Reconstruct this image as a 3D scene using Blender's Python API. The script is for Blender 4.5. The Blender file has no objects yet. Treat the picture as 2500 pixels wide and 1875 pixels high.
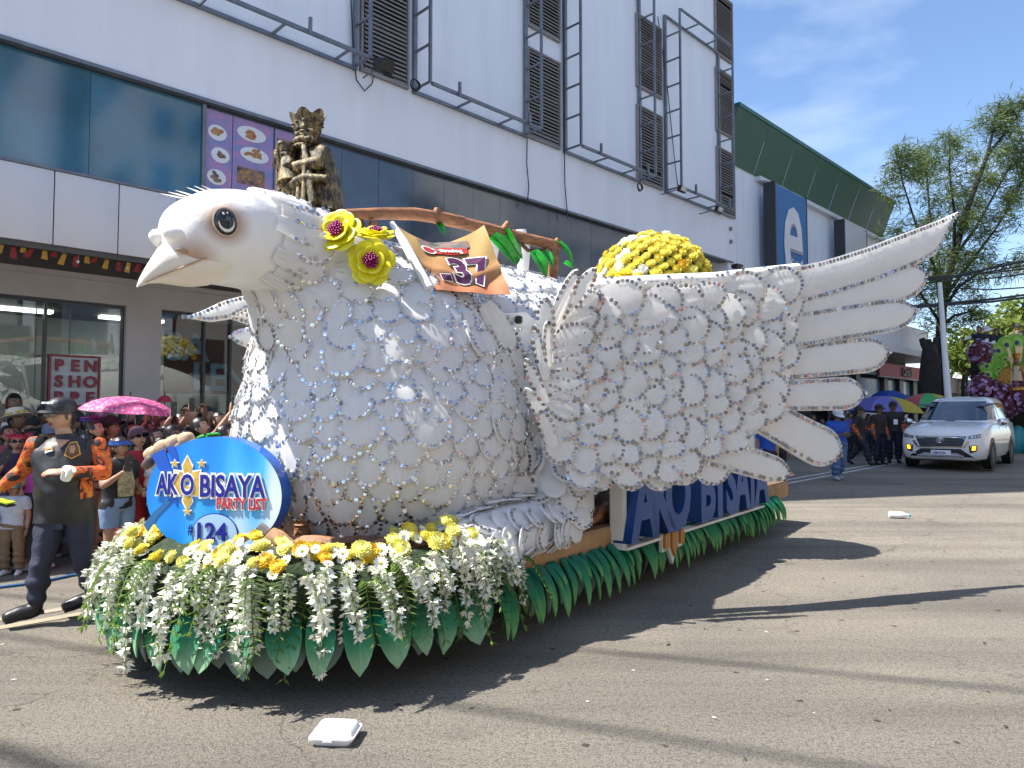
import bpy, bmesh, math, random
from mathutils import Vector as V, Matrix, Euler, noise
R = math.radians
sc = bpy.context.scene
C = sc.collection
random.seed(7)

# ------------------------------------------------------------------ camera
CAMZ, PITCH, F = 1.55, R(2.53), 1750.0
cam = bpy.data.cameras.new('camera')
cam.sensor_width = 36; cam.lens = F / 2500 * 36
cam.clip_start = 0.05; cam.clip_end = 3000
co = bpy.data.objects.new('camera', cam); C.objects.link(co)
co.location = (0, 0, CAMZ); co.rotation_euler = (R(90) + PITCH, 0, 0)
sc.camera = co

# ------------------------------------------------------------------ world, sun, exposure
SUN_EL, SUN_D = R(57), V((0.97, 0.22, 0)).normalized()      # SUN_D: the way shadows fall
w = bpy.data.worlds.new('World'); sc.world = w; w.use_nodes = True
nt = w.node_tree; N = nt.nodes; L = nt.links
for n in list(N): N.remove(n)
out = N.new('ShaderNodeOutputWorld'); bg = N.new('ShaderNodeBackground')
sky = N.new('ShaderNodeTexSky'); sky.sky_type = 'NISHITA'; sky.sun_disc = False
sky.sun_elevation = SUN_EL
sky.sun_rotation = math.atan2(-SUN_D.x, -SUN_D.y) % (2 * math.pi)
sky.altitude = 0; sky.air_density = 1.0; sky.dust_density = 0.7; sky.ozone_density = 4.2
tc = N.new('ShaderNodeTexCoord'); mp = N.new('ShaderNodeMapping')
mp.inputs['Scale'].default_value = (1, 1, 2.6); mp.inputs['Location'].default_value = (0.35, 0.1, 0.2)
L.new(tc.outputs['Generated'], mp.inputs['Vector'])
cn = N.new('ShaderNodeTexNoise'); cn.inputs['Scale'].default_value = 3.1; cn.inputs['Detail'].default_value = 7
cn.inputs['Roughness'].default_value = 0.55
L.new(mp.outputs['Vector'], cn.inputs['Vector'])
sx = N.new('ShaderNodeSeparateXYZ'); L.new(tc.outputs['Generated'], sx.inputs[0])
# cumulus banks near the horizon, thin veils above
hz = N.new('ShaderNodeMapRange'); hz.inputs[1].default_value = 0.02; hz.inputs[2].default_value = 0.34
hz.inputs[3].default_value = 0.42; hz.inputs[4].default_value = 0.60
L.new(sx.outputs['Z'], hz.inputs[0])
sb = N.new('ShaderNodeMath'); sb.operation = 'SUBTRACT'
L.new(cn.outputs['Fac'], sb.inputs[0]); L.new(hz.outputs[0], sb.inputs[1])
cm = N.new('ShaderNodeMapRange'); cm.inputs[1].default_value = -0.09; cm.inputs[2].default_value = 0.30
cm.inputs[3].default_value = 0.0; cm.inputs[4].default_value = 0.34
L.new(sb.outputs[0], cm.inputs[0])
mx = N.new('ShaderNodeMix'); mx.data_type = 'RGBA'
L.new(cm.outputs[0], mx.inputs[0]); L.new(sky.outputs[0], mx.inputs[6]); mx.inputs[7].default_value = (7.6, 7.9, 8.4, 1)
L.new(mx.outputs[2], bg.inputs['Color']); bg.inputs['Strength'].default_value = 0.11
L.new(bg.outputs[0], out.inputs[0])

sl = bpy.data.lights.new('sun', 'SUN'); sl.energy = 5.0; sl.angle = R(0.53); sl.color = (1, 0.955, 0.88)
so = bpy.data.objects.new('sun', sl); C.objects.link(so)
sdir = V((SUN_D.x * math.cos(SUN_EL), SUN_D.y * math.cos(SUN_EL), -math.sin(SUN_EL)))
so.rotation_euler = sdir.to_track_quat('-Z', 'Y').to_euler(); so.location = (0, 0, 40)
vs = sc.view_settings
vs.view_transform = 'Standard'; vs.look = 'None'; vs.gamma = 1; vs.use_curve_mapping = False
vs.exposure = 1.2

# ------------------------------------------------------------------ helpers
def ray(px, py):
    u = (px - 1250) / F; v = (937.5 - py) / F
    y = math.cos(PITCH) - v * math.sin(PITCH); z = math.sin(PITCH) + v * math.cos(PITCH)
    return u / y, z / y
def at(px, py, Y):
    rx, rz = ray(px, py); return V((rx * Y, Y, CAMZ + rz * Y))
def gz(y):
    if y <= 7: return 0.0
    if y <= 40: return 0.022 * (y - 7) * min(1, (y - 7) / 6)
    return 0.022 * 33
def ground(px, py):
    rx, rz = ray(px, py); Y = 5
    for i in range(40): Y = 0.5 * Y + 0.5 * (gz(Y) - CAMZ) / rz
    return V((rx * Y, Y, gz(Y)))
E = V((1, 1, 0)).normalized(); Mn = V((1, -1, 0)).normalized(); O0 = V((-7.25, 7.25, 0))
def wp(q, z, off=0): return O0 + E * q + Mn * off + V((0, 0, z))      # mall wall frame: along, up, out
def wqz(px, py, off=0):
    rx, rz = ray(px, py); k = -14.5 + off * math.sqrt(2)
    Y = -k / (1 - rx); p = V((rx * Y, Y, CAMZ + rz * Y)) - O0
    return p.dot(E), p.z
WALLM = Matrix((( E.x, 0, Mn.x, O0.x), (E.y, 0, Mn.y, O0.y), (0, 1, 0, 0), (0, 0, 0, 1)))   # (q, z, off) -> world

WM = {None: Matrix()}
def lerp(a, b, t): return a + (b - a) * t
def frame(pos, xdir, ydir=None, zdir=None):
    """matrix with local x along xdir and local z near zdir"""
    x = V(xdir).normalized(); z = V(zdir) if zdir is not None else V((0, 0, 1))
    y = z.cross(x)
    if y.length < 1e-5: y = V((0, 1, 0)).cross(x)
    y.normalize(); z = x.cross(y)
    return Matrix(((x.x, y.x, z.x, pos[0]), (x.y, y.y, z.y, pos[1]), (x.z, y.z, z.z, pos[2]), (0, 0, 0, 1)))
def S3(x, y=None, z=None):
    y = x if y is None else y; z = x if z is None else z
    return Matrix.Diagonal((x, y, z, 1))
T = Matrix.Translation
def RX(a): return Matrix.Rotation(a, 4, 'X')
def RY(a): return Matrix.Rotation(a, 4, 'Y')
def RZ(a): return Matrix.Rotation(a, 4, 'Z')

class MB:
    def __init__(s): s.v = []; s.f = []; s.m = []; s.M = None
    def add(s, vs, fs, mi=0):
        o = len(s.v)
        if s.M is not None: vs = [s.M @ V(p) for p in vs]
        s.v.extend([tuple(p) for p in vs]); s.f.extend([tuple(i + o for i in f) for f in fs]); s.m.extend([mi] * len(fs))
    def box(s, c, sz, M=None, mi=0):
        x, y, z = sz[0] / 2, sz[1] / 2, sz[2] / 2
        p = [V((a * x, b * y, d * z)) for a in (-1, 1) for b in (-1, 1) for d in (-1, 1)]
        p = [(M @ q if M is not None else q) + V(c) for q in p]
        s.add(p, [(0, 1, 3, 2), (4, 6, 7, 5), (0, 4, 5, 1), (2, 3, 7, 6), (0, 2, 6, 4), (1, 5, 7, 3)], mi)
    def bevbox(s, c, sz, b=0.01, M=None, mi=0):
        x, y, z = sz[0] / 2, sz[1] / 2, sz[2] / 2
        rings = []
        for zz, i in ((-z, b), (-z + b, 0), (z - b, 0), (z, b)):
            xx, yy = x - i, y - i
            rings.append([V(q) for q in ((xx - b, -yy, zz), (xx, -yy + b, zz), (xx, yy - b, zz), (xx - b, yy, zz), (-xx + b, yy, zz), (-xx, yy - b, zz), (-xx, -yy + b, zz), (-xx + b, -yy, zz))])
        s.loft([[(M @ q if M is not None else q) + V(c) for q in r] for r in rings], True, mi)
    def beam(s, a, b, w, h, mi=0, up=(0, 0, 1)):
        a = V(a); b = V(b); d = b - a; l = d.length
        M = frame((0, 0, 0), d, zdir=up)
        s.box((a + b) / 2, (l, w, h), M, mi)
    def loft(s, rings, caps=True, mi=0, closed=True):
        n = len(rings[0]); vs = [p for r in rings for p in r]; fs = []
        for i in range(len(rings) - 1):
            for j in range(n if closed else n - 1):
                k = (j + 1) % n
                fs.append((i * n + j, i * n + k, (i + 1) * n + k, (i + 1) * n + j))
        if caps and closed:
            fs.append(tuple(range(n - 1, -1, -1))); fs.append(tuple((len(rings) - 1) * n + j for j in range(n)))
        s.add(vs, fs, mi)
    def tube(s, pts, rad, n=8, mi=0, caps=True, flat=1.0):
        pts = [V(p) for p in pts]
        if not hasattr(rad, '__len__'): rad = [rad] * len(pts)
        rings = []; up = None
        for i, p in enumerate(pts):
            d = (pts[min(i + 1, len(pts) - 1)] - pts[max(i - 1, 0)])
            if d.length < 1e-7: d = V((0, 0, 1))
            d.normalize()
            if up is None: up = V((0, 0, 1)) if abs(d.z) < 0.9 else V((0, 1, 0))
            x = up.cross(d); 
            if x.length < 1e-4: x = V((1, 0, 0)).cross(d)
            x.normalize(); y = d.cross(x); up = y
            rings.append([p + x * (rad[i] * math.cos(2 * math.pi * k / n)) + y * (rad[i] * flat * math.sin(2 * math.pi * k / n)) for k in range(n)])
        s.loft(rings, caps, mi)
    def ell(s, c, r, M=None, nu=12, nv=8, mi=0, fn=None):
        if not hasattr(r, '__len__'): r = (r, r, r)
        vs = [V((0, 0, -1))]
        for i in range(1, nv):
            a = -math.pi / 2 + math.pi * i / nv
            for j in range(nu):
                b = 2 * math.pi * j / nu
                vs.append(V((math.cos(a) * math.cos(b), math.cos(a) * math.sin(b), math.sin(a))))
        vs.append(V((0, 0, 1)))
        if fn: vs = [fn(p) for p in vs]
        P = []
        for p in vs:
            q = V((p.x * r[0], p.y * r[1], p.z * r[2]))
            P.append((M @ q if M is not None else q) + V(c))
        fs = []
        for j in range(nu): fs.append((0, 1 + (j + 1) % nu, 1 + j))
        for i in range(nv - 2):
            for j in range(nu):
                a = 1 + i * nu + j; b = 1 + i * nu + (j + 1) % nu
                fs.append((a, b, b + nu, a + nu))
        k = len(vs) - 1
        for j in range(nu): fs.append((k, k - nu + j, k - nu + (j + 1) % nu))
        s.add(P, fs, mi)
    def lathe(s, prof, c=(0, 0, 0), n=16, mi=0, M=None, caps=True):
        rings = []
        for r, z in prof:
            ring = [V((r * math.cos(2 * math.pi * k / n), r * math.sin(2 * math.pi * k / n), z)) for k in range(n)]
            rings.append([(M @ p if M is not None else p) + V(c) for p in ring])
        s.loft(rings, caps, mi)
    def prism(s, poly, M, d, mi=0, mi_side=None):
        n = len(poly)
        a = [M @ V((x, y, 0)) for x, y in poly]; b = [M @ V((x, y, d)) for x, y in poly]
        s.add(a + b, [tuple(range(n - 1, -1, -1)), tuple(range(n, 2 * n))], mi)
        s.add(a + b, [(i, (i + 1) % n, n + (i + 1) % n, n + i) for i in range(n)], mi if mi_side is None else mi_side)
    def quad(s, a, b, c, d, mi=0): s.add([a, b, c, d], [(0, 1, 2, 3)], mi)
    def mesh(s, name, mats, smooth=40, inv=None):
        me = bpy.data.meshes.new(name)
        vs = s.v if inv is None else [tuple(inv @ V(p)) for p in s.v]
        me.from_pydata(vs, [], s.f)
        if not isinstance(mats, (list, tuple)): mats = [mats]
        for m in mats: me.materials.append(m)
        if len(mats) > 1: me.polygons.foreach_set('material_index', s.m)
        me.update()
        if smooth:
            me.shade_smooth(); me.set_sharp_from_angle(angle=R(smooth))
        return me
    def build(s, name, mats, parent=None, smooth=40, **tags):
        inv = WM[parent].inverted() if parent is not None else None
        me = s.mesh(name, mats, smooth, inv)
        o = bpy.data.objects.new(name, me); C.objects.link(o)
        if parent is not None: o.parent = parent
        WM[o] = WM[parent].copy() if parent is not None else Matrix()
        return tag(o, **tags)

def tag(o, label=None, cat=None, group=None, kind=None):
    if label: o['label'] = label
    if cat: o['category'] = cat
    if group: o['group'] = group
    if kind: o['kind'] = kind
    return o
def thing(name, label, cat, loc=(0, 0, 0), rz=0, group=None, scale=1):
    o = bpy.data.objects.new(name, None); C.objects.link(o); o.empty_display_size = 0.2
    M = T(V(loc)) @ RZ(rz) @ S3(scale); o.matrix_basis = M; WM[o] = M
    return tag(o, label, cat, group)
def node(name, parent, M=None):
    o = bpy.data.objects.new(name, None); C.objects.link(o); o.parent = parent; WM[o] = WM[parent] if M is None else M
    if M is not None: o.matrix_basis = WM[parent].inverted() @ M
    return o
def inst(name, me, M, parent=None, **tags):
    o = bpy.data.objects.new(name, me); C.objects.link(o)
    if parent is not None: o.parent = parent; o.matrix_basis = WM[parent].inverted() @ M
    else: o.matrix_basis = M
    WM[o] = M.copy()
    return tag(o, **tags)

# ------------------------------------------------------------------ materials
def mat(name, col, rough=0.6, metal=0.0, var=None, bump=None, spec=0.5, emit=0, col2=None, coord='Object', coat=0, alpha=1, sss=0, trans=0, aniso=(1, 1, 1)):
    m = bpy.data.materials.new(name); m.use_nodes = True
    nt = m.node_tree; N = nt.nodes; L = nt.links; b = N['Principled BSDF']
    c = tuple(col) + (1,)
    b.inputs['Base Color'].default_value = c; b.inputs['Roughness'].default_value = rough
    b.inputs['Metallic'].default_value = metal; b.inputs['Specular IOR Level'].default_value = spec
    if coat: b.inputs['Coat Weight'].default_value = coat; b.inputs['Coat Roughness'].default_value = 0.06
    if trans: b.inputs['Transmission Weight'].default_value = trans
    if emit: b.inputs['Emission Color'].default_value = c; b.inputs['Emission Strength'].default_value = emit
    if var or bump:
        tc = N.new('ShaderNodeTexCoord'); mp = N.new('ShaderNodeMapping'); mp.inputs['Scale'].default_value = aniso
        L.new(tc.outputs[coord], mp.inputs[0])
    if var:
        n = N.new('ShaderNodeTexNoise'); n.inputs['Scale'].default_value = var[0]; n.inputs['Detail'].default_value = 6
        n.inputs['Roughness'].default_value = 0.65
        L.new(mp.outputs[0], n.inputs['Vector'])
        rp = N.new('ShaderNodeValToRGB'); a = var[1]
        e = rp.color_ramp.elements; e[0].position = 0.32; e[1].position = 0.68
        c2 = col2 if col2 is not None else tuple(min(1, x * (1 + a)) for x in col)
        c1 = col if col2 is not None else tuple(x * (1 - a) for x in col)
        e[0].color = tuple(c1) + (1,); e[1].color = tuple(c2) + (1,)
        L.new(n.outputs['Fac'], rp.inputs[0]); L.new(rp.outputs[0], b.inputs['Base Color'])
    if bump:
        n2 = N.new('ShaderNodeTexNoise'); n2.inputs['Scale'].default_value = bump[0]; n2.inputs['Detail'].default_value = 5
        L.new(mp.outputs[0], n2.inputs['Vector'])
        bp = N.new('ShaderNodeBump'); bp.inputs['Distance'].default_value = bump[1]; bp.inputs['Strength'].default_value = 1
        L.new(n2.outputs['Fac'], bp.inputs['Height']); L.new(bp.outputs[0], b.inputs['Normal'])
    return m
def glass(name, tint, refl=0.12, rough=0.02):
    m = bpy.data.materials.new(name); m.use_nodes = True
    nt = m.node_tree; N = nt.nodes; L = nt.links
    for n in list(N): N.remove(n)
    o = N.new('ShaderNodeOutputMaterial'); tr = N.new('ShaderNodeBsdfTransparent'); gl = N.new('ShaderNodeBsdfGlossy')
    tr.inputs[0].default_value = tuple(tint) + (1,); gl.inputs['Roughness'].default_value = rough
    fr = N.new('ShaderNodeLayerWeight'); fr.inputs[0].default_value = 0.13
    mr = N.new('ShaderNodeMapRange'); mr.inputs[3].default_value = refl; mr.inputs[4].default_value = 1
    L.new(fr.outputs['Fresnel'], mr.inputs[0])
    mx = N.new('ShaderNodeMixShader'); L.new(mr.outputs[0], mx.inputs[0]); L.new(tr.outputs[0], mx.inputs[1]); L.new(gl.outputs[0], mx.inputs[2])
    L.new(mx.outputs[0], o.inputs[0]); return m
_tm = {}
def text_mesh(s, size, ext, m, bold=0.0, align='CENTER', shear=0):
    key = (s, size, ext, m.name, bold, align, shear)
    if key in _tm: return _tm[key]
    cu = bpy.data.curves.new('text', 'FONT'); cu.body = s; cu.size = size; cu.extrude = ext / 2; cu.offset = bold
    cu.align_x = align; cu.align_y = 'BOTTOM_BASELINE'; cu.resolution_u = 3; cu.shear = shear
    o = bpy.data.objects.new('text', cu)
    me = bpy.data.meshes.new_from_object(o)
    bpy.data.objects.remove(o); bpy.data.curves.remove(cu)
    me.materials.clear(); me.materials.append(m); _tm[key] = me
    return me

MT = {}
MT['white_wall'] = mat('white_wall', (0.71, 0.745, 0.82), 0.75, var=(1.4, 0.045), bump=(30, 0.002), aniso=(1.5, 1.5, 0.16))
# asphalt: worn grey with aggregate, stains and old patches
def asphalt():
    m = bpy.data.materials.new('asphalt'); m.use_nodes = True
    nt = m.node_tree; N = nt.nodes; L = nt.links; b = N['Principled BSDF']
    tc = N.new('ShaderNodeTexCoord')
    def nz(scale, det, rough=0.6, sc3=None):
        n = N.new('ShaderNodeTexNoise'); n.inputs['Scale'].default_value = scale; n.inputs['Detail'].default_value = det
        n.inputs['Roughness'].default_value = rough
        if sc3:
            mp = N.new('ShaderNodeMapping'); mp.inputs['Scale'].default_value = sc3; mp.inputs['Rotation'].default_value = (0, 0, R(-45))
            L.new(tc.outputs['Object'], mp.inputs[0]); L.new(mp.outputs[0], n.inputs['Vector'])
        else: L.new(tc.outputs['Object'], n.inputs['Vector'])
        return n
    def ramp(src, p0, c0, p1, c1):
        r = N.new('ShaderNodeValToRGB'); e = r.color_ramp.elements
        e[0].position = p0; e[0].color = c0 + (1,); e[1].position = p1; e[1].color = c1 + (1,)
        L.new(src, r.inputs[0]); return r.outputs[0]
    def mul(a, c, f=1.0):
        x = N.new('ShaderNodeMix'); x.data_type = 'RGBA'; x.blend_type = 'MULTIPLY'; x.inputs[0].default_value = f
        L.new(a, x.inputs[6]); L.new(c, x.inputs[7]); return x.outputs[2]
    fine = nz(100, 5, 0.75); med = nz(34, 5, 0.7); big = nz(0.55, 5); streak = nz(1.2, 5, 0.6, (0.10, 1.2, 1))
    c = ramp(fine.outputs['Fac'], 0.40, (0.165, 0.15, 0.126), 0.54, (0.40, 0.36, 0.30))
    c = mul(c, ramp(med.outputs['Fac'], 0.34, (0.60, 0.60, 0.60), 0.52, (1, 1, 1)))
    c = mul(c, ramp(big.outputs['Fac'], 0.3, (0.75, 0.75, 0.77), 0.66, (1.0, 0.995, 0.98)))
    c = mul(c, ramp(streak.outputs['Fac'], 0.36, (0.74, 0.74, 0.74), 0.56, (1, 1, 1)))
    vo = N.new('ShaderNodeTexVoronoi'); vo.inputs['Scale'].default_value = 3.2; L.new(tc.outputs['Object'], vo.inputs['Vector'])
    c = mul(c, ramp(vo.outputs['Distance'], 0.055, (0.34, 0.32, 0.30), 0.075, (1, 1, 1)))
    wob = nz(1.4, 4); wv = N.new('ShaderNodeVectorMath'); wv.operation = 'MULTIPLY_ADD'; L.new(wob.outputs['Color'], wv.inputs[0]); wv.inputs[1].default_value = (0.9, 0.9, 0); L.new(tc.outputs['Object'], wv.inputs[2])
    vc = N.new('ShaderNodeTexVoronoi'); vc.feature = 'DISTANCE_TO_EDGE'; vc.inputs['Scale'].default_value = 0.3; L.new(wv.outputs[0], vc.inputs['Vector'])
    c = mul(c, ramp(vc.outputs['Distance'], 0.001, (0.66, 0.64, 0.62), 0.0035, (1, 1, 1)))
    oil = nz(1.9, 3, 0.5); c = mul(c, ramp(oil.outputs['Fac'], 0.66, (1, 1, 1), 0.74, (0.72, 0.71, 0.70)))
    L.new(c, b.inputs['Base Color']); b.inputs['Roughness'].default_value = 0.85; b.inputs['Specular IOR Level'].default_value = 0.25
    ad = N.new('ShaderNodeMath'); ad.operation = 'ADD'; L.new(fine.outputs['Fac'], ad.inputs[0]); L.new(med.outputs['Fac'], ad.inputs[1])
    bp = N.new('ShaderNodeBump'); bp.inputs['Distance'].default_value = 0.022; L.new(ad.outputs[0], bp.inputs['Height']); L.new(bp.outputs[0], b.inputs['Normal'])
    return m
MT['asphalt'] = asphalt()
MT['line_yellow'] = mat('line_yellow', (0.36, 0.28, 0.175), 0.85, var=(11, 0.5), bump=(60, 0.006), col2=(0.235, 0.21, 0.175))
MT['line_white'] = mat('line_white', (0.5, 0.5, 0.48), 0.8, var=(7, 0.4), bump=(60, 0.004))
MT['concrete'] = mat('concrete', (0.34, 0.33, 0.31), 0.85, var=(2.5, 0.15), bump=(40, 0.004))
MT['grey_wall'] = mat('grey_wall', (0.42, 0.39, 0.38), 0.8, var=(0.8, 0.12), bump=(25, 0.003))
MT['panel'] = mat('panel', (0.60, 0.60, 0.63), 0.45, var=(0.5, 0.03))
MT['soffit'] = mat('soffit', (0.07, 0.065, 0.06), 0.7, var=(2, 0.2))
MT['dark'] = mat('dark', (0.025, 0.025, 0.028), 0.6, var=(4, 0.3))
MT['steel'] = mat('steel', (0.16, 0.18, 0.21), 0.45, 0.5, var=(6, 0.2))
MT['slat'] = mat('slat', (0.22, 0.205, 0.205), 0.6, var=(3, 0.15))
MT['black'] = mat('black', (0.012, 0.012, 0.013), 0.4, var=(5, 0.2))
MT['strip_glass'] = mat('strip_glass', (0.03, 0.12, 0.19), 0.08, 0.0, spec=0.6, var=(0.5, 0.35))
MT['strip_panel'] = mat('strip_panel', (0.055, 0.075, 0.11), 0.09, 0.0, spec=0.9, var=(1.5, 0.2))
MT['shop_glass'] = glass('shop_glass', (0.66, 0.72, 0.72), 0.07)
MT['green_roof'] = mat('green_roof', (0.022, 0.085, 0.06), 0.5, var=(1, 0.1))
MT['green_trim'] = mat('green_trim', (0.02, 0.13, 0.10), 0.5)

# ------------------------------------------------------------------ ground
mb = MB()
xs = [-400, -150, -60, -30, -15, -8, -4, 0, 4, 8, 15, 30, 60, 150, 400]
ys = [-200, -60, -20, -5, 0, 3, 5, 7, 8, 9, 10, 11, 12, 13, 15, 18, 22, 28, 34, 40, 60, 120, 300, 900]
vsx = [(x, y, gz(y)) for y in ys for x in xs]; nx = len(xs)
mb.add(vsx, [(i * nx + j, i * nx + j + 1, (i + 1) * nx + j + 1, (i + 1) * nx + j) for i in range(len(ys) - 1) for j in range(nx - 1)])
mb.build('road', MT['asphalt'], kind='structure', smooth=180)
def strip(mb, k, w, q0, q1, dz, step=1.0):
    n = int((q1 - q0) / step); vs = []
    for i in range(n + 1):
        q = q0 + (q1 - q0) * i / n
        for s in (-w / 2, w / 2):
            p = V((k / 2, -k / 2, 0)) + E * q + Mn * s; vs.append((p.x, p.y, gz(p.y) + dz))
    mb.add(vs, [(2 * i, 2 * i + 1, 2 * i + 3, 2 * i + 2) for i in range(n)])
mb = MB(); strip(mb, -9.05, 0.11, -6, 4.2, 0.005); strip(mb, -9.42, 0.11, -6, 4.2, 0.005)
mb.build('lane_marking', MT['line_yellow'], kind='structure')
mb = MB(); strip(mb, -9.05, 0.1, 4.5, 40, 0.005); strip(mb, -9.45, 0.1, 4.5, 40, 0.005)
mb.build('lane_marking', MT['line_white'], kind='structure')
# pavement before the mall, a step of 12 cm, each kerb stone its own piece
mb = MB(); n = 60; vs_ = []
for i in range(n + 1):
    q = -14 + 74 * i / n
    for off, z in ((1.0, -0.3), (1.0, 0.12), (-4.0, 0.12)):
        p = wp(q, 0, off); vs_.append((p.x, p.y, gz(p.y) + z))
mb.add(vs_, [(3 * i + j, 3 * i + 3 + j, 3 * i + 4 + j, 3 * i + 1 + j) for i in range(n) for j in (0, 1)])
mb.build('pavement', MT['concrete'], kind='structure', smooth=20)
# ================================================================== THE MALL
def wbox(mb, q0, q1, z0, z1, o0, o1, mi=0):
    p = [wp(q, z, o) for q in (q0, q1) for z in (z0, z1) for o in (o0, o1)]
    mb.add(p, [(0, 1, 3, 2), (4, 6, 7, 5), (0, 4, 5, 1), (2, 3, 7, 6), (0, 2, 6, 4), (1, 5, 7, 3)], mi)
def wpart(name, m, parent, boxes, **k):
    mb = MB()
    for b in boxes: wbox(mb, *b)
    return mb.build(name, m, parent, **k)

mall = thing('mall_building', 'long white mall with louvred windows, steel billboard frames and a dark glass strip', 'building', wp(5, 0, -4))
QE = 19.5
wpart('wall', MT['white_wall'], mall, [(-14, 1.2, 6.1, 6.16, -10, 0), (1.2, 4.17, 6.1, 7.62, -10, 0), (4.17, QE, 6.1, 24, -12, 0)])  # wall tops out of view are stepped to set where sun and shade fall
wpart('trim', MT['steel'], mall, [(-14, QE - 0.02, 6.05, 6.097, -0.3, 0.035)])
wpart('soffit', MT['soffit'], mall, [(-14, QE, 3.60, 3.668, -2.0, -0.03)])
wpart('strip_backing', MT['dark'], mall, [(-14, 15.4, 4.62, 6.04, -1.0, -0.16)])
wpart('fascia_backing', MT['dark'], mall, [(-14, QE, 3.67, 4.60, -1.0, -0.05)])
wpart('strip_sill', MT['steel'], mall, [(-14, 15.4, 4.602, 4.635, -0.16, 0.012)])
pm = MB(); wb = 0.735
pm.bevbox((0, 0, 0), (wb - 0.014, 0.925, 0.045), 0.006); pme = pm.mesh('panel', MT['panel'])
q = 3.67 - 20 * wb
while q < QE - wb:
    inst('panel', pme, WALLM @ T((q + wb / 2, 4.135, -0.02)), mall); q += wb
pm = MB(); pm.box((0, 0, 0), (wb - 0.006, 1.40, 0.02)); gme = pm.mesh('pane', MT['strip_glass']); pm2 = pm.mesh('pane', MT['strip_panel'])
pg = MB(); pg.box((0, 0, 0), (2 * wb - 0.006, 1.40, 0.02)); g2 = pg.mesh('pane', MT['strip_glass'])
q = 4.06
for k in range(5): inst('pane', g2, WALLM @ T((q - wb * (2 * k + 1), 5.335, -0.1)), mall)
for k in range(15):
    inst('pane', pm2, WALLM @ T((q + 0.06 + wb * (k + 0.5), 5.335, -0.1 - 0.002 * (k % 2))), mall)
wpart('mullion', MT['steel'], mall, [(4.02, 4.075, 4.64, 6.04, -0.12, -0.05)])
# open dark bay at the far end of the strip
wpart('bay_backing', MT['dark'], mall, [(15.42, QE - 0.3, 4.6, 6.05, -3.0, -2.2)])
wpart('end_pier', MT['white_wall'], mall, [(QE - 0.3, QE, 0, 6.1, -4, -0.01)])
# louvred windows
LV = [(7.42, 9.28), (9.82, 11.62), (12.1, 13.9)]
cols = [(881, 989, 187, (0,)), (1287, 1361, 346, (0, 1)), (1555, 1612, 440, (0, 1)), (1750, 1789, 520, (0, 1, 2))]
for x0, x1, py, lev in cols:
    q0 = wqz(x0, py)[0]; q1 = wqz(x1, py)[0]; wd = q1 - q0
    sm = MB(); sm.box((0, 0, 0), (wd - 0.05, 0.012, 0.075), RX(R(52))); sm.box((0, -0.026, 0.022), (wd - 0.05, 0.022, 0.006)); sme = sm.mesh('slat', MT['slat'])
    for l in lev:
        z0, z1 = LV[l]
        mb = MB()
        wbox(mb, q0, q1, z0, z1, 0.004, 0.012, 1)
        for b in ((q0 - 0.04, q0, z0 - 0.04, z1 + 0.04), (q1, q1 + 0.04, z0 - 0.04, z1 + 0.04), (q0, q1, z0 - 0.04, z0), (q0, q1, z1, z1 + 0.04)):
            wbox(mb, b[0], b[1], b[2], b[3], 0.004, 0.075)
        wn = mb.build('louvre_window', [MT['slat'], MT['black']], mall)
        for j in range(24):
            if random.random() < 0.025: continue
            inst('slat', sme, WALLM @ T((q0 + wd / 2, z0 + (z1 - z0) * (j + 0.5) / 24, 0.055)) @ RX(random.gauss(0, 0.06)), wn)
# louvre gallery under the roof at the far corner
mb = MB(); q0, q1 = wqz(1660, 0)[0], wqz(1775, 60)[0]
# billboard frames: two planes of steel tube with rungs
bf_pos = [(-1.5, wqz(863, 145)[0]), (wqz(1008, 205)[0], wqz(1279, 321)[0]), (wqz(1376, 362)[0], wqz(1559, 438)[0]), (wqz(1623, 461)[0], wqz(1754, 515)[0])]
FL = ['leftmost steel billboard frame, running out of the top of the picture over the blue glass',
      'wide steel billboard frame between the leftmost and second louvre columns',
      'steel billboard frame between the second and third louvre columns',
      'rightmost steel billboard frame with two floodlights, at the corner of the mall']
for (q0, q1), lb in zip(bf_pos, FL):
    fr = thing('billboard_frame', lb, 'frame', wp((q0 + q1) / 2, 7.4, 0.2), 0, 'steel billboard frames on the mall wall')
    z0, z1, D = 7.4, 12.1, 0.5; r = 0.024
    def bar(name, a, b, t=r * 2):
        mb = MB(); mb.beam(wp(*a), wp(*b), t, t, up=Mn); mb.build(name, MT['steel'], fr)
    for qq in (q0, q1):
        bar('post', (qq, z0 - 0.05, 0.05), (qq, z1, 0.05), 0.07); bar('post', (qq, z0, D), (qq, z1, D))
        for k in range(7): bar('rung', (qq, z0 + 0.68 * k + 0.02, 0.09), (qq, z0 + 0.68 * k + 0.02, D - 0.025), 0.035)
    for o in (0.05, D):
        bar('rail', (q0 + 0.04, z0 - (0.02 if o < 0.1 else 0), o), (q1 - 0.04, z0 - (0.02 if o < 0.1 else 0), o), 0.055); bar('rail', (q0 + 0.04, z1, o), (q1 - 0.04, z1, o))
    k = 1.0
    while q0 + k < q1 - 0.3: bar('rung', (q0 + k, z0, 0.08), (q0 + k, z0, D - 0.03), 0.035); bar('rung', (q0 + k, z1, 0.08), (q0 + k, z1, D - 0.03), 0.035); k += 1.1
    for k in (0.22, 0.86):
        qq = q0 + (q1 - q0) * k; bar('bracket', (qq, z0 - 0.06, 0.56), (qq, z0 + 0.2, 0.56), 0.045)
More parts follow.
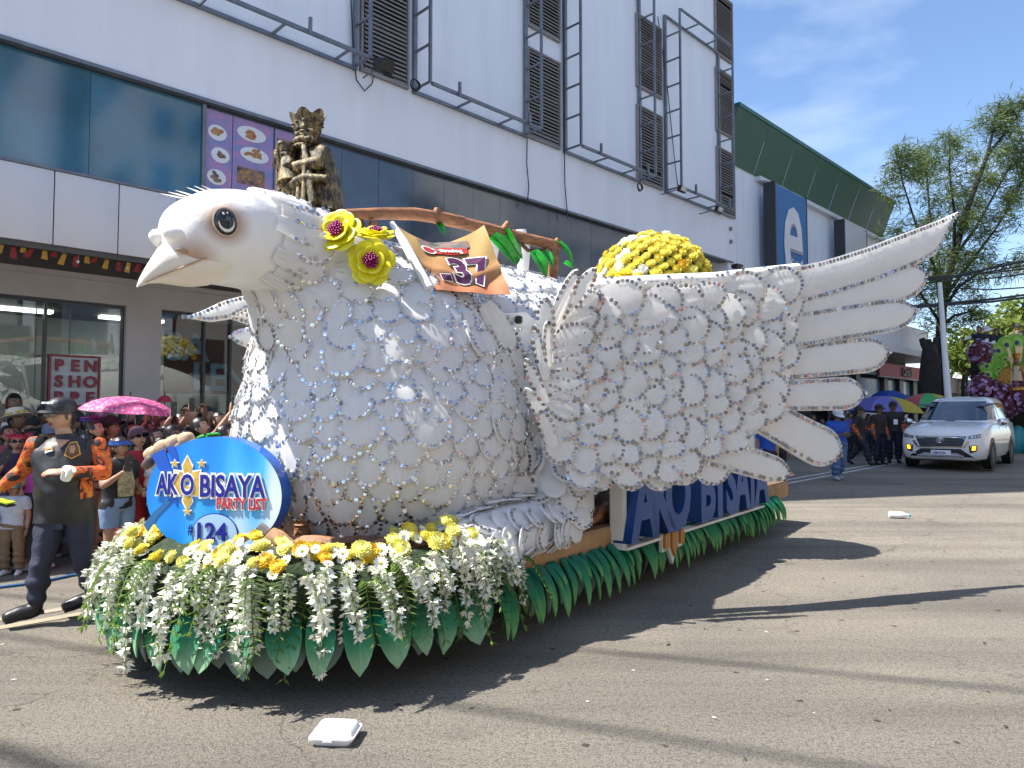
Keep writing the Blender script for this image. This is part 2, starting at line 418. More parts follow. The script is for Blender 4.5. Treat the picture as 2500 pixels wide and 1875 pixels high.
# floodlights and cables hung on the wall
def flood(px, py, lb, spot=False):
    q, z = wqz(px, py, 0.7); f = thing('floodlight', lb, 'floodlight', wp(q, z, 0.7), 0, 'floodlights on the billboard frames')
    Mx = WALLM @ T((q, z, 0.7)); mb = MB(); mb.M = Mx
    if spot:
        mb.box((0, 0, 0), (0.24, 0.2, 0.26), RX(0.5) @ RZ(0.3)); mb.box((0.0, -0.14, 0.07), (0.2, 0.03, 0.22), RX(0.9)); mb.build('body', MT['black'], f)
    else:
        mb.bevbox((0, 0, 0), (0.30, 0.16, 0.10), 0.015, RX(0.35)); mb.build('body', MT['black'], f)
        mb = MB(); mb.M = Mx; mb.box((0, -0.005, 0.056), (0.24, 0.11, 0.006), RX(0.35)); mb.build('lens', MT['line_white'], f)
    mb = MB(); mb.M = Mx; mb.tube([(0, 0, -0.06), (0, 0.02, -0.2), (0, 0.0, -0.6)], 0.015, 6); mb.build('bracket', MT['steel'], f)
flood(1665, 462, 'white faced floodlight at the left end of the rightmost billboard frame')
flood(1755, 512, 'floodlight at the far right end of the rightmost billboard frame')
flood(937, 160, 'black boxy spotlight under the leftmost louvre window', True)
def cable(pts, lb, r=0.012, cat='cable'):
    mb = MB(); mb.tube(pts, r, 6); mb.build('hanging_cable', MT['black'], None, label=lb, cat=cat, group='cables hanging on the mall wall')
def wpx(px, py, off=0.06): q, z = wqz(px, py, off); return wp(q, z, off)
cable([wpx(1287, 322), wpx(1286, 400), wpx(1291, 455), wpx(1287, 502)], 'thin black cable dangling from the wide billboard frame to the glass strip')
cable([wpx(1374, 0), wpx(1377, 200), wpx(1378, 362), wpx(1379, 450), wpx(1386, 535)], 'long thin cable dropping beside the second louvre column')
cable([wpx(857, 0), wpx(862, 120), wpx(870, 195), wpx(890, 222), wpx(908, 205), wpx(920, 150)], 'black cable looping down to the boxy spotlight')
def coil(px, py, r, lb):
    q, z = wqz(px, py, 0.56); mb = MB()
    for k in range(3):
        mb.tube([wp(q + (r + 0.01 * k) * math.cos(a * 0.42), z + (r * 1.25 - 0.01 * k) * math.sin(a * 0.42), 0.56 + 0.015 * k) for a in range(16)], 0.011, 5)
    mb.build('cable_coil', MT['black'], None, label=lb, cat='cable', group='cables hanging on the mall wall')
coil(1012, 208, 0.085, 'coil of black cable hung on the corner of the wide billboard frame')
coil(1561, 457, 0.08, 'small coil of cable hung below the third louvre column')
cable([wpx(1606, 40), wpx(1628, 200), wpx(1650, 420), wpx(1655, 455)], 'slack cable slanting down to the white faced floodlight')

# food posters in the strip
MT['poster'] = mat('poster', (0.07, 0.22, 0.46), 0.4, var=(5.5, 0.3), col2=(0.46, 0.20, 0.40))
MT['plate'] = mat('plate', (0.62, 0.66, 0.72), 0.4); MT['food'] = mat('food', (0.20, 0.07, 0.03), 0.5, var=(14, 0.7), col2=(0.5, 0.28, 0.10))
MT['food_dark'] = mat('food_dark', (0.03, 0.03, 0.04), 0.5, var=(10, 0.5), col2=(0.35, 0.22, 0.12))
def poster(x0, x1, lb, items):
    q0 = wqz(x0, 350, -0.07)[0]; q1 = wqz(x1, 350, -0.07)[0]
    p = thing('food_poster', lb, 'poster', wp((q0 + q1) / 2, 5.3, -0.07), 0, 'food posters in the glass strip')
    wpart('sheet', MT['poster'], p, [(q0, q1, 4.66, 6.0, -0.085, -0.075)])
    for j, (fz, kind) in enumerate(items):
        z = 4.66 + 1.34 * fz; w2 = (q1 - q0) * 0.36; qq = (q0 + q1) / 2 + (0.02 if j % 2 else -0.03)
        Mx = WALLM @ T((qq, z, -0.07))
        if kind == 'box':
            mb = MB(); mb.M = Mx; mb.box((0, 0, 0), (w2 * 1.9, 0.25, 0.006)); mb.build('picture', MT['food_dark'], p)
            mb = MB(); mb.M = Mx
            for k in range(7): mb.ell((random.uniform(-w2 * .7, w2 * .7), random.uniform(-0.08, 0.08), 0.006), (0.05, 0.022, 0.004), RZ(0.5), 8, 4)
            mb.build('food', MT['food'], p)
        else:
            mb = MB(); mb.M = Mx; mb.ell((0, 0, 0), (w2, 0.115, 0.006), None, 18, 4); mb.build('plate', MT['plate'], p)
            mb = MB(); mb.M = Mx
            for k in range(9): 
                a = random.uniform(0, 6.28); rr = random.uniform(0, 0.55); mb.ell((w2 * rr * math.cos(a), 0.11 * rr * math.sin(a), 0.006), (w2 * 0.3, 0.03, 0.005), RZ(random.uniform(-1, 1)), 8, 4)
            mb.build('food', MT['food'] if kind == 'red' else MT['food_dark'], p)
poster(503, 567, 'pink and blue food poster with three plates, left of the pair', [(0.76, 'red'), (0.52, 'dark'), (0.27, 'dark'), (0.05, 'dark')])
poster(569, 667, 'blue food poster with two red dishes and a dark picture, right of the pair', [(0.85, 'red'), (0.62, 'red'), (0.36, 'box'), (0.10, 'dark')])
poster(672, 735, 'blue food poster with one dark picture, partly behind the bronze king', [(0.80, 'box'), (0.3, 'red')])

# ground floor: grey plaster wall with shop windows, set back under the overhang
OG = -1.414
def gq(px): return wqz(px, 850, OG)[0]
q_a, q_b = gq(307), gq(393)
QW = gq(640)
wpart('shop_wall', MT['grey_wall'], mall, [(-14, QE - 0.35, 3.2, 3.6, OG - 0.3, OG), (q_a, q_b, 0, 3.2, OG - 0.3, OG), (QW, QW + 1.0, 0, 3.2, OG - 0.3, OG), (QW + 4.5, QE - 0.35, 0, 3.2, OG - 0.3, OG)])
wpart('soffit_ledge', MT['grey_wall'], mall, [(-14, QE - 0.4, 3.52, 3.6, OG, OG + 0.05)])
wpart('shop_floor', MT['concrete'], mall, [(-14, QE - 0.35, 0.0, 0.16, -6.0, OG - 0.02)])
MT['interior'] = mat('interior', (0.5, 0.51, 0.49), 0.8, var=(0.7, 0.25))
wpart('back_wall', MT['interior'], mall, [(-14, QE - 0.35, 0.16, 3.5, -4.4, -4.2)])
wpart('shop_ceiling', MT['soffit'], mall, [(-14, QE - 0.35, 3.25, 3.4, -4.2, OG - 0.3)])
MT['frame_dark'] = mat('frame_dark', (0.04, 0.045, 0.05), 0.4, 0.3)
def window(q0, q1, cuts, lb=None):
    wn = node('shop_window', mall)
    ed = [q0] + cuts + [q1]
    for a, b in zip(ed[:-1], ed[1:]): wpart('pane', MT['shop_glass'], wn, [(a + 0.02, b - 0.02, 0.2, 3.16, OG - 0.16, OG - 0.15)])
    bx = [(q0, q1, 3.16, 3.198, OG - 0.2, OG - 0.1), (q0, q1, 0.16, 0.2, OG - 0.2, OG - 0.1)] + [(c - 0.018, c + 0.018, 0.2, 3.16, OG - 0.2, OG - 0.1) for c in ed]
    wpart('frame', MT['frame_dark'], wn, bx)
window(-4, q_a - 0.002, [gq(-90), gq(114)]); window(q_b + 0.002, QW - 0.002, [gq(505), gq(570)]); window(QW + 1.002, QW + 4.498, [QW + 2.7])
wpart('display_rail', MT['line_white'], mall, [(gq(128), gq(300), 2.45, 2.48, -2.6, -2.57), (gq(134), gq(137), 1.0, 3.2, -2.62, -2.6), (gq(222), gq(225), 1.0, 3.2, -2.62, -2.6)])
MT['teal_door'] = mat('teal_door', (0.16, 0.30, 0.28), 0.5)
wpart('door_post', MT['teal_door'], mall, [(gq(395), gq(402), 0.16, 3.2, -1.75, -1.7), (gq(478), gq(486), 0.16, 2.0, -2.4, -2.3), (gq(540), gq(600), 0.16, 1.9, -2.6, -2.5)])
MT['tube_light'] = mat('tube_light', (1, 0.97, 0.9), 0.5, emit=4.5)
for k in range(6):
    wpart('ceiling_light', MT['tube_light'], mall, [(-1.5 + 1.7 * k, -0.5 + 1.7 * k, 3.2, 3.245, -3.3, -3.1)])
# shop sign: red square frame with red letters
MT['sign_red'] = mat('sign_red', (0.22, 0.012, 0.03), 0.45); MT['sign_white'] = mat('sign_white', (0.42, 0.48, 0.50), 0.5)
OS = -1.52
qa, za = wqz(121, 988, OS); qb, zb = wqz(240, 875, OS)
wpart('penshoppe_board', MT['sign_white'], None, [(qa, qb, za, zb, OS - 0.04, OS)], label='square shop sign with red frame and red letters PEN SHO PPE in the window', cat='sign')
sign = bpy.data.objects[[o.name for o in C.objects][-1]]; sign.name = 'shop_sign'; bd = 0.028
wpart('frame', MT['sign_red'], sign, [(qa - bd, qa, za - bd, zb + bd, OS - 0.06, OS + 0.03), (qb, qb + bd, za - bd, zb + bd, OS - 0.06, OS + 0.03), (qa, qb, za - bd, za, OS - 0.06, OS + 0.03), (qa, qb, zb, zb + bd, OS - 0.06, OS + 0.03)])
hh = (zb - za) / 3
for r_, row in enumerate(('PEN', 'SHO', 'PPE')):
    for c_, ch in enumerate(row):
        tm = text_mesh(ch, hh * 0.98, 0.03, MT['sign_red'], 0.008)
        inst('letter', tm, WALLM @ T((qa + (qb - qa) * (c_ + 0.5) / 3, za + hh * (2 - r_) + hh * 0.14, OS + 0.018)), sign)
# sale board behind the next window
OS = -1.62
qa, za = wqz(400, 960, OS); qb, zb = wqz(600, 795, OS)
MT['sale_red'] = mat('sale_red', (0.26, 0.06, 0.05), 0.6, var=(3, 0.2)); MT['sale_blue'] = mat('sale_blue', (0.45, 0.60, 0.76), 0.5)
sale = wpart('sale_board', MT['sale_red'], None, [(qa, qb, za, zb, OS - 0.05, OS)], label='dark red board with pale blue letters SALE behind the shop window', cat='board')
def sl_(ch, px, py, size):
    q_, z_ = wqz(px, py, OS); inst('letter', text_mesh(ch, size, 0.02, MT['sale_blue'], 0.012), WALLM @ T((q_, z_, OS + 0.012)), sale)
sl_('S', 424, 878, 0.62); sl_('A', 476, 880, 0.62); sl_('L', 489, 950, 0.62); sl_('E', 530, 952, 0.62); sl_('N', 578, 956, 0.62)
# bunting under the overhang
MT['rib_y'] = mat('rib_y', (0.45, 0.25, 0.03), 0.6); MT['rib_r'] = mat('rib_r', (0.25, 0.015, 0.02), 0.6)
bt = thing('bunting', 'string of red and yellow ribbons with bulbs hung under the mall overhang', 'bunting', wp(3, 3.6, -0.1))
mb = MB(); mb.tube([wp(-2 + k * 0.6, 3.64 - 0.02 * (k % 2), -0.12) for k in range(14)], 0.006, 4); mb.build('string', MT['black'], bt)
for k in range(20):
    q_ = wqz(-120 + k * 26, 600)[0]; mb = MB(); a = random.uniform(-0.5, 0.1); l = random.uniform(0.10, 0.2); c0 = wp(q_, 3.64, -0.12)
    pts = []
    for j in range(4):
        t = j / 3; p = c0 + E * (math.sin(a) * l * t) + V((0, 0, -math.cos(a) * l * t)) + Mn * (0.02 * math.sin(5 * t)); wv = 0.02 + 0.02 * t
        pts.append((p - E * wv + Mn * 0.015 * j, p + E * wv))
    for j in range(3): mb.quad(pts[j][0], pts[j][1], pts[j + 1][1], pts[j + 1][0])
    mb.build('ribbon', MT['rib_y'] if k % 2 else MT['rib_r'], bt)
for px in (190, 311):
    mb = MB(); q_ = wqz(px, 630, -0.12)[0]; mb.ell(wp(q_, 3.52, -0.12), 0.022, None, 8, 6); mb.tube([wp(q_, 3.54, -0.12), wp(q_, 3.63, -0.12)], 0.01, 5); mb.build('bulb', MT['plate'], bt)

# ================================================================== GREEN ROOFED WING
gr = thing('green_roof_building', 'white sheet-clad hall with a deep dark green eave, beyond the mall', 'building', wp(30, 0, -5))
MT['clad'] = mat('clad', (0.68, 0.72, 0.79), 0.6, var=(0.5, 0.06))
mb = MB(); wbox(mb, QE + 0.02, 33.6, 0, 9.35, -16, -0.35); mb.build('wall', MT['clad'], gr)
mb = MB(); k = QE + 0.02
cl = MB(); cl.box((0, 4.7, 0), (0.012, 9.3, 0.012)); clm = cl.mesh('seam', MT['clad'])
for i in range(27): inst('seam', clm, WALLM @ T((QE + 0.4 + i * 0.5, 0, -0.346)), gr)
sh = MB(); sh.add([(0, 9.28, -0.3), (0.999, 9.28, -0.3), (0.999, 10.72, 0.25), (0, 10.72, 0.25), (0, 10.74, -0.1), (0.99, 10.74, -0.1)], [(0, 1, 2, 3), (3, 2, 5, 4)])
shm = sh.mesh('roof_sheet', MT['green_roof'])
for i in range(14): inst('roof_sheet', shm, WALLM @ T((QE + 0.02 + i, 0, -0.004 * (i % 2))), gr)
wpart('ridge_trim', MT['green_trim'], gr, [(QE + 0.02, 33.6, 10.73, 10.85, -0.5, 0.28)])
mb = MB(); wbox(mb, QE + 2.2, 33.5, 9.12, 9.26, -0.36, -0.16); mb.build('gutter', MT['panel'], gr)
def banner(x0, y0, x1, y1, m, lb, letter=None):
    off = 0.25; qa_, zt = wqz(x0, y0, off); qb_, zb_ = wqz(x1, y1, off)
    b = thing('wall_banner', lb, 'banner', wp(qa_, zb_, off))
    wpart('sheet', m, b, [(qa_, qb_, zb_, zt, off - 0.03, off)])
    [wpart('frame', MT['frame_dark'], b, [bb]) for bb in ((qa_ - 0.08, qa_ - 0.01, zb_ - 0.05, zt + 0.08, -0.12, off + 0.02), (qb_ + 0.01, qb_ + 0.05, zb_, zt + 0.05, off - 0.06, off + 0.01))]
    for k in range(3):
        q_ = qa_ + (qb_ - qa_) * (0.1 + 0.4 * k); mb = MB(); mb.tube([wp(q_, zt, off), wp(q_ - 0.2, zt + 0.3, -0.33)], 0.015, 5); mb.build('stay', MT['steel'], b)
    return b, qa_, qb_, zb_, zt, off
MT['e_blue'] = mat('e_blue', (0.02, 0.14, 0.36), 0.5, var=(0.3, 0.15)); MT['e_white'] = mat('e_white', (0.62, 0.64, 0.70), 0.4, var=(0.6, 0.1))
MT['e_grey'] = mat('e_grey', (0.30, 0.31, 0.40), 0.4)
b, qa, qb, zb, zt, off = banner(1893, 448, 1972, 700, MT['e_blue'], 'tall blue banner with one big white letter e on the hall wall')
e = text_mesh('e', 4.6, 0.02, MT['e_white'], 0.06); e2 = text_mesh('e', 4.6, 0.015, MT['e_grey'], 0.11)
Mx = WALLM @ T(((qa + qb) / 2 + 0.03, zt - 2.95, off + 0.03))
wde = (qb - qa) * 0.86 / 2.9
inst('letter', e, Mx @ S3(wde, 1.12, 1), b); inst('letter_shadow', e2, Mx @ T((0.03, -0.03, -0.016)) @ S3(wde, 1.12, 1), b)
b, qa, qb, zb, zt, off = banner(2062, 540, 2118, 700, MT['panel'], 'blank pale banner further along the hall wall')
for px, py in ((1793, 563), (1799, 596)):
    q_, z_ = wqz(px, py); mb = MB(); mb.M = WALLM @ T((min(q_, QE - 0.15), z_, 0.02)); mb.lathe([(0.06, -0.015), (0.07, 0.0), (0.05, 0.04)], n=12); mb.build('wall_vent', MT['slat'], mall)
mb = MB(); p = at(1800, 651, 20.5); mb.box(p, (0.3, 0.2, 0.12), RZ(0.7)); mb.build('camera_box', MT['black'], mall)

# ================================================================== FAR SHOPS
KZ = 26.7 / 39
def kp(k, px, z):
    z = 1.55 + (z - 1.55) * KZ
    return kp0(k, px, z)
def kp0(k, px, z):          # point of a facade x - y = k seen at image column px
    rx, _ = ray(px, 900); Y = -k / (1 - rx); return V((rx * Y, Y, z))
def kbox(mb, k, px0, px1, z0, z1, d0, d1):
    P = [p + Mn * d * KZ for z in (z0, z1) for p in (kp(k, px0, z), kp(k, px1, z)) for d in (d0, d1)]
    P = [P[i] for i in (0, 1, 4, 5, 2, 3, 6, 7)]
    mb.add(P, [(0, 1, 3, 2), (4, 6, 7, 5), (0, 4, 5, 1), (2, 3, 7, 6), (0, 2, 6, 4), (1, 5, 7, 3)])
def kpart(name, m, par, boxes):
    mb = MB()
    for b_ in boxes: kbox(mb, *b_)
    return mb.build(name, m, par)
K = -13
shop = thing('far_shop_building', 'low white shop with a pink red sign board and dark windows behind the trees', 'building', kp(K, 2050, 0))
kpart('wall', MT['white_wall'], shop, [(K, 2040, 2268, 5.35, 6.9, -4, 0.0)])
kpart('canopy', MT['panel'], shop, [(K, 2036, 2275, 4.95, 5.3, -4, 0.9)])
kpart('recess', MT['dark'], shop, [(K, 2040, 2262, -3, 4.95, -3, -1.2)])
MT['pink_sign'] = mat('pink_sign', (0.36, 0.035, 0.07), 0.5); MT['teal_sign'] = mat('teal_sign', (0.03, 0.12, 0.15), 0.5)
kpart('teal_board', MT['teal_sign'], shop, [(K, 2040, 2140, 3.75, 4.4, -0.3, 0.0)])
[kpart('pillar', MT['frame_dark'], shop, [(K, x, x + 9, 0.6, 3.75, -0.5, -0.2)]) for x in (2044, 2068, 2100, 2168, 2205, 2238)]
MT['win_lit'] = mat('win_lit', (0.10, 0.18, 0.16), 0.15, spec=0.9, var=(1.2, 0.7), col2=(0.22, 0.30, 0.12)); MT['win_blue'] = mat('win_blue', (0.05, 0.16, 0.3), 0.15, var=(0.8, 0.6), col2=(0.25, 0.40, 0.5))
for i, (a, b_) in enumerate(((2053, 2066), (2078, 2098), (2110, 2166), (2178, 2203), (2215, 2237))):
    kpart('window', MT['win_blue'] if i > 1 else MT['win_lit'], shop, [(K, a, b_, 1.4, 3.6, -0.42, -0.4)])
ps = thing('shop_sign', 'pink red fascia sign with dark script lettering on the far white shop', 'sign', kp(K, 2200, 3.8))
kpart('board', MT['pink_sign'], ps, [(K, 2142, 2257, 3.72, 4.45, 0.0, 0.12)])
kpart('edge', MT['line_white'], ps, [(K, 2142, 2257, 3.66, 3.715, 0.0, 0.16)])
p = kp(K, 2206, 3.85) + Mn * 0.13
inst('lettering', text_mesh("Cardo's", 0.44, 0.03, MT['black'], 0.012, shear=0.3), Matrix(((E.x, 0, Mn.x, p.x), (E.y, 0, Mn.y, p.y), (0, 1, 0, p.z), (0, 0, 0, 1))) @ S3(0.85, 1.1, 1), ps)
g2b = thing('grey_shop_building', 'low grey building with barred windows right of the white lamp post', 'building', kp(K, 2330, 0))
kpart('wall', MT['soffit'], g2b, [(K, 2272, 2420, -3, 3.9, -4, 0)])
kpart('parapet', MT['slat'], g2b, [(K, 2270, 2400, 3.1, 4.15, 0.0, 0.12)])
for a, b_ in ((2312, 2334), (2338, 2364)):
    wn = kpart('window', MT['win_lit'], g2b, [(K, a, b_, 1.6, 2.75, 0.0, 0.05)])
    kpart('bar', MT['panel'], wn, [(K, a + k * (b_ - a) / 5 - 0.6, a + k * (b_ - a) / 5 + 0.6, 1.6, 2.75, 0.06, 0.09) for k in range(6)])
mb = MB(); p = at(2318, 868, 40); mb.lathe([(0.2, 0), (1.5, 0.15), (1.7, 0.5), (1.6, 0.7), (0.3, 0.75)], p, 20); mb.build('rooftop_disc', MT['panel'], shop)

# buildings across the street, behind the camera: mirrored in the glass, most raised to block sky light
def opp(lb, q0, q1, h, m, wm, dq, dz, perp=18.8 + 10.25 - 10.25, extra=None):
    D = 18.7; b_ = thing('street_building', lb, 'building', wp((q0 + q1) / 2, 0, D), 0, 'buildings across the street')
    wpart('wall', m, b_, [(q0, q1, 0, h, D, D + 9)])
    wmsh = MB(); wmsh.box((0, 0, 0), (dq * 0.55, dz * 0.5, 0.08)); me = wmsh.mesh('window', wm)
    qq = q0 + dq / 2
    while qq < q1:
        z = 4.2
        while z < h - 1: inst('window', me, WALLM @ T((qq, z, D)), b_); z += dz
        qq += dq
    return b_
MT['cream'] = mat('cream', (0.46, 0.46, 0.43), 0.8, var=(0.4, 0.1)); MT['bluepaint'] = mat('bluepaint', (0.03, 0.20, 0.55), 0.6)
opp('cream apartment block with small windows across the street', 29, 47, 24, MT['cream'], MT['strip_panel'], 2.3, 2.6)
opp('white narrow office block across the street', 6.0, 7.2, 15.5, MT['white_wall'], MT['dark'], 1.6, 40)
opp('white block with blue bands across the street', 9.2, 11.4, 15, MT['white_wall'], MT['bluepaint'], 1.3, 2.2)
opp('unseen tall grey block added far along the street opposite to block sky', 47.3, 95, 30, MT['grey_wall'], MT['dark'], 3.2, 3.2)  # added out of view to keep sky light off the far road
opp('low grey shop row across the street', -14, 5.8, 10, MT['grey_wall'], MT['dark'], 2.6, 3.0)
opp('low pale shop row across the street', 11.6, 28.8, 10.5, MT['cream'], MT['dark'], 2.6, 3.0)

# ================================================================== TREES
MT['bark'] = mat('bark', (0.055, 0.045, 0.038), 0.9, var=(5, 0.4), bump=(18, 0.03)); MT['bark_dark'] = mat('bark_dark', (0.02, 0.018, 0.017), 0.9, var=(5, 0.4), bump=(18, 0.03))
def leafmat(name, c1, c2):
    m = mat(name, c1, 0.6, var=(1.1, 0.5), col2=c2); b = m.node_tree.nodes['Principled BSDF']
    b.inputs['Subsurface Weight'].default_value = 0.0
    nt = m.node_tree; N = nt.nodes; L = nt.links
    tl = N.new('ShaderNodeBsdfTranslucent'); mx = N.new('ShaderNodeMixShader'); mx.inputs[0].default_value = 0.4
    src = b.inputs['Base Color'].links[0].from_socket
    L.new(src, tl.inputs[0]); L.new(b.outputs[0], mx.inputs[1]); L.new(tl.outputs[0], mx.inputs[2])
    L.new(mx.outputs[0], N['Material Output'].inputs[0]); return m
MT['needle'] = leafmat('needle', (0.045, 0.085, 0.02), (0.13, 0.175, 0.035)); MT['leaf_light'] = leafmat('leaf_light', (0.10, 0.16, 0.025), (0.22, 0.28, 0.05))
MT['leaf_dark'] = leafmat('leaf_dark', (0.02, 0.035, 0.012), (0.05, 0.075, 0.02))
def tree(lb, base, limbs, trunk_r, bark, leaf, n_clump, spread, leaf_len, leaf_w, droop, per=26, group=None, start=0.3):
    t = thing('tree', lb, 'tree', base, 0, group)
    mb = MB(); cr = MB(); rng = random.Random(hash(lb) % 9999 if False else len(lb) * 131 + int(base[0] * 10))
    for li, pts in enumerate(limbs):
        n = len(pts); r0 = trunk_r * (1 if li == 0 else 0.30)
        mb.tube(pts, [max(0.015, r0 * (1 - 0.85 * i / (n - 1))) for i in range(n)], 8 if li == 0 else 6)
        L_ = sum((pts[i + 1] - pts[i]).length for i in range(n - 1))
        for c in range(int(n_clump * L_)):
            s = start + (1 - start) * rng.random() ** 0.8; x = s * (n - 1); i = min(int(x), n - 2); p = pts[i].lerp(pts[i + 1], x - i)
            sp = spread * (0.5 + 0.6 * math.sin(math.pi * min(1, s * 0.95)))
            d = V((rng.gauss(0, 1), rng.gauss(0, 1), rng.gauss(0.1, 0.7))); d.normalize(); tip = p + d * sp * rng.uniform(0.35, 1.1)
            if rng.random() < 0.5: mb.tube([p, (p + tip) / 2 + V((0, 0, 0.08)), tip], [0.02, 0.012, 0.006], 4, caps=False)
            cs = spread * rng.uniform(0.2, 0.42)
            for k in range(per):
                o = V((rng.gauss(0, cs * 0.6), rng.gauss(0, cs * 0.6), rng.gauss(0, cs * 0.6))); q_ = tip + o
                dr = V((rng.gauss(0, 1), rng.gauss(0, 1), rng.gauss(-droop, 0.7))); dr.normalize(); side = dr.cross(V((rng.gauss(0, 1), rng.gauss(0, 1), rng.gauss(0, 1))))
                if side.length < 1e-3: continue
                side.normalize(); ll = leaf_len * rng.uniform(0.6, 1.3); ww = leaf_w * rng.uniform(0.7, 1.3)
                cr.add([q_ - side * ww * 0.4, q_ + dr * ll * 0.5 - side * ww * 0.5, q_ + dr * ll, q_ + dr * ll * 0.5 + side * ww * 0.5], [(0, 1, 2, 3)])
    mb.build('trunk', bark, t); cr.build('crown', leaf, t, smooth=0)
    return t
def L3(Y, *pp): return [at(x, y, Y + (d or 0)) for x, y, d in [(p + (0,))[:3] if len(p) == 2 else p for p in pp]]
Yt = 28
b0 = at(2300, 985, Yt); b0.z = gz(Yt)
limbs = [[b0] + L3(Yt, (2296, 860), (2300, 740), (2330, 620), (2365, 500), (2410, 380), (2440, 250))]
limbs += [L3(Yt, (2298, 760), (2285, 660, -1), (2240, 560, -1.5), (2205, 450, -1.5), (2185, 365, -1.5)),
          L3(Yt, (2300, 740), (2290, 620, 1), (2270, 520, 1), (2262, 420, 1), (2245, 385, 1)),
          L3(Yt, (2330, 620), (2330, 520, -1), (2318, 420, -1), (2318, 320, -1)),
          L3(Yt, (2310, 720), (2370, 640), (2430, 560), (2480, 480), (2520, 380)),
          L3(Yt, (2410, 380), (2450, 330), (2480, 290), (2500, 250)),
          L3(Yt, (2300, 760), (2340, 700, -1), (2400, 660, -1), (2460, 640, -1), (2510, 640, -1)),
          L3(Yt, (2290, 780), (2250, 720, -2), (2215, 650, -2), (2190, 560, -2)),
          L3(Yt, (2320, 640), (2380, 560, 1), (2430, 470, 1), (2470, 400, 1), (2495, 330, 1)),
          L3(Yt, (2296, 800), (2330, 770, -1), (2370, 760, -1), (2400, 740, -1))]
tree('tall feathery needle tree with drooping sprays, rising behind the white lamp post', b0, limbs, 0.24, MT['bark_dark'], MT['needle'], 7.6, 0.82, 0.40, 0.03, 0.35, 46, start=0.18)
Ys = 24; b0 = at(2268, 1000, Ys); b0.z = gz(Ys)
st = thing('tree_stump', 'dark lopped tree trunk with stubby cut branches before the pink shop sign', 'tree', b0)
mb = MB(); mb.tube([b0] + L3(Ys, (2270, 930), (2272, 880), (2268, 840)), [0.36, 0.33, 0.3, 0.18], 10)
mb.tube(L3(Ys, (2268, 860), (2255, 838), (2250, 826)), [0.16, 0.12, 0.09], 7); mb.tube(L3(Ys, (2272, 860), (2266, 835), (2265, 828)), [0.14, 0.12, 0.1], 7); mb.tube(L3(Ys, (2278, 858), (2284, 840), (2285, 824)), [0.14, 0.1, 0.08], 7)
mb.build('trunk', MT['bark_dark'], st)
for i, (px, py, Y, lb) in enumerate(((2450, 850, 36, 'bright green leafy tree behind the men on the far float'), (2355, 880, 34, 'small yellow green tree between the lamp post and the far float'), (2500, 800, 38, 'pale green tree at the right edge of the picture'))):
    b0 = at(px, 1000, Y); b0.z = gz(Y)
    l_ = [[b0, at(px, 930, Y), at(px + 5, 880, Y), at(px - 4, py - 60, Y)]] + [[at(px, 920, Y), at(px + dx * 0.5, py + 10, Y), at(px + dx, py + dy, Y)] for dx, dy in ((-45, -20), (40, -30), (-25, -60), (30, -70), (-50, 40), (50, 30))]
    tree(lb, b0, l_, 0.2, MT['bark'], MT['leaf_light'], 5, 0.9, 0.32, 0.2, 0.2, 16, 'broadleaf trees behind the far float', 0.35)
# a slim dark tree reflected from the pavement opposite
b0 = wp(20.5, 0, 16)
tree('dark conifer on the opposite pavement', b0, [[b0, b0 + V((0, 0, 4)), b0 + V((0, 0, 8)), b0 + V((0, 0, 11.5))]], 0.2, MT['bark'], MT['leaf_dark'], 9, 1.3, 0.5, 0.2, 0.2, 14)

# lamp post, cables
MT['post_white'] = mat('post_white', (0.62, 0.66, 0.68), 0.5, var=(3, 0.1))
b0 = at(2322, 985, 21); b0.z = gz(21)
lp = thing('lamp_post', 'slim white lamp post in front of the needle tree', 'lamp post', b0)
top = at(2294, 690, 21); mb = MB(); mb.tube([b0, b0.lerp(top, 0.5), top], [0.11, 0.085, 0.06], 10); mb.build('pole', MT['post_white'], lp)
mb = MB(); mb.lathe([(0.15, 0), (0.15, 0.12), (0.12, 0.14)], b0, 10); mb.build('base', MT['concrete'], lp)
def wire(pts, r, lb):
    P = [at(*p) for p in pts]; mb = MB(); mb.tube(P, r, 5); mb.build('overhead_cable', MT['black'], None, label=lb, cat='cable', group='overhead cables at the right')
for i, (ya, yb) in enumerate(((672, 662), (678, 652), (684, 676), (700, 712), (738, 726), (742, 733), (676, 640))):
    wire([(2150, ya + 16, 23), (2310, ya + 2, 22), (2420, lerp(ya, yb, .6), 21.5), (2560, yb - 14, 21)], 0.022 if i < 4 else 0.035, ('topmost', 'second', 'third', 'fourth', 'thick lower', 'lowest thick', 'uppermost slanting')[i] + ' overhead cable crossing the needle tree at the right')
# cables above the camera whose soft shadows cross the road
for i, (p0, p1) in enumerate((((-2.62, 3.62), (-0.4, 2.45)), ((-3.4, 4.0), (-1.0, 2.9)), ((1.0, 4.75), (4.4, 3.75)), ((0.9, 3.55), (3.2, 2.7)))):
    a = V((p0[0], p0[1], 0)); b_ = V((p1[0], p1[1], 0)); d = (b_ - a).normalized(); H = 13.5
    up = V((-SUN_D.x, -SUN_D.y, 0)) * (H / math.tan(SUN_EL)) + V((0, 0, H))
    mb = MB(); mb.tube([a + up - d * 26, a + up + V((0, 0, -0.25)), b_ + up + V((0, 0, -0.25)), b_ + up + d * 26], 0.026, 6)
    mb.build('overhead_cable', MT['black'], None, label=('near', 'long', 'far right', 'middle')[i] + ' overhead cable strung across the street above the camera', cat='cable', group='overhead cables above the street')
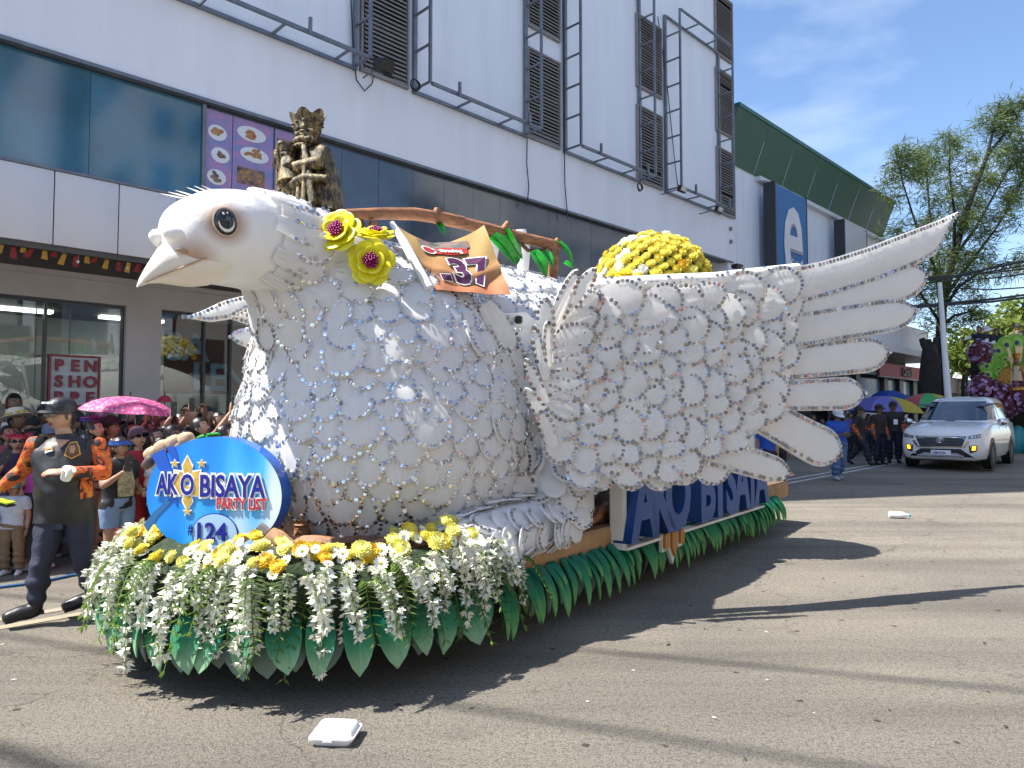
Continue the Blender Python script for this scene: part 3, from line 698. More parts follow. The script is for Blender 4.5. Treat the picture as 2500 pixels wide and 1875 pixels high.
# ================================================================== THE FLOAT
N0 = V((-2.1, 4.25, 0)); FU = V((0.6, 0.8, 0)); FN = V((0.8, -0.6, 0)); UZ = V((0, 0, 1))
def fl(t, s, z): return N0 + FU * t + FN * s + V((0, 0, z))
FROT = math.atan2(FU.y, FU.x)
def halfw(t, W=1.25):
    if t >= 1.2: return W
    return W * max(0, 1 - ((1.2 - t) / 1.2) ** 2.6) ** 0.5
FL_LEN = 8.3
def outline(W=1.25, inset=0):
    ts = [0, 0.01, 0.04, 0.09, 0.16, 0.26, 0.38, 0.55, 0.75, 1.0, 1.25, 2, 3, 4, 5, 6, 7, 7.9, FL_LEN]
    rt = [(t, halfw(t, W)) for t in ts]; lf = [(t, -h) for t, h in rt[1:]][::-1]
    pts = rt + lf
    return [(inset + t * (FL_LEN - 2 * inset) / FL_LEN, s * (1 - inset / W)) for t, s in pts]
# arc-length walk of the outline, starting on the left flank, round the nose, down the right flank
_ol = [(t, -halfw(t)) for t in [FL_LEN - 0.1 * i for i in range(int((FL_LEN - 1.3) * 10) + 1)]] + [(1.2 - 1.2 * math.cos(R(a)) ** (2 / 2.6) if 0 else (1.2 * (1 - max(0, (1 - math.sin(R(a)) ** 2)) ** (1 / 2.6))), (1.25 * math.sin(R(a)))) for a in range(-90, 91, 3)] + [(1.3 + 0.1 * i, 1.25) for i in range(int((FL_LEN - 1.3) * 10) + 1)]
_al = [0]
for a, b in zip(_ol[:-1], _ol[1:]): _al.append(_al[-1] + math.hypot(b[0] - a[0], b[1] - a[1]))
NOSE_S = _al[[i for i, p in enumerate(_ol) if abs(p[1]) < 1e-6][0]]
def walk(s):
    s = max(0.001, min(_al[-1] - 0.001, s + NOSE_S)); i = 0
    lo, hi = 0, len(_al) - 1
    while hi - lo > 1:
        m = (lo + hi) // 2
        if _al[m] <= s: lo = m
        else: hi = m
    f = (s - _al[lo]) / (_al[hi] - _al[lo]); a, b = _ol[lo], _ol[hi]
    d = V((b[0] - a[0], b[1] - a[1])).normalized()
    p = (lerp(a[0], b[0], f), lerp(a[1], b[1], f))
    nrm = FU * d.y * 1.0 + FN * -d.x * 1.0; nrm = -nrm if False else nrm
    tang = FU * d.x + FN * d.y
    out = tang.cross(UZ) * -1
    c = FU * (p[0] - 2.5) + FN * p[1]
    if out.dot(FU * (p[0] - 2.2) + FN * p[1]) < 0: out = -out
    return fl(p[0], p[1], 0), tang, out, p[0]

MT['tan_cloth'] = mat('tan_cloth', (0.32, 0.185, 0.085), 0.8, var=(2.5, 0.3), bump=(6, 0.02))
MT['deck_dark'] = mat('deck_dark', (0.16, 0.09, 0.05), 0.8, var=(2, 0.3))
MT['tyre'] = mat('tyre', (0.018, 0.018, 0.018), 0.8, bump=(40, 0.003))
plat = thing('parade_float', 'long parade float platform with tan skirt and hanging green leaves under the white dove', 'float', fl(4, 0, 0), FROT)
mb = MB(); mb.prism([(fl(t, s, 0).x, fl(t, s, 0).y) for t, s in outline(1.25, 0.02)], T(V((0, 0, 0.60))), 0.03); mb.build('deck', MT['deck_dark'], plat)
mb = MB(); ol = outline(1.25); rings = []
for z, b in ((0.42, 0.0), (0.47, 0.015), (0.55, 0.02), (0.61, 0.01), (0.625, -0.01)):
    ring = []
    for t, s in ol:
        p = fl(t, s, z); c = fl(3.5, 0, z); ring.append(p + (p - c).normalized() * (b + 0.008 * math.sin(t * 9 + s * 5)))
    rings.append(ring)
mb.loft(rings, False); mb.build('skirt_band', MT['tan_cloth'], plat)
mb = MB(); mb.box(fl(4.3, 0, 0.33), (7.0, 1.7, 0.2), RZ(FROT)); mb.build('chassis', MT['black'], plat)
for t in (1.7, 5.9):
    for s in (-0.72, 0.72):
        mb = MB(); mb.lathe([(0.12, -0.09), (0.27, -0.09), (0.30, -0.06), (0.30, 0.06), (0.27, 0.09), (0.12, 0.09)], fl(t, s, 0.30 + 0.004), 18, M=RZ(FROT) @ RX(R(90))); mb.build('wheel', MT['tyre'], plat)

# painted foam leaves: dark green at the root, paler towards the tip
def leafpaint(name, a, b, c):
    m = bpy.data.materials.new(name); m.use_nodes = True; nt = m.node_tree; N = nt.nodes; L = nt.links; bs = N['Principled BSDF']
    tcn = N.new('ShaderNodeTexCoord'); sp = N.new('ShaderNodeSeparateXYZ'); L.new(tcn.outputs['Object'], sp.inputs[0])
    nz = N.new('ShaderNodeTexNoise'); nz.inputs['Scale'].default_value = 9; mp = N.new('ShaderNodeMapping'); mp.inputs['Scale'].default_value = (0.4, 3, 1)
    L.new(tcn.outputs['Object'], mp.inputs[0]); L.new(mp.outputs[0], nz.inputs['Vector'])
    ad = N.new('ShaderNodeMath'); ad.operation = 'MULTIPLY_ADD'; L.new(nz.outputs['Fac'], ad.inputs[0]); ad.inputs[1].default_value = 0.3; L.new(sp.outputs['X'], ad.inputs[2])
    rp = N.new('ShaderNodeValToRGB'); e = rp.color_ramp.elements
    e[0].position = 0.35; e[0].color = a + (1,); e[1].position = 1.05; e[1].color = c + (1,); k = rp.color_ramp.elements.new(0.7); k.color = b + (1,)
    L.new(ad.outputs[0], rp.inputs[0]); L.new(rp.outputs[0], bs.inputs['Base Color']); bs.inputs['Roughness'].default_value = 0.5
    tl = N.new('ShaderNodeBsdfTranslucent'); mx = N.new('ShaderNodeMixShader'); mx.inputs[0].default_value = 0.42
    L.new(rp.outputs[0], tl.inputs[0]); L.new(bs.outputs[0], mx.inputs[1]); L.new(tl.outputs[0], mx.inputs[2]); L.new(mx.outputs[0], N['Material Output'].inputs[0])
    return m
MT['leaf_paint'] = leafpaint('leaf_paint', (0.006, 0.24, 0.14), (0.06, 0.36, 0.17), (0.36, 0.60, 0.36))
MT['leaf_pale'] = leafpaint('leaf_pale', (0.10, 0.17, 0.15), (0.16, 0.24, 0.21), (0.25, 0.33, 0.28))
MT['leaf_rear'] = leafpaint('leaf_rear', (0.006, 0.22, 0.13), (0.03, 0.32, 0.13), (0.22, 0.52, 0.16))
def leaf_mesh(m, w, tw=0, fold=0.12):
    mb = MB(); n = 7; rows = []
    for i in range(n + 1):
        x = i / n; h = w * (math.sin(math.pi * min(1, 0.18 + 0.82 * x) ** 1.15) ** 0.75 if i < n else 0.004)
        h = w * max(0.004, (0.55 + 1.3 * x) * (1 - x) ** 0.80 if x > 0 else 0.5)
        bend = 0.10 * math.sin(math.pi * x); a = tw * x
        rows.append([V((x, y * h, bend + abs(y) * h * fold * 2 - 0.0)) for y in (-1, -0.5, 0, 0.5, 1)])
    for z in (0, -0.022):
        mb.add([p + V((0, 0, z)) for r in rows for p in r], [(i * 5 + j, i * 5 + j + 1, (i + 1) * 5 + j + 1, (i + 1) * 5 + j) for i in range(n) for j in range(4)])
    e = [r[0] for r in rows] + [r[-1] for r in rows[::-1]]; k = len(e)
    mb.add(e + [p - V((0, 0, 0.022)) for p in e], [(i, (i + 1) % k, k + (i + 1) % k, k + i) for i in range(k)])
    return mb.mesh('leaf', m)
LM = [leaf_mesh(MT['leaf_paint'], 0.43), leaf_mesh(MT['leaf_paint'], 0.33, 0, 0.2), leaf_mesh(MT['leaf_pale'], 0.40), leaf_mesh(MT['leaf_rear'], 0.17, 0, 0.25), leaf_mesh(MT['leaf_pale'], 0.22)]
rng = random.Random(3)
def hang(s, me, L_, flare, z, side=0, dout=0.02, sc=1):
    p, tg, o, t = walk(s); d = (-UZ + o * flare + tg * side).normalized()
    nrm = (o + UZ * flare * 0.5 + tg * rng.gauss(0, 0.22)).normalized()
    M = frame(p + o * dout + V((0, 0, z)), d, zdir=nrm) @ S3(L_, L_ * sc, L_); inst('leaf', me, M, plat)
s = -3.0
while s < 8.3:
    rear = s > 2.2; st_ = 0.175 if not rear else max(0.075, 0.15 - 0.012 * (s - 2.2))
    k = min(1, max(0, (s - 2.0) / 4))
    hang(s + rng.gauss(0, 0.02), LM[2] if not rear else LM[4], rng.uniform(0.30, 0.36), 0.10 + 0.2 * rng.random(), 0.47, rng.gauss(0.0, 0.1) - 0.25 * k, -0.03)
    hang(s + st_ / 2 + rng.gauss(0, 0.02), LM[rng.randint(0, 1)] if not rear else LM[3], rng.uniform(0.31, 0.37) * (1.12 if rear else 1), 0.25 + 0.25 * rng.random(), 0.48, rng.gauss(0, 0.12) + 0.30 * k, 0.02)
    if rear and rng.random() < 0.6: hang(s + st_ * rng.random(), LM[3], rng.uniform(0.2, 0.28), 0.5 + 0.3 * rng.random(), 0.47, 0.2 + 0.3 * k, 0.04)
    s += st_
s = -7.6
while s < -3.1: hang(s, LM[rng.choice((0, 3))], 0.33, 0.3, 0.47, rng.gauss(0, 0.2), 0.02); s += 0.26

# ------------------------------------------------------------------ front flower arrangement
MT['mum_y'] = mat('mum_y', (0.75, 0.62, 0.06), 0.6, var=(30, 0.25)); MT['mum_l'] = mat('mum_l', (0.75, 0.70, 0.18), 0.6, var=(30, 0.2)); MT['mum_o'] = mat('mum_o', (0.72, 0.46, 0.02), 0.6, var=(30, 0.25))
MT['petal_w'] = mat('petal_w', (0.80, 0.80, 0.68), 0.6, var=(20, 0.10)); MT['eye_g'] = mat('eye_g', (0.30, 0.33, 0.04), 0.7, var=(60, 0.4)); MT['stem'] = mat('stem', (0.16, 0.26, 0.03), 0.5)
MT['fern'] = leafmat('fern', (0.05, 0.11, 0.012), (0.15, 0.25, 0.03)); MT['moss'] = mat('moss', (0.018, 0.035, 0.01), 0.9, var=(12, 0.5), bump=(25, 0.03))
def mum_mesh(m):
    mb = MB(); r_ = random.Random(11)
    mb.ell((0, 0, 0.25), (0.62, 0.62, 0.42), None, 10, 6)
    for i in range(70):
        z = 0.02 + 0.95 * i / 70; a = i * 2.39996; el = math.asin(min(1, z)); d = V((math.cos(a) * math.cos(el), math.sin(a) * math.cos(el), math.sin(el) * 0.75))
        side = V((-math.sin(a), math.cos(a), 0)); L_ = 0.95 + r_.uniform(-0.1, 0.08)
        b0 = d * 0.45 + V((0, 0, 0.12)); tip = d * L_ + V((0, 0, 0.12)); wv = 0.13
        mb.add([b0 - side * wv * .6, b0 + side * wv * .6, tip + side * wv - d * 0.12, tip, tip - side * wv - d * 0.12], [(0, 1, 2, 3, 4)])
    return mb.mesh('chrysanthemum', m, 0)
def daisy_mesh():
    mb = MB(); r_ = random.Random(5)
    for lay, n, L_ in ((0, 15, 1.0), (0.1, 11, 0.78)):
        for i in range(n):
            a = 2 * math.pi * (i + 0.3 * (lay > 0)) / n + r_.uniform(-.06, .06); d = V((math.cos(a), math.sin(a), 0.22 + lay)); sd = V((-math.sin(a), math.cos(a), 0)); w_ = 0.15
            mb.add([d * 0.2 - sd * .06, d * 0.2 + sd * .06, d * L_ * 0.7 + sd * w_, d * L_, d * L_ * 0.7 - sd * w_], [(0, 1, 2, 3, 4)])
    mb.ell((0, 0, 0.12), (0.24, 0.24, 0.12), None, 9, 5, 1)
    return mb.mesh('daisy', [MT['petal_w'], MT['eye_g']], 0)
def strand_mesh(seed, L_=1.0, out=0.45):
    r_ = random.Random(seed); mb = MB(); pts = []
    for i in range(13):
        x = i / 12; pts.append(V((out * (1 - (1 - x) ** 2.2) + 0.03 * math.sin(5 * x + seed), 0.05 * math.sin(4 * x + seed * 2), 0.16 * math.sin(min(1, x * 3) * math.pi * .5) - L_ * x ** 1.6)))
    mb.tube(pts, [0.007] * 13, 4, 1, False)
    for i in range(2, 13):
        for k in range(3 if i < 12 else 4):
            p = pts[i] + V((r_.gauss(0, 0.012), r_.gauss(0, 0.012), r_.gauss(0, 0.02))); a = r_.uniform(0, 6.28)
            ax = V((math.cos(a), math.sin(a), -0.6 - 0.5 * r_.random())).normalized(); c = p + ax * 0.04
            mb.tube([p, c], 0.005, 3, 1, False)
            x_ = ax.orthogonal().normalized(); y_ = ax.cross(x_); sz = r_.uniform(0.075, 0.11) * (1.0 if i < 11 else 0.85)
            for j in range(5):
                b_ = 2 * math.pi * j / 5 + r_.random() * .5; d = (x_ * math.cos(b_) + y_ * math.sin(b_)) + ax * r_.uniform(0.5, 1.0); sd = (-x_ * math.sin(b_) + y_ * math.cos(b_)) * 0.3 * sz
                mb.add([c, c + d * sz * .5 + sd, c + d * sz, c + d * sz * .5 - sd], [(0, 1, 2, 3)], 0)
    return mb.mesh('orchid_strand', [MT['petal_w'], MT['stem']], 0)
def fern_mesh(seed):
    r_ = random.Random(seed); mb = MB(); pts = []
    for i in range(15):
        x = i / 14; pts.append(V((x * 0.75, 0.05 * math.sin(x * 3 + seed), 0.15 * math.sin(x * 2.2) - 0.75 * x ** 2)))
    mb.tube(pts, [0.008] * 15, 3, 0, False)
    for i in range(1, 15):
        x = i / 14; w_ = 0.19 * math.sin(math.pi * (0.12 + 0.86 * (1 - x))) + 0.01
        for sd in (-1, 1):
            tip = pts[i] + V((0.06, sd * w_, -0.03 - 0.05 * r_.random())); base = pts[i]; mid = (base + tip) / 2
            wv = V((0.024, 0, 0))
            mb.add([base - wv * .5, mid - wv, tip, mid + wv + V((0, 0, 0.01)), base + wv * .5], [(0, 1, 2, 3, 4)])
            mb.add([base + V((0.02, 0, 0.0)), mid + V((0.02, sd * .0, 0.01)), tip * 0.75 + base * 0.25 + V((0.05, 0, 0))], [(0, 1, 2)])
    return mb.mesh('fern_frond', MT['fern'], 0)
MUM = [mum_mesh(MT['mum_y']), mum_mesh(MT['mum_l']), mum_mesh(MT['mum_o'])]; DAI = daisy_mesh(); ORC = [strand_mesh(i, (1.0, 1.25, 0.8, 1.1, 1.35, 0.9, 1.15)[i], (0.5, 0.42, 0.6, 0.35, 0.45, 0.62, 0.3)[i]) for i in range(7)]; FRN = [fern_mesh(i) for i in range(4)]
arr = thing('flower_arrangement', 'bank of yellow chrysanthemums, daisies, drooping white orchids and ferns round the float nose', 'flowers', fl(0.3, 0, 0.62), FROT)
rng = random.Random(21)
mb = MB(); rings = []
SA, SB = -2.1, 2.5
for i in range(41):
    s = lerp(SA, SB, i / 40); p, tg, o, t = walk(s); f = 1 - abs(2 * i / 40 - 1) ** 5
    rings.append([p + o * d + V((0, 0, 0.60 + (z - 0.60) * (0.3 + 0.7 * f) + 0.015 * math.sin(i * 1.7 + d * 20))) for d, z in ((-0.42, 0.6), (-0.36, 0.70), (-0.22, 0.755), (-0.06, 0.70), (0.04, 0.6), (0.05, 0.42), (0.0, 0.36), (-0.2, 0.55))])
mb.loft(rings, True); mb.build('moss_bed', MT['moss'], arr)
def bedpt(s, d):
    p, tg, o, t = walk(s); h = 0.03 * math.sin(s * 3.1 + 0.6) + 0.02 * math.sin(s * 7.3) + 0.755 - 1.2 * (d + 0.2) ** 2 if d < -0.0 else 0.03 * math.sin(s * 3.1 + 0.6) + 0.02 * math.sin(s * 7.3) + 0.705 - 0.9 * d
    return p + o * d + V((0, 0, h)), tg, o
def put(me, name, s, d, size, lift=0.03, tilt=0.5):
    p, tg, o = bedpt(s, d)
    if abs(p.x + 1.95) < 0.30 and p.y < 4.9: lift *= 0.15; size *= 0.85; p.z -= 0.05
    n = (UZ * (1 - tilt) + o * tilt + V((rng.gauss(0, .25), rng.gauss(0, .25), rng.gauss(0, .1)))).normalized()
    M = n.to_track_quat('Z', 'Y').to_matrix().to_4x4(); M = T(p + n * lift) @ M @ RZ(rng.uniform(0, 6.28)) @ S3(size); inst(name, me, M, arr)
for i in range(92):
    s = lerp(SA + 0.1, SB - 0.05, (i + rng.random()) / 92); d = rng.choice((-0.34, -0.24, -0.16, -0.08, 0.0)) + rng.gauss(0, 0.03)
    put(MUM[rng.choice((0, 1, 1, 1, 1, 0, 2))], 'chrysanthemum', s, d, rng.uniform(0.046, 0.078), 0.02 + 0.11 * rng.random() ** 1.8, 0.5 if d > -0.2 else 0.4)
for i in range(185):
    s = lerp(SA, SB, (i + rng.random()) / 185); d = rng.uniform(-0.36, 0.12); put(DAI, 'daisy', s, d, rng.uniform(0.030, 0.048), 0.01 + 0.10 * rng.random() ** 1.6, 0.6)
for i in range(74):
    s = lerp(SA, SB + 0.1, (i + rng.random()) / 74); p, tg, o, t = walk(s)
    M = frame(p + o * rng.uniform(-0.12, 0.04) + V((0, 0, rng.uniform(0.52, 0.72))), o + tg * rng.gauss(0, 0.5), zdir=UZ) @ S3(rng.uniform(0.26, 0.40), rng.uniform(0.4, 0.6), rng.uniform(0.40, 0.60)); inst('fern_frond', rng.choice(FRN), M, arr)
for i in range(78):
    u = (i + rng.random()) / 78; s = lerp(SA, SB + 0.05, u); p, tg, o, t = walk(s)
    lf = max(0, 1 - u * 2.6)
    sc_ = rng.uniform(0.30, 0.46) * (1 + 0.25 * lf); M = frame(p + o * rng.uniform(-0.1, 0.04) + V((0, 0, rng.uniform(0.62, 0.74))), o + tg * (rng.gauss(0, 0.35)), zdir=UZ) @ S3(sc_ * (0.85 + 0.7 * lf), sc_, sc_ * rng.uniform(0.8, 1.1) * (1 - 0.18 * lf)); inst('orchid_strand', rng.choice(ORC), M, arr)

# ================================================================== THE DOVE
MT['foam_white'] = mat('foam_white', (0.80, 0.79, 0.775), 0.55, var=(1.6, 0.04), bump=(18, 0.004))
def feather_mat(name, c):
    m = mat(name, c, 0.5, var=(3.0, 0.05)); nt = m.node_tree; N = nt.nodes; L = nt.links; b = N['Principled BSDF']
    tl = N.new('ShaderNodeBsdfTranslucent'); tl.inputs[0].default_value = c + (1,); mx = N.new('ShaderNodeMixShader'); mx.inputs[0].default_value = 0.30
    L.new(b.outputs[0], mx.inputs[1]); L.new(tl.outputs[0], mx.inputs[2]); L.new(mx.outputs[0], N['Material Output'].inputs[0]); return m
MT['feather'] = feather_mat('feather', (0.83, 0.82, 0.81)); MT['wing_feather'] = feather_mat('wing_feather', (0.83, 0.815, 0.79))
def sequin_mat(nm='sequin', gain=1.0):
    m = bpy.data.materials.new(nm); m.use_nodes = True; nt = m.node_tree; N = nt.nodes; L = nt.links; b = N['Principled BSDF']
    g = N.new('ShaderNodeNewGeometry'); rp = N.new('ShaderNodeValToRGB'); L.new(g.outputs['Random Per Island'], rp.inputs[0])
    e = rp.color_ramp.elements; e[0].position = 0; e[0].color = (0.30, 0.29, 0.29, 1); e[1].position = 1; e[1].color = (0.56, 0.50, 0.42, 1)
    for p, c in ((0.35, (0.22, 0.21, 0.22, 1)), (0.62, (0.42, 0.47, 0.53, 1)), (0.72, (0.60, 0.59, 0.57, 1)), (0.90, (0.36, 0.34, 0.33, 1)), (0.95, (0.58, 0.32, 0.32, 1))):
        k = rp.color_ramp.elements.new(p); k.color = c
    for k in rp.color_ramp.elements: k.color = tuple(min(0.8, x * gain) for x in k.color[:3]) + (1,)
    L.new(rp.outputs[0], b.inputs['Base Color']); b.inputs['Metallic'].default_value = 0.9; b.inputs['Roughness'].default_value = 0.16; return m
MT['sequin'] = sequin_mat(); MT['sequin_light'] = sequin_mat('sequin_light', 1.75)
def fh(x):     # half width of a unit feather
    return 0.45 * (min(1, 0.62 + 0.8 * x)) * math.sqrt(max(0, 1 - max(0, (x - 0.5) / 0.5) ** 2.2))
def feather_mesh(m, seed, ridges=5, name='feather', wide=1.0, thick=0.035):
    r_ = random.Random(seed); mb = MB(); nx, ny = 9, 11; top = []
    ph = r_.uniform(0, 6)
    for i in range(nx + 1):
        x = 1 - (1 - i / nx) ** 1.4; h = max(0.012, fh(x) * wide)
        row = []
        for j in range(ny):
            y = -1 + 2 * j / (ny - 1)
            z = 0.03 * math.sin(math.pi * x) - 0.045 * x * x - 0.05 * y * y * (0.4 + x) + 0.024 * math.cos(y * math.pi * ridges / 1.0 + ph) * min(1, 1.3 - x) + r_.gauss(0, 0.002)
            row.append(V((x, y * h, z)))
        top.append(row)
    mb.add([p for r in top for p in r], [(i * ny + j, (i + 1) * ny + j, (i + 1) * ny + j + 1, i * ny + j + 1) for i in range(nx) for j in range(ny - 1)])
    e = [r[0] for r in top] + top[-1][1:-1] + [r[-1] for r in top[::-1]]; k = len(e)
    mb.add(e + [p - V((0, 0, thick)) for p in e], [(i, k + i, k + i + 1, i + 1) for i in range(k - 1)])
    return mb.mesh(name, m, 50)
FM = [feather_mesh(MT['feather'], i, (4, 5, 3, 0, 5)[i]) for i in range(5)]
WMs = [feather_mesh(MT['wing_feather'], 20 + i, (0, 3, 0, 4)[i]) for i in range(4)]
def edge_pts(wide, x0, n, inset=0.05):
    pts = []
    N_ = 60
    for sgn in (-1, 1):
        q = []
        for i in range(N_ + 1):
            x = x0 + (1 - x0) * i / N_; x = min(x, 0.995); q.append((x * (1 - inset * x * .8), sgn * max(0, fh(x) * wide - inset)))
        pts.append(q)
    path = pts[0] + pts[1][::-1]
    d = [0]
    for a, b in zip(path[:-1], path[1:]): d.append(d[-1] + math.hypot(b[0] - a[0], b[1] - a[1]))
    outp = []; i = 0
    for k in range(n):
        s = d[-1] * (k + 0.5) / n
        while d[i + 1] < s: i += 1
        f = (s - d[i]) / max(1e-6, d[i + 1] - d[i]); outp.append((lerp(path[i][0], path[i + 1][0], f), lerp(path[i][1], path[i + 1][1], f)))
    return outp
def disc(mb, p, n, r, rng, jit=0.22, k=8):
    n = (n + V((rng.gauss(0, jit), rng.gauss(0, jit), rng.gauss(0, jit)))).normalized(); x = n.orthogonal().normalized(); y = n.cross(x)
    mb.add([p + (x * math.cos(2 * math.pi * i / k) + y * math.sin(2 * math.pi * i / k)) * r for i in range(k)] + [p + n * r * 0.12], [(i, (i + 1) % k, k) for i in range(k)])
def sequins(mb, M, Lx, Wy, rng, wide=1.0, x0=0.34, r=0.0150, gap=0.0335):
    n0 = 60; ln = 0
    pp = edge_pts(wide, x0, n0); prev = None
    for a in pp:
        if prev: ln += math.hypot((a[0] - prev[0]) * Lx, (a[1] - prev[1]) * Wy)
        prev = a
    n = max(4, int(ln / gap)); R3 = M.to_3x3(); nz_ = (R3 @ V((0, 0, 1))).normalized()
    for x, y in edge_pts(wide, x0, n):
        if rng.random() < 0.05: continue
        yy = y / max(0.02, fh(min(x, 0.99)) * wide); z = 0.03 * math.sin(math.pi * x) - 0.045 * x * x - 0.05 * yy * yy * (0.4 + x)
        disc(mb, M @ V((x, y, z)) + nz_ * 0.008, nz_, r * rng.uniform(0.85, 1.1), rng)

dove = thing('dove_figure', 'giant white dove built of sequin-edged foam feathers, wings spread, on the parade float', 'dove', fl(3, 0, 0.63), FROT)
# core: ellipsoids and a neck fused into one skin
def remesh(mb, vox, smooth=3, name='tmp'):
    me = mb.mesh(name, [], 0); o = bpy.data.objects.new(name, me); C.objects.link(o)
    m = o.modifiers.new('r', 'REMESH'); m.mode = 'VOXEL'; m.voxel_size = vox
    if smooth: s_ = o.modifiers.new('s', 'SMOOTH'); s_.iterations = smooth; s_.factor = 0.5
    dg = bpy.context.evaluated_depsgraph_get(); r = bpy.data.meshes.new_from_object(o.evaluated_get(dg)); bpy.data.objects.remove(o); bpy.data.meshes.remove(me); return r
mb = MB(); FR = RZ(FROT)
mb.ell(fl(3.5, 0, 1.72), (2.75, 1.08, 1.22), FR, 28, 18); mb.ell(fl(1.85, -0.02, 1.42), (1.12, 1.1, 1.05), FR, 24, 16)
for k in range(9):
    x = k / 8; mb.ell(fl(lerp(1.75, 1.05, x), 0, lerp(1.9, 2.68, x)), lerp(0.95, 0.36, x ** 0.8), FR, 20, 12)
bm_ = remesh(mb, 0.06, 6)
bm_.materials.append(MT['foam_white']); bm_.shade_smooth()
from mathutils.bvhtree import BVHTree
bverts = [v.co.copy() for v in bm_.vertices]; bpol = [tuple(p.vertices) for p in bm_.polygons]
BODY = BVHTree.FromPolygons(bverts, bpol)
bme = bm_; bme.transform(WM[dove].inverted()); body = bpy.data.objects.new('body', bme); C.objects.link(body); body.parent = dove; WM[body] = WM[dove].copy()
rng = random.Random(5); sq = MB(); cnt = 0
def lay_feather(par, hit, n, d, Lx, Wy, mesh_list, sqb, tilt=10, wide=1.0, lift=0.0, name='feather', x0=0.34):
    global cnt
    d = (d - n * d.dot(n)).normalized()
    M = frame(hit + n * (0.012 + lift) - d * Lx * 0.45, d, zdir=n) @ RY(R(-tilt)) @ RX(rng.gauss(0, 0.06)) @ S3(Lx, Wy, (Lx + Wy) / 2)
    inst(name, rng.choice(mesh_list), M, par); cnt += 1
    if sqb is not None: sequins(sqb, M, Lx, Wy, rng, wide, x0)
# head
MT['beak'] = mat('beak', (0.72, 0.66, 0.55), 0.5, var=(4, 0.10), col2=(0.78, 0.70, 0.60), bump=(20, 0.003))
def head_paint():
    m = bpy.data.materials.new('head_paint'); m.use_nodes = True; nt = m.node_tree; N = nt.nodes; L = nt.links; b = N['Principled BSDF']
    g = N.new('ShaderNodeTexCoord')
    def blot(p, r0, r1, strength):
        v = N.new('ShaderNodeVectorMath'); v.operation = 'DISTANCE'; L.new(g.outputs['Object'], v.inputs[0]); v.inputs[1].default_value = p
        mr = N.new('ShaderNodeMapRange'); mr.interpolation_type = 'SMOOTHSTEP'; mr.inputs[1].default_value = r0; mr.inputs[2].default_value = r1; mr.inputs[3].default_value = strength; mr.inputs[4].default_value = 0
        L.new(v.outputs['Value'], mr.inputs[0]); return mr.outputs[0]
    return m, b, N, L, blot
HEAD = [(0.01, 2.74, 2.56, 0.06), (0.03, 2.79, 2.50, 0.12), (0.075, 2.845, 2.44, 0.19), (0.155, 2.905, 2.40, 0.245), (0.26, 2.97, 2.385, 0.30), (0.42, 3.01, 2.39, 0.335), (0.60, 3.025, 2.39, 0.35), (0.80, 3.015, 2.345, 0.37), (1.0, 2.995, 2.24, 0.395), (1.2, 2.96, 2.12, 0.43), (1.45, 2.88, 2.02, 0.48)]
mb = MB(); rings = []
for t, zt, zb, hw in HEAD:
    zc = (zt + zb) / 2; hz_ = (zt - zb) / 2; ring = []
    for k in range(28):
        a = 2 * math.pi * k / 28; ca, sa = math.cos(a), math.sin(a)
        e = 0.86; ring.append(fl(t, hw * math.copysign(abs(ca) ** e, ca), zc + hz_ * math.copysign(abs(sa) ** e, sa)))
    rings.append(ring)
mb.loft(rings, True)
for k in range(8):
    x = k / 7; mb.ell(fl(lerp(0.98, 1.5, x), 0, lerp(2.50, 2.02, x)), lerp(0.33, 0.66, x), RZ(FROT), 20, 14)
hm = remesh(mb, 0.026, 12)
hbvh = BVHTree.FromPolygons([v.co.copy() for v in hm.vertices], [tuple(p.vertices) for p in hm.polygons])
ex, ez_ = ray(550, 542); eo = V((0, 0, CAMZ)); edir = V((ex, 1, ez_)).normalized()
eh, en, _, _ = hbvh.ray_cast(eo, edir)
if eh is None: eh = fl(0.42, 0.33, 2.72); en = FN.copy()
inv = WM[dove].inverted(); m_, b_, N_, L_, blot = head_paint()
rel = eh - N0; et, es = rel.dot(FU), rel.dot(FN)
srcs = [blot(inv @ eh, 0.03, 0.19, 1.0), blot(inv @ fl(et, -es, eh.z), 0.03, 0.19, 1.0), blot(inv @ fl(0.12, 0.16, 2.50), 0.0, 0.20, 0.8), blot(inv @ fl(0.12, -0.16, 2.50), 0.0, 0.20, 0.8), blot(inv @ fl(0.10, 0.12, 2.42), 0.0, 0.30, 0.5)]
acc = srcs[0]
for s_ in srcs[1:]:
    mxn = N_.new('ShaderNodeMath'); mxn.operation = 'MAXIMUM'; L_.new(acc, mxn.inputs[0]); L_.new(s_, mxn.inputs[1]); acc = mxn.outputs[0]
mxc = N_.new('ShaderNodeMix'); mxc.data_type = 'RGBA'; L_.new(acc, mxc.inputs[0]); mxc.inputs[6].default_value = (0.80, 0.785, 0.76, 1); mxc.inputs[7].default_value = (0.36, 0.17, 0.07, 1)
L_.new(mxc.outputs[2], b_.inputs['Base Color']); b_.inputs['Roughness'].default_value = 0.5
nz = N_.new('ShaderNodeTexNoise'); nz.inputs['Scale'].default_value = 22; nz.inputs['Detail'].default_value = 6; bp = N_.new('ShaderNodeBump'); bp.inputs['Distance'].default_value = 0.006
L_.new(nz.outputs['Fac'], bp.inputs['Height']); L_.new(bp.outputs[0], b_.inputs['Normal'])
hm.materials.append(m_); hm.shade_smooth(); hm.transform(inv); head = bpy.data.objects.new('head', hm); C.objects.link(head); head.parent = dove; WM[head] = WM[dove].copy()
mb = MB(); rings = []
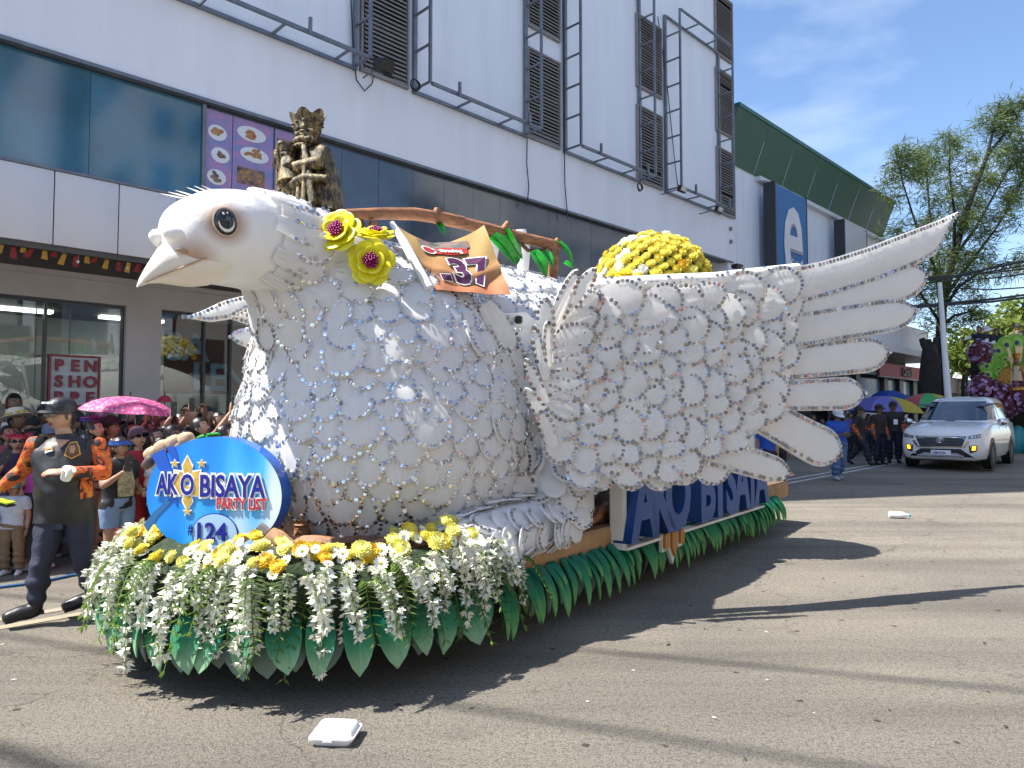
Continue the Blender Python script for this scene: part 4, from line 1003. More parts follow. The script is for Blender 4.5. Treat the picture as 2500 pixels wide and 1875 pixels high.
for t, z, rz_, rs in ((-0.135, 2.305, 0.008, 0.008), (-0.115, 2.335, 0.03, 0.028), (-0.07, 2.39, 0.062, 0.055), (0.0, 2.455, 0.115, 0.10), (0.10, 2.482, 0.142, 0.16), (0.20, 2.49, 0.145, 0.215), (0.30, 2.49, 0.12, 0.25)):
    rings.append([fl(t, rs * math.cos(a * math.pi / 8), z + rz_ * math.sin(a * math.pi / 8)) for a in range(16)])
mb.loft(rings, True); mb.build('beak', MT['beak'], head, 60)
MT['mouth_line'] = mat('mouth_line', (0.42, 0.28, 0.17), 0.6)
mb = MB(); mb.tube([fl(-0.105, 0.03, 2.325), fl(-0.03, 0.078, 2.375), fl(0.06, 0.137, 2.43), fl(0.14, 0.19, 2.48), fl(0.2, 0.225, 2.52)], [0.003, 0.005, 0.006, 0.005, 0.002], 6); mb.build('mouth_line', MT['mouth_line'], head)
for s_ in (-0.085, 0.085):
    mb = MB(); mb.ell(fl(0.06, s_ * 0.95, 2.622), (0.095, 0.076, 0.056), RZ(FROT) @ RY(0.35), 16, 10); mb.build('cere', MT['foam_white'], head, 60)
mb = MB(); mb.ell(fl(0.06, 0.145, 2.525), (0.05, 0.02, 0.014), RZ(FROT), 8, 5); mb.build('nostril', MT['mouth_line'], head)
MT['eye_black'] = mat('eye_black', (0.008, 0.008, 0.009), 0.12, coat=0.5); MT['eye_white'] = mat('eye_white', (0.8, 0.77, 0.7), 0.4); MT['eye_rim'] = mat('eye_rim', (0.55, 0.42, 0.32), 0.6)
for sgn in (1, -1):
    n = FN * sgn; c = fl(et, es * sgn, eh.z); n = (n - FU * 0.25 * 1 + UZ * 0.1).normalized() if sgn == 1 else (n - FU * 0.25 + UZ * 0.1).normalized()
    Mx = frame(c, UZ.cross(n), zdir=n)
    mb = MB(); mb.M = Mx; mb.ell((0, 0, 0.0), (0.068, 0.085, 0.03), None, 20, 8); eye = mb.build('eye', MT['eye_black'], head)
    mb = MB(); mb.M = Mx; mb.tube([(0.072 * math.cos(R(a)), 0.088 * math.sin(R(a)), 0.006) for a in range(0, 361, 15)], 0.005, 5, caps=False); mb.build('eye_rim', MT['eye_rim'], head)
    mb = MB(); mb.M = Mx
    pts = [(0.045 * math.cos(R(a)), 0.058 * math.sin(R(a)) - 0.003, 0.024) for a in range(185, 366, 15)]; rr = [0.001 + 0.0085 * math.sin(math.pi * i / 12) for i in range(13)]
    mb.tube(pts, rr, 6); 
    mb.build('eye_crescent', MT['eye_white'], head)
    mb = MB(); mb.M = Mx; mb.ell((-0.018, 0.042, 0.026), (0.008, 0.009, 0.004), None, 8, 5); mb.ell((0.006, 0.05, 0.025), (0.005, 0.006, 0.004), None, 8, 5); mb.build('eye_glint', MT['eye_white'], head)
for k in range(9):
    t = 0.12 + 0.055 * k; d = (-FU * 1 + UZ * (0.02 + 0.05 * k) - FN * 0.2).normalized(); mb = MB(); p0 = fl(t, -0.05 - 0.015 * (k % 3), 2.90 + 0.022 * k if k < 5 else 3.005); mb.tube([p0 - d * 0.05, p0 + d * 0.04, p0 + d * (0.10 if k < 6 else 0.06)], [0.011, 0.010, 0.002], 5, flat=0.4); mb.build('crest_feather', MT['feather'], head)
# torn ruff of foam strips where head meets neck
sq = MB()
for k in range(15):
    a = R(-75 + 15.5 * k); t = 0.70 + 0.05 * (k % 2); ss = 0.42 * math.cos(a); z = 2.64 + 0.40 * math.sin(a)
    o_ = fl(t, 1.6 * math.cos(a), 2.62 + 1.6 * math.sin(a)); dd = (fl(t, 0, 2.62) - o_).normalized(); h, n, _, _ = hbvh.ray_cast(o_, dd)
    if h is None: continue
    lay_feather(head, h, n, FU - UZ * 0.22, 0.34, 0.17, FM, sq, 4, lift=0.012)
sq.build('sequin_trim', MT['sequin_light'], head, kind='stuff', smooth=0)

# rows of feathers on body and neck: casts on a stadium path; the ones that show from the street first
sq = MB(); cnt = 0; rng = random.Random(5); spill = MB(); spots = []
def skin_cast(o_, d_):
    a = BODY.ray_cast(o_, d_); b = hbvh.ray_cast(o_, d_)
    if a[0] is None: return b
    if b[0] is None: return a
    return a if a[3] <= b[3] else b
rows = [0.78 + 0.124 * i for i in range(18)]
for ri, z in enumerate(rows):
    path = []; sp = 0.20 if z < 1.7 else (0.185 if z < 2.2 else 0.16); t = 3.7
    if z < 2.6:
        while t > 1.75: path.append((fl(t, 3, z), -FN)); t -= sp
    a = 90; rad = 1.02 if z < 2.0 else lerp(1.0, 0.5, min(1, (z - 2.0) / 0.55))
    while a > -112:
        dr = FU * -math.cos(R(a)) + FN * math.sin(R(a)); path.append((fl(1.7, 0, z) + dr * 3, -dr)); a -= math.degrees(sp / rad)
    off = 0.5 if ri % 2 else 0
    for (o_, d_) in path:
        o2 = o_ + d_.cross(UZ) * sp * off + V((rng.gauss(0, 0.012), rng.gauss(0, 0.012), rng.gauss(0, 0.016)))
        h, n, ix, ds = skin_cast(o2, d_)
        if h is None or n.dot(-d_) < 0.1: continue
        tt = (h - N0).dot(FU)
        if h.z > 2.26 and tt < 0.66: continue
        k = max(0, min(0.85, (tt - 1.3) / 2.6)); k = max(k, 0.78 * min(1, max(0, (h.z - 2.05) / 0.4)))
        d = -UZ * (1 - k) + FU * k * 1.1 + d_.cross(UZ) * rng.gauss(0, 0.16); sz = rng.uniform(0.27, 0.36) * (1.14 if z < 1.15 else 1.0) * (0.80 if z > 2.2 else 1)
        spots.append((h, n, d, sz, sz * rng.uniform(0.84, 1.0), rng.uniform(7, 13)))
for t in [1.45 + 0.235 * i for i in range(14)]:
    for s_ in [-0.7 + 0.22 * j for j in range(8)]:
        h, n, ix, ds = BODY.ray_cast(fl(t + 0.11 * ((int(s_ * 4.5)) % 2) + rng.gauss(0, .02), s_ + rng.gauss(0, .02), 5), -UZ)
        if h is None or (h.z > 2.9 and t < 1.6): continue
        if (h - N0).dot(FU) < 1.4: continue
        sz = rng.uniform(0.29, 0.35); spots.append((h, n, FU + FN * 0.35 * s_, sz, sz * 0.9, 7))
eye_ = V((0, 0, CAMZ)); spots.sort(key=lambda q: -(q[1].dot((eye_ - q[0]).normalized())) + 0.03 * (q[0] - eye_).length)
for q in spots:
    if cnt < 300: lay_feather(body, q[0], q[1], q[2], q[3], q[4], FM, sq, q[5], x0=0.46)
    else:
        d = (q[2] - q[1] * q[2].dot(q[1])).normalized(); M = frame(q[0] + q[1] * 0.012 - d * q[3] * 0.45, d, zdir=q[1]) @ RY(R(-q[5])) @ S3(q[3], q[4], (q[3] + q[4]) / 2)
        me = rng.choice(FM); spill.add([M @ v.co for v in me.vertices], [tuple(p_.vertices) for p_ in me.polygons]); sequins(sq, M, q[3], q[4], rng, 1.0, 0.46)
sq.build('sequin_trim', MT['sequin_light'], body, kind='stuff', smooth=0)
if spill.v: spill.build('feather_layer', MT['feather'], body, kind='stuff', smooth=50)

# near wing: spread sideways from the shoulder
WO = V((0.28, 5.42, 0)); WX = V((0.974, 0.225, 0)).normalized(); WN = V((WX.y, -WX.x, 0))
class Plane:
    def __init__(s, o, x, n, up=None): s.o = V(o); s.n = V(n).normalized(); s.x = V(x).normalized(); s.y = s.n.cross(s.x)
    def hit(s, px, py):
        rx, rz = ray(px, py); d = V((rx, 1, rz)); c = V((0, 0, CAMZ)); k = (s.o - c).dot(s.n) / d.dot(s.n); p = c + d * k - s.o; return p.dot(s.x), p.dot(s.y)
    def pt(s, a, b, off=0): return s.o + s.x * a + s.y * b + s.n * off
    def mat(s, a=0, b=0, off=0):
        p = s.pt(a, b, off); return Matrix(((s.x.x, s.y.x, s.n.x, p.x), (s.x.y, s.y.y, s.n.y, p.y), (s.x.z, s.y.z, s.n.z, p.z), (0, 0, 0, 1)))
WP = Plane(WO, WX, WN)
def bow(a, b): return 0.10 * math.sin(max(0, min(1, a / 2.4)) * math.pi) - 0.05 * a
wing = node('wing', dove)
WPOLY = [(1335, 790), (1400, 715), (1480, 692), (1600, 686), (1720, 680), (1850, 664), (1960, 642), (1985, 700), (1975, 800), (1950, 900), (1920, 970), (1850, 1040), (1790, 1085), (1710, 1125), (1620, 1145), (1500, 1150), (1420, 1140), (1370, 1060), (1340, 930)]
pw = [WP.hit(*p) for p in WPOLY]; mb = MB()
cx_ = sum(p[0] for p in pw) / len(pw); cy_ = sum(p[1] for p in pw) / len(pw); n = len(pw); K = 5
for off, flip in ((-0.01, 0), (-0.10, 1)):
    vs_ = [WP.pt(cx_, cy_, bow(cx_, cy_) + off)]; fs = []
    for r_ in range(1, K + 1):
        for p in pw: a = lerp(cx_, p[0], r_ / K); b = lerp(cy_, p[1], r_ / K); vs_.append(WP.pt(a, b, bow(a, b) + off))
    for j in range(n): fs.append((0, 1 + j, 1 + (j + 1) % n))
    for r_ in range(K - 1):
        for j in range(n): a = 1 + r_ * n; fs.append((a + j, a + n + j, a + n + (j + 1) % n, a + (j + 1) % n))
    mb.add(vs_, fs)
rim = [WP.pt(p[0], p[1], bow(*p) - 0.01) for p in pw]; rim2 = [WP.pt(p[0], p[1], bow(*p) - 0.10) for p in pw]
mb.add(rim + rim2, [(j, n + j, n + (j + 1) % n, (j + 1) % n) for j in range(n)]); mb.build('wing_core', MT['foam_white'], wing)
rng = random.Random(9); sq = MB()
def pflat(px0, py0, px1, py1, wpx_, off, meshes, P=WP, par=wing, x0=0.0, name='feather', tilt=4, sqb=None, curl=None, side=0):
    a0, b0 = P.hit(px0, py0); a1, b1 = P.hit(px1, py1); Lx = math.hypot(a1 - a0, b1 - b0)
    pxm = math.hypot(px1 - px0, py1 - py0); Wy = Lx * wpx_ / pxm / 0.8
    p0 = P.pt(a0, b0, off); d = P.pt(a1, b1, off) - p0
    M = frame(p0, d, zdir=P.n) @ RY(R(-tilt)) @ RX(side) @ S3(Lx, Wy, (Lx + Wy) / 2 * 0.6)
    inst(name, rng.choice(meshes), M, par)
    if sqb is not None: sequins(sqb, M, Lx, Wy, rng, 1.0, x0, 0.0165, 0.037)
# primaries: long fingers
PR = [feather_mesh(MT['wing_feather'], 40 + i, 0, 'primary_feather') for i in range(3)]
def primary(pts_u, pts_l, P=WP, par=wing, off=0.0, sqb=None, bend=0.0):
    """outline given by upper and lower pixel chains from root to tip"""
    U = [P.hit(*p) for p in pts_u]; Lw = [P.hit(*p) for p in pts_l]; n = 22
    def samp(Q, x):
        k = x * (len(Q) - 1); i = min(int(k), len(Q) - 2); f = k - i
        return (lerp(Q[i][0], Q[i + 1][0], f), lerp(Q[i][1], Q[i + 1][1], f))
    mb = MB(); rows = []
    for i in range(n + 1):
        x = 1 - (1 - i / n) ** 1.9; u = samp(U, x); l = samp(Lw, x); rows.append([P.pt(lerp(u[0], l[0], y), lerp(u[1], l[1], y), off + bow(u[0], 0) * (1 if P is WP else 0) + 0.022 * math.sin(math.pi * y) + bend * x * x) for y in (0, 0.25, 0.5, 0.75, 1)])
    mb.add([p for r in rows for p in r], [(i * 5 + j, i * 5 + j + 1, i * 5 + 6 + j, i * 5 + 5 + j) for i in range(n) for j in range(4)])
    mb.add([p - P.n * 0.03 for r in rows for p in r], [(i * 5 + j, i * 5 + 5 + j, i * 5 + 6 + j, i * 5 + j + 1) for i in range(n) for j in range(4)])
    e = [r[0] for r in rows] + rows[-1][1:-1] + [r[-1] for r in rows[::-1]]; k = len(e)
    mb.add(e + [p - P.n * 0.03 for p in e], [(i, k + i, k + i + 1, i + 1) for i in range(k - 1)])
    mb.build('primary_feather', MT['wing_feather'], par, 50)
    if sqb is not None:
        cen = [r[2] for r in rows]
        q = [e[i] + (cen[min(n, i if i <= n else max(0, 2 * n + 3 - i))] - e[i]).normalized() * 0.026 for i in range(len(e))]
        acc = 0.0
        for a, b in zip(q[:-1], q[1:]):
            l = (b - a).length
            while acc < l:
                if rng.random() > 0.03: disc(sqb, a.lerp(b, acc / l) + P.n * 0.012, P.n, 0.0175 * rng.uniform(0.9, 1.1), rng, 0.18)
                acc += 0.0385
            acc -= l
def finger(x0, y0, x1, y1, w0, w1, off, skew=0.0, **k):
    d = V((x1 - x0, y1 - y0)); nn = V((-d.y, d.x)).normalized(); up = []; lo = []
    for i in range(61):
        x = i / 60; wv = lerp(w0, w1, x) / 2 * math.sqrt(max(0.0, 1 - max(0, (x - 0.76) / 0.24) ** 2.2)); c = V((x0, y0)) + d * x
        up.append(tuple(c - nn * wv)); lo.append(tuple(c + nn * wv))
    primary(up, lo, off=off, **k)
primary([(1940, 650), (2050, 625), (2160, 590), (2270, 548), (2340, 522), (2385, 502)], [(1945, 745), (2060, 712), (2170, 678), (2270, 640), (2335, 606), (2385, 503)], off=-0.02, sqb=sq)
finger(1925, 762, 2308, 660, 96, 104, -0.035, sqb=sq)
finger(1930, 808, 2276, 752, 86, 86, -0.02, sqb=sq)
finger(1920, 886, 2206, 856, 84, 94, -0.03, sqb=sq)
finger(1900, 966, 2140, 958, 76, 86, -0.02, sqb=sq)
finger(1850, 1004, 2074, 1114, 86, 106, 0.0, sqb=sq)
finger(1720, 1096, 1934, 1158, 80, 64, 0.02, sqb=sq)
# coverts: scale-like rows, each nearer one lapping the next
def topy(x): return 700 - (x - 1400) * 0.06 if x < 1850 else 673 - (x - 1850) * 0.3
def boty(x):
    if x < 1680: return 1140
    if x < 1850: return 1140 - (x - 1680) * 0.75
    return 1012 - (x - 1850) * 2.2
xc = 1905; col = 0
while xc > 1395:
    y = topy(xc) + 44 + (26 if col % 2 else 0)
    while y < boty(xc) + 12:
        fy = (y - 690) / 480; fx = (xc - 1400) / 520
        ang = R(lerp(4, -74, max(0, fy) ** 1.8) * (1 - 0.55 * fx) + (2 if fy < 0.15 else 0) + rng.gauss(0, 10))
        ln = rng.uniform(84, 120); wd = rng.uniform(60, 84)
        x_, y_ = xc + rng.gauss(0, 6), y + rng.gauss(0, 6)
        a_, b_ = WP.hit(x_, y_)
        pflat(x_ - math.cos(ang) * ln * .5, y_ + math.sin(ang) * ln * .5, x_ + math.cos(ang) * ln * .5, y_ - math.sin(ang) * ln * .5, wd, bow(a_, b_) + 0.016 + 0.022 * (1 - fx) + 0.012 * (1 - fy), WMs, sqb=sq, x0=0.36, tilt=rng.uniform(6, 13))
        y += 51
    xc -= 49; col += 1
pts_ = [(1392, 716), (1440, 703), (1520, 695), (1620, 690), (1740, 684), (1850, 668), (1965, 648)]; pp_ = []
for q in pts_: a_, b_ = WP.hit(*q); pp_.append(WP.pt(a_, b_, bow(a_, b_) - 0.01))
mb = MB(); mb.tube(pp_, [0.05, 0.06, 0.06, 0.06, 0.06, 0.055, 0.04], 10); mb.build('leading_edge', MT['wing_feather'], wing, 60)
for a_, b_ in zip(pp_[:-1], pp_[1:]):
    for k in range(int((b_ - a_).length / 0.05)): disc(sq, a_.lerp(b_, k * 0.05 / (b_ - a_).length) + WN * 0.055 + UZ * rng.gauss(0.01, 0.022), (WN + UZ * 0.5), 0.016, rng)
for px in (1455, 1530, 1600, 1660, 1730): pflat(px, 1100, px + 14, 1198 - (px > 1640) * 14, 84, 0.02, WMs, sqb=sq, x0=0.35)
# shoulder fan
for (x0, y0, x1, y1, wd) in ((1345, 800, 1455, 725, 62), (1335, 820, 1452, 768, 66), (1330, 860, 1442, 812, 70), (1328, 890, 1432, 880, 84), (1330, 935, 1425, 950, 74), (1332, 970, 1412, 1012, 66), (1338, 1010, 1400, 1060, 66), (1345, 1040, 1378, 1128, 78), (1328, 915, 1420, 918, 70)):
    pflat(x0 - 12, y0, x1, y1, wd, 0.10, WMs, sqb=sq, x0=0.12, tilt=6)
# upright and edge-on feathers along the shoulder seam
for (x0, y0, x1, y1, wd, sd) in ((1322, 830, 1388, 672, 38, 0.3), (1345, 790, 1432, 668, 36, 0.2), (1318, 930, 1282, 800, 26, -0.7), (1318, 985, 1262, 880, 26, -0.6), (1330, 1040, 1262, 950, 30, -0.5), (1318, 860, 1310, 735, 40, -0.2), (1325, 900, 1320, 790, 30, 0.4), (1335, 1090, 1300, 1000, 34, -0.4)):
    pflat(x0, y0, x1, y1, wd, 0.17, WMs, sqb=sq, x0=0.3, tilt=10, side=sd)
sq.build('sequin_trim', MT['sequin'], wing, kind='stuff', smooth=0)
# shoulder joint between body and wing: folded foam sheets
sj = node('shoulder', dove); SP = Plane(V((0.05, 5.45, 0)), V((0.8, 0.6, 0)), V((0.6, -0.8, 0)))
sq = MB(); rng = random.Random(31)
mb = MB(); poly = [SP.hit(*p) for p in ((1205, 765), (1295, 760), (1345, 800), (1350, 1000), (1370, 1190), (1345, 1300), (1250, 1290), (1265, 1120), (1240, 960), (1215, 860))]
mb.prism(poly, SP.mat(off=-0.12), 0.06); mb.build('panel', MT['foam_white'], sj)
for (x0, y0, x1, y1, wd) in ((1235, 770, 1270, 960, 70), (1190, 740, 1265, 860, 60), (1165, 800, 1262, 960, 70), (1200, 900, 1280, 1010, 80), (1205, 990, 1290, 1070, 80), (1190, 1060, 1295, 1150, 86), (1250, 1040, 1308, 1160, 70), (1225, 1130, 1305, 1260, 90), (1170, 1150, 1235, 1260, 80)):
    pflat(x0, y0, x1, y1, wd, -0.03, FM, P=SP, par=sj, sqb=sq, x0=0.3)
for k in range(26):
    a_, b_ = SP.hit(rng.uniform(1215, 1335), rng.uniform(790, 1290)); disc(sq, SP.pt(a_, b_, -0.05), SP.n, 0.015, rng)
sq.build('sequin_trim', MT['sequin'], sj, kind='stuff', smooth=0)
mb = MB(); a_, b_ = SP.hit(1270, 780); mb.M = SP.mat(a_, b_, -0.02); mb.bevbox((0, 0, 0), (0.055, 0.06, 0.05), 0.012); mb.bevbox((0, 0, 0.026), (0.03, 0.034, 0.012), 0.004); mb.build('rubber_cap', MT['black'], sj)
mb = MB(); a_, b_ = SP.hit(1305, 1150); mb.M = SP.mat(a_, b_, -0.06)
for k in range(3): mb.tube([(-0.04 + 0.045 * k, 0.25, 0), (-0.035 + 0.045 * k, -0.02, 0.02), (-0.04 + 0.05 * k, -0.32, 0.0)], 0.03, 8, flat=0.4)
mb.build('drape', MT['foam_white'], sj)
# far wing: only its finger tips show past the breast
fw = node('wing', dove); sq = MB(); FP = Plane(V((-2.5, 6.5, 0)), V((0.99, 0.12, 0)), V((0.12, -0.99, 0)))
primary([(700, 745), (632, 722), (590, 722), (540, 735), (490, 758), (448, 772)], [(700, 800), (640, 756), (600, 752), (560, 778), (510, 785), (448, 774)], P=FP, par=fw, sqb=sq, bend=-0.05)
primary([(720, 790), (660, 755), (620, 745), (590, 748), (565, 762), (548, 772)], [(720, 830), (660, 800), (630, 795), (600, 790), (575, 782), (548, 773)], P=FP, par=fw, off=-0.1, sqb=sq)
primary([(740, 830), (670, 800), (620, 798), (585, 800), (566, 808), (560, 822)], [(740, 890), (670, 870), (630, 862), (600, 848), (575, 838), (560, 823)], P=FP, par=fw, off=-0.05, sqb=sq)
mb = MB(); mb.prism([FP.hit(*p) for p in ((700, 740), (1000, 700), (1000, 980), (740, 900))], FP.mat(off=-0.2), 0.08); mb.build('wing_core', MT['foam_white'], fw)
sq.build('sequin_trim', MT['sequin'], fw, kind='stuff', smooth=0)
# near foot: a mound of overlapping petals with a feathered shank
ft = node('foot', dove); mb = MB()
mb.ell(fl(2.2, 1.02, 0.70), (0.85, 0.26, 0.20), FR, 20, 10); mb.ell(fl(2.75, 1.0, 0.95), (0.30, 0.24, 0.42), FR, 16, 10); mb.ell(fl(2.9, 0.95, 1.3), (0.2, 0.2, 0.35), FR, 12, 8); mb.ell(fl(1.65, 1.12, 0.66), (0.32, 0.22, 0.13), FR, 12, 8)
fm_ = remesh(mb, 0.04, 3); FB = BVHTree.FromPolygons([v.co.copy() for v in fm_.vertices], [tuple(p.vertices) for p in fm_.polygons])
fm_.materials.append(MT['foam_white']); fm_.shade_smooth(); fm_.transform(inv); fo = bpy.data.objects.new('foot_core', fm_); C.objects.link(fo); fo.parent = ft; WM[fo] = WM[dove].copy()
FT = [feather_mesh(MT['feather'], 60 + i, (0, 3)[i % 2], 'petal', 1.15) for i in range(3)]
sq = MB(); rng = random.Random(77)
for zi in range(7):
    z = 0.58 + 0.11 * zi
    for ti in range(13):
        t = 1.36 + 0.145 * ti + (0.07 if zi % 2 else 0); h, n, _, _ = FB.ray_cast(fl(t, 3, z), -FN)
        if h is None: continue
        d = -FU * 0.75 - UZ * (0.25 + 0.3 * (zi < 2)) if t < 2.5 else -UZ + FU * 0.3
        sz = rng.uniform(0.2, 0.29); lay_feather(ft, h, n, d + FN * rng.gauss(0.1, .2) + UZ * rng.gauss(0, .3), sz, sz * rng.uniform(0.75, 0.95), FT, sq if rng.random() < 0.75 else None, rng.uniform(10, 30), name='petal', x0=0.3)
for ti in range(8):
    h, n, _, _ = FB.ray_cast(fl(1.5 + 0.17 * ti, 0.98, 3), -UZ)
    if h is not None: sz = rng.uniform(0.24, 0.32); lay_feather(ft, h, n, -FU + FN * 0.3, sz, sz * 0.7, FT, sq, 12, name='petal')
sq.build('sequin_trim', MT['sequin'], ft, kind='stuff', smooth=0)
MT['wood'] = mat('wood', (0.30, 0.13, 0.055), 0.6, var=(7, 0.45), bump=(16, 0.01), aniso=(1, 1, 4)); MT['wood_d'] = mat('wood_d', (0.13, 0.055, 0.025), 0.65, var=(9, 0.4), bump=(16, 0.01)); MT['clay'] = mat('clay', (0.46, 0.27, 0.14), 0.65, var=(5, 0.35), bump=(14, 0.01)); MT['claw_black'] = mat('claw_black', (0.015, 0.012, 0.012), 0.25)
for k, (t0, s0) in enumerate(((1.52, 1.05), (1.48, 0.9))):
    mb = MB(); mb.tube([fl(t0 + .2, s0, 0.78), fl(t0, s0 + .05, 0.74), fl(t0 - .16, s0 + .05, 0.67), fl(t0 - .24, s0 + .02, 0.63)], [0.075, 0.07, 0.055, 0.03], 8); mb.build('toe', MT['clay'], ft)

# ------------------------------------------------------------------ nest rim of plaited wood, lying on the deck
nest = thing('nest_rim', 'plaited brown wooden rim lying round the foot of the dove', 'nest', fl(2, 0, 0.63), FROT)
for k in range(4):
    pts = []; rr = []
    for i in range(60):
        x = i / 59; a = lerp(-100, 90, min(1, x * 1.7)); t_ = 1.78 - 1.12 * math.cos(R(a)); s_ = 1.1 * math.sin(R(a))
        if x * 1.7 > 1: t_ += (x * 1.7 - 1) * 2.5
        ph = i * 0.55 + k * math.pi / 2
        pts.append(fl(t_, s_ * (1 + 0.035 * math.cos(ph)), 0.705 + 0.05 * math.sin(ph))); rr.append(0.045)
    mb = MB(); mb.tube(pts, rr, 6); mb.build('strand', MT['wood'] if k % 2 else MT['wood_d'], nest)

# ------------------------------------------------------------------ the oval blue sign
DN = V((-0.16, -1, 0)).normalized(); DX = V((-DN.y, DN.x, 0)); DP = Plane(at(520, 1210, 4.62), DX, DN)
sgn = thing('oval_sign', 'blue oval sign lettered AKO BISAYA PARTY LIST standing in the front flowers', 'sign', DP.pt(0, -0.4))
def disc_print():
    m = bpy.data.materials.new('disc_print'); m.use_nodes = True; nt = m.node_tree; N = nt.nodes; L = nt.links; b = N['Principled BSDF']
    tcn = N.new('ShaderNodeTexCoord'); mp = N.new('ShaderNodeMapping'); L.new(tcn.outputs['Object'], mp.inputs[0]); sp = N.new('ShaderNodeSeparateXYZ'); L.new(mp.outputs[0], sp.inputs[0])
    def mth(op, a, bb, c=None):
        x = N.new('ShaderNodeMath'); x.operation = op
        for i, q in enumerate((a, bb, c)):
            if q is None: continue
            if isinstance(q, (int, float)): x.inputs[i].default_value = q
            else: L.new(q, x.inputs[i])
        return x.outputs[0]
    X, Y = sp.outputs['X'], sp.outputs['Z']
    g = mth('ADD', mth('MULTIPLY', X, 0.85), mth('MULTIPLY', Y, -0.55))
    rp = N.new('ShaderNodeValToRGB'); e = rp.color_ramp.elements; e[0].position = 0.0; e[0].color = (0.006, 0.17, 0.72, 1); e[1].position = 1; e[1].color = (0.72, 0.80, 0.86, 1)
    k = e.new(0.42); k.color = (0.015, 0.30, 0.80, 1); k = e.new(0.66); k.color = (0.08, 0.47, 0.84, 1); k = e.new(0.86); k.color = (0.62, 0.76, 0.86, 1)
    wv = N.new('ShaderNodeTexWave'); wv.inputs['Scale'].default_value = 1.1; wv.inputs['Distortion'].default_value = 2.5; wv.inputs['Detail'].default_value = 0; L.new(mp.outputs[0], wv.inputs['Vector']); mp.inputs['Rotation'].default_value = (0, 0, 0)
    L.new(mth('MULTIPLY_ADD', g, 0.95, mth('MULTIPLY_ADD', wv.outputs['Fac'], 0.20, 0.58)), rp.inputs[0])
    L.new(rp.outputs[0], b.inputs['Base Color']); b.inputs['Roughness'].default_value = 0.35; return m
MT['disc_print'] = disc_print(); MT['blue_rim'] = mat('blue_rim', (0.008, 0.11, 0.50), 0.45, var=(6, 0.2), bump=(30, 0.006)); MT['blue_dark'] = mat('blue_dark', (0.008, 0.09, 0.50), 0.35)
ra, rb = 0.470, 0.375
ov = [(ra * math.cos(2 * math.pi * k / 64), rb * math.sin(2 * math.pi * k / 64)) for k in range(64)]
mb = MB(); mb.prism(ov, DP.mat(off=-0.13), 0.13, 0, 1); mb.build('disc', [MT['disc_print'], MT['blue_rim']], sgn)
MT['print_white'] = mat('print_white', (0.8, 0.82, 0.84), 0.4); MT['print_navy'] = mat('print_navy', (0.006, 0.008, 0.25), 0.4); MT['print_red'] = mat('print_red', (0.55, 0.02, 0.03), 0.4); MT['print_gold'] = mat('print_gold', (0.60, 0.38, 0.06), 0.4, var=(18, 0.25)); MT['print_green'] = mat('print_green', (0.03, 0.36, 0.22), 0.4); MT['print_pale'] = mat('print_pale', (0.36, 0.55, 0.76), 0.4)
def dpx(px, py): return DP.hit(px, py)
def shape(name, pts, m, off, th=0.003, par=sgn, P=DP): mb = MB(); mb.prism([P.hit(*p) for p in pts], P.mat(off=off), th); return mb.build(name, m, par, 0)
# swooshes
shape('swoosh', [(370, 1112), (402, 1094), (420, 1150), (432, 1200), (434, 1240), (420, 1215), (400, 1165)], MT['blue_dark'], 0.0015, 0.002)
shape('swoosh', [(408, 1092), (426, 1088), (436, 1120), (440, 1150), (425, 1135)], MT['blue_dark'], 0.0015, 0.002)
shape('swoosh', [(352, 1280), (372, 1254), (410, 1218), (420, 1224), (385, 1262), (362, 1300)], MT['e_blue'], 0.0015, 0.002)
# sun emblem
SCx, SCy = 459, 1180
def sunray(a, r0, r1, w0, w1, m, off):
    def P_(r, d): return (SCx + r * math.sin(a) * 1.0 + d * math.cos(a), SCy - r * math.cos(a) + d * math.sin(a))
    shape('sun_ray', [P_(r0, -w0), P_(r1 * 0.62, -w1), P_(r1, 0), P_(r1 * 0.62, w1), P_(r0, w0)], m, off)
for k in range(8):
    a = math.pi * k / 4; r1 = 66 if k % 4 == 0 else (44 if k % 2 else 40)
    sunray(a + math.pi / 8, 8, 30, 3, 4, MT['print_green'], 0.0035)
    sunray(a, 5, r1 + 5, 6, 14.5, MT['print_white'], 0.004); sunray(a, 8, r1, 3, 11, MT['print_gold'], 0.0065)
def star(cx, cy, r, m, off, name='star'):
    shape(name, [(cx + (r if k % 2 == 0 else r * 0.45) * math.sin(math.pi * k / 5), cy - (r if k % 2 == 0 else r * 0.45) * math.cos(math.pi * k / 5)) for k in range(10)], m, off)
for cx, cy in ((428, 1132), (494, 1132), (459, 1249)): star(cx, cy, 13, MT['print_white'], 0.004); star(cx, cy, 9, MT['print_gold'], 0.0075)
def dtext(s, px0, px1, py0, py1, m, off, bold=0, halo=0.0):
    """text filling the pixel box px0..px1, py1 (base) .. py0 (top)"""
    me = text_mesh(s, 1.0, 0.004, m, bold, 'LEFT'); xs = [v.co.x for v in me.vertices]; ys = [v.co.y for v in me.vertices]
    a0, b0 = dpx(px0, py1); a1, b1 = dpx(px1, py0); sx_ = (a1 - a0) / (max(xs) - min(xs)); sy_ = (b1 - b0) / (max(ys) - min(ys))
    base = DP.mat(a0 - min(xs) * sx_, b0 - min(ys) * sy_, off) @ S3(sx_, sy_, 1)
    if halo:
        h = text_mesh(s, 1.0, 0.003, MT['print_white'], bold + halo, 'LEFT'); hx = [v.co.x for v in h.vertices]; hy = [v.co.y for v in h.vertices]
        inst('lettering_outline', h, base @ T((0, 0, -0.004)), sgn)
    inst('lettering', me, base, sgn)
